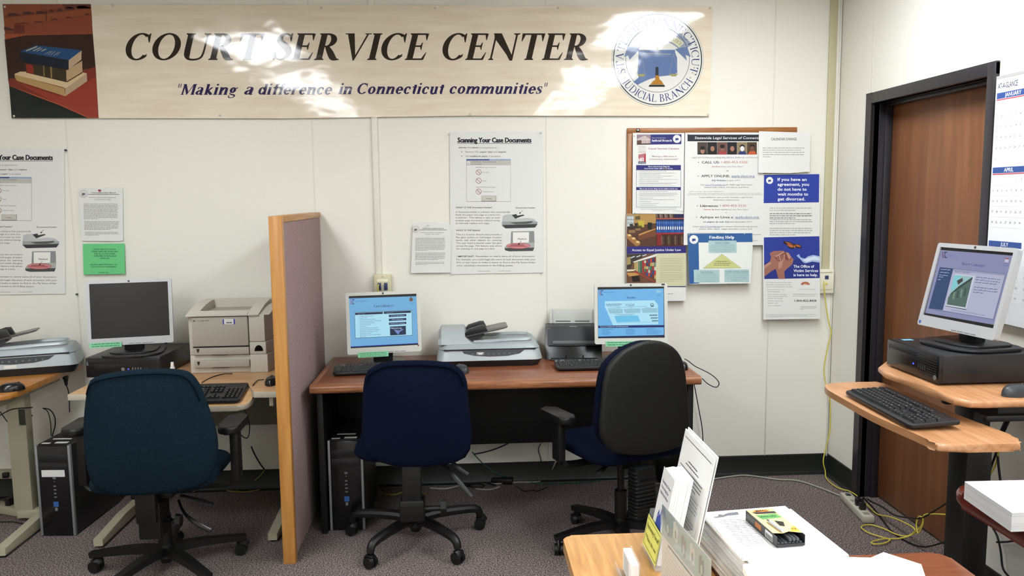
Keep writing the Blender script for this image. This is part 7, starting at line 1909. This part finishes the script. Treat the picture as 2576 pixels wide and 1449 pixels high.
# cords at the brown desk
SF = (1350, 680, 4.528)
cable('mouse_cable', 'black mouse cable looping over the right end of the brown desk', [onZ(1722, 903, .75)] + pY([(1730, 1035), (1810, 1095), (1960, 1170), (2045, 1235), (2078, 1290), (2055, 1328), (2010, 1325), (1940, 1285), (1885, 1232)], -.42, *SF)[0:], .0024, M_cable)
cable('cord', 'thin black cord hanging down the right side of the brown desk', pY([(1745, 960), (1758, 1030), (1766, 1075), (1768, 1115), (1763, 1150), (1762, 1185)], -.06), .0028, M_cable)
S4 = (1300, 850, 2.635); S3 = (650, 880, 2.547)
cable('network_cable', 'dark green network cable drooping to the carpet under the brown desk', pY([(1370, 655), (1420, 710), (1480, 762), (1560, 805)], -.06, *S3) + pZ([(1300, 1207), (1350, 1216), (1395, 1217), (1452, 1215), (1512, 1208)], .006), .003, M_grn_c)
cable('cord', 'grey cord curving down to the carpet beside the black-backed chair', pY([(262, 640), (264, 705), (265, 790), (245, 850)], -.04, *S4) + pZ([(1380, 1196), (1357, 1211), (1300, 1213), (1240, 1217), (1180, 1212)], .006), .0042, M_gryc)
cable('cord', 'black cord crossing the wall under the modesty panel', pY([(1385, 668), (1450, 655), (1520, 635), (1600, 600)], -.03, *S3), .0035, M_cable)
cable('cord', 'thin dark cord on the wall left of the black-backed chair seat', pY([(160, 700), (142, 740), (158, 800), (160, 830)], -.02, *S4), .0022, M_cable)
cable('cord', 'thin black cord lying on the carpet behind the navy chair', pZ([(1650, 870), (1700, 905), (1760, 900), (1790, 905), (1850, 880)], .005, *S3), .0025, M_cable)
for i, (dx, dy, w) in enumerate(((0, 0, 'outer'), (14, -6, 'middle'), (30, -2, 'inner'))):
    cable('network_cable', 'dull yellow cable loop beside the tower under the brown desk, %s loop' % w, pZ([(735 + dx, 830 + dy), (728 + dx, 870 + dy), (760 + dx, 915 + dy), (840 + dx, 932 + dy), (920 + dx * .3, 912), (1000, 905), (1080, 925)], .006 + .006 * i, *S3), .003, M_ylw2, group='yellow cable loops')
cable('cord', 'pale grey cord among the tangle under the navy chair', pZ([(1100, 885), (1200, 890), (1300, 868), (1360, 872), (1400, 890), (1480, 896), (1545, 878)], .006, *S3), .0045, M_gryc)
cable('cord', 'black tangled cord under the navy chair', pZ([(1290, 850), (1340, 870), (1400, 855), (1450, 872), (1390, 880), (1330, 862), (1440, 850), (1520, 868)], .014, *S3), .004, M_cable)
cable('cord', 'white cord arching behind the navy chair levers', pZ([(1270, 835), (1360, 818), (1440, 824), (1500, 812)], .008, *S3), .004, M_gryc)
p = onZ(650 + 1565 / 2.547, 880 + 852 / 2.547, .0); t = thing('power_adapter', 'black power adapter box on the carpet under the brown desk', 'power adapter', p, -.2); finish(BX(-.06, .06, -.03, .03, 0, .032, .005), 'housing', M_blk, t)
p = onZ(650 + 870 / 2.547, 880 + 860 / 2.547, .0); t = thing('power_adapter', 'pale adapter box behind the navy chair column', 'power adapter', p, .1); finish(BX(-.035, .035, -.025, .025, 0, .045, .005), 'housing', M_gryc, t)

# left side: cords under the desks
S5 = (0, 900, 2.639)
cable('cord', 'black cord sagging left from the cream leg at the far left', pY([(-20, 395), (30, 365), (90, 340), (215, 330)], -.36, *S5), .0028, M_cable)
cable('cord', 'black cord in a deep V under the far-left desk', pY([(-10, 345), (60, 440), (105, 510), (137, 535), (165, 470), (215, 380)], -.30, *S5), .0025, M_cable)
cable('cord', 'black cord from the cable slot curving down behind the far-left tower', pY([(283, 335), (330, 345), (362, 390), (366, 450), (352, 500), (346, 540)], -.25, *S5), .0028, M_cable)
cable('cord', 'thin cord beside it running to the top of the far-left tower', pY([(290, 338), (318, 360), (335, 430), (340, 520)], -.23, *S5), .0022, M_cable)
cable('cord', 'black cord hanging from a plug between the two left desks', pY([(440, 180), (455, 230), (460, 300), (462, 360)], -.2, *S5), .0026, M_cable)
t = thing('plug', 'black inline plug hanging between the two left desks', 'plug', tuple(onY(440 / 2.639, 900 + 185 / 2.639, -.2))); bm = bmesh.new(); cyl(bm, (0, 0, 0), (0, 0, .035), .006, .012, n=12); box(bm, -.013, .013, -.008, .008, .034, .052, .003); finish(bm, 'plug_body', M_blk, t)
cable('cord', 'black cord looping below the keyboard shelf behind the right armrest', pY([(1605, 325), (1640, 380), (1657, 450), (1650, 520), (1630, 533), (1600, 512), (1572, 462)], -.50, *S5), .0025, M_cable)
cable('cord', 'black cord standing against the wall left of the partition', pY([(1668, 588), (1690, 640), (1725, 700), (1758, 745)], -.03, *S5), .0040, M_cable)
cable('cord', 'dull yellow cord drooping to the carpet left of the partition', pY([(1758, 745), (1720, 790)], -.04, *S5) + pZ([(1640, 850), (1560, 888), (1450, 875), (1330, 884), (1260, 885)], .006, *S5), .003, M_ylw2)
cable('cord', 'second dull yellow cord lying along the baseboard left of the partition', pZ([(1280, 890), (1400, 865), (1500, 880), (1620, 890), (1740, 870), (1850, 820)], .007, *S5), .003, M_ylw2)
cable('cord', 'black mouse cable running over the left maple desk towards the printer', [onZ(664, 955, .750), onZ(648, 957, .746), onZ(637, 968, .746), onZ(632, 985, .72)], .0022, M_cable)
cable('cord', 'black keyboard cable on the left maple desk in front of the printer', pZ([(508, 962), (530, 950), (560, 941), (585, 940)], .7445), .0022, M_cable)
cable('cord', 'thick black cord between the dark screen and the beige printer', pY([(415, 862), (435, 872), (455, 888), (470, 900)], -.035), .0045, M_cable)
cable('cord', 'thin black cord crossing to the back of the beige printer', pY([(440, 900), (455, 897), (470, 898)], -.035), .0025, M_cable)
a = onZ(0, 1268, .03); b = onZ(92, 1283, .03)
t = thing('power_strip', 'beige power strip on the carpet at the far left behind the tower', 'power strip', ((a.x + b.x) / 2 - .05, (a.y + b.y) / 2, 0), math.atan2((b - a).y, (b - a).x))
finish(BX(-.2, .2, -.03, .03, .002, .045, .005), 'housing', M_legc, t)
for k in range(3): finish(BX(-.10 + k * .1, -.07 + k * .1, -.018, .012, .044, .085, .004), 'adapter_plug', M_blk, t)
t = thing('wall_power_strip', 'beige power strip mounted on the wall above the baseboard at the far left', 'power strip', (onY(45, 1195, 0).x, 0, onY(45, 1198, 0).z))
finish(BX(-.22, .22, -.04, 0, 0, .045, .004), 'housing', M_legc, t)
for k in range(3): finish(BX(-.12 + k * .07, -.09 + k * .07, -.06, -.038, .01, .04, .004), 'adapter_plug', M_blk, t)
cable('cord', 'black cord snaking over the carpet at the far left edge', pZ([(-20, 985), (60, 1000), (130, 970), (160, 985), (240, 990)], .01, *S5), .003, M_cable)
cable('cord', 'thin black cord on the carpet in front of the far-left tower foot', pZ([(0, 1090), (80, 1088), (150, 1100), (240, 1098)], .006, *S5), .0025, M_cable)
# cable of the yellow cord in the outlet behind the Law Library's screen
cable('network_cable', "yellow cable plugged into the outlet above the Law Library's screen", [onY(953, 716, -.036), onY(951, 722, -.05), onY(952, 732, -.05), onY(953, 745, -.04)], .003, M_yel)
cable('network_cable', "white cable plugged into the outlet above the Law Library's screen", [onY(964, 717, -.036), onY(962, 724, -.05), onY(962, 733, -.05), onY(963, 745, -.04)], .003, M_gryc)
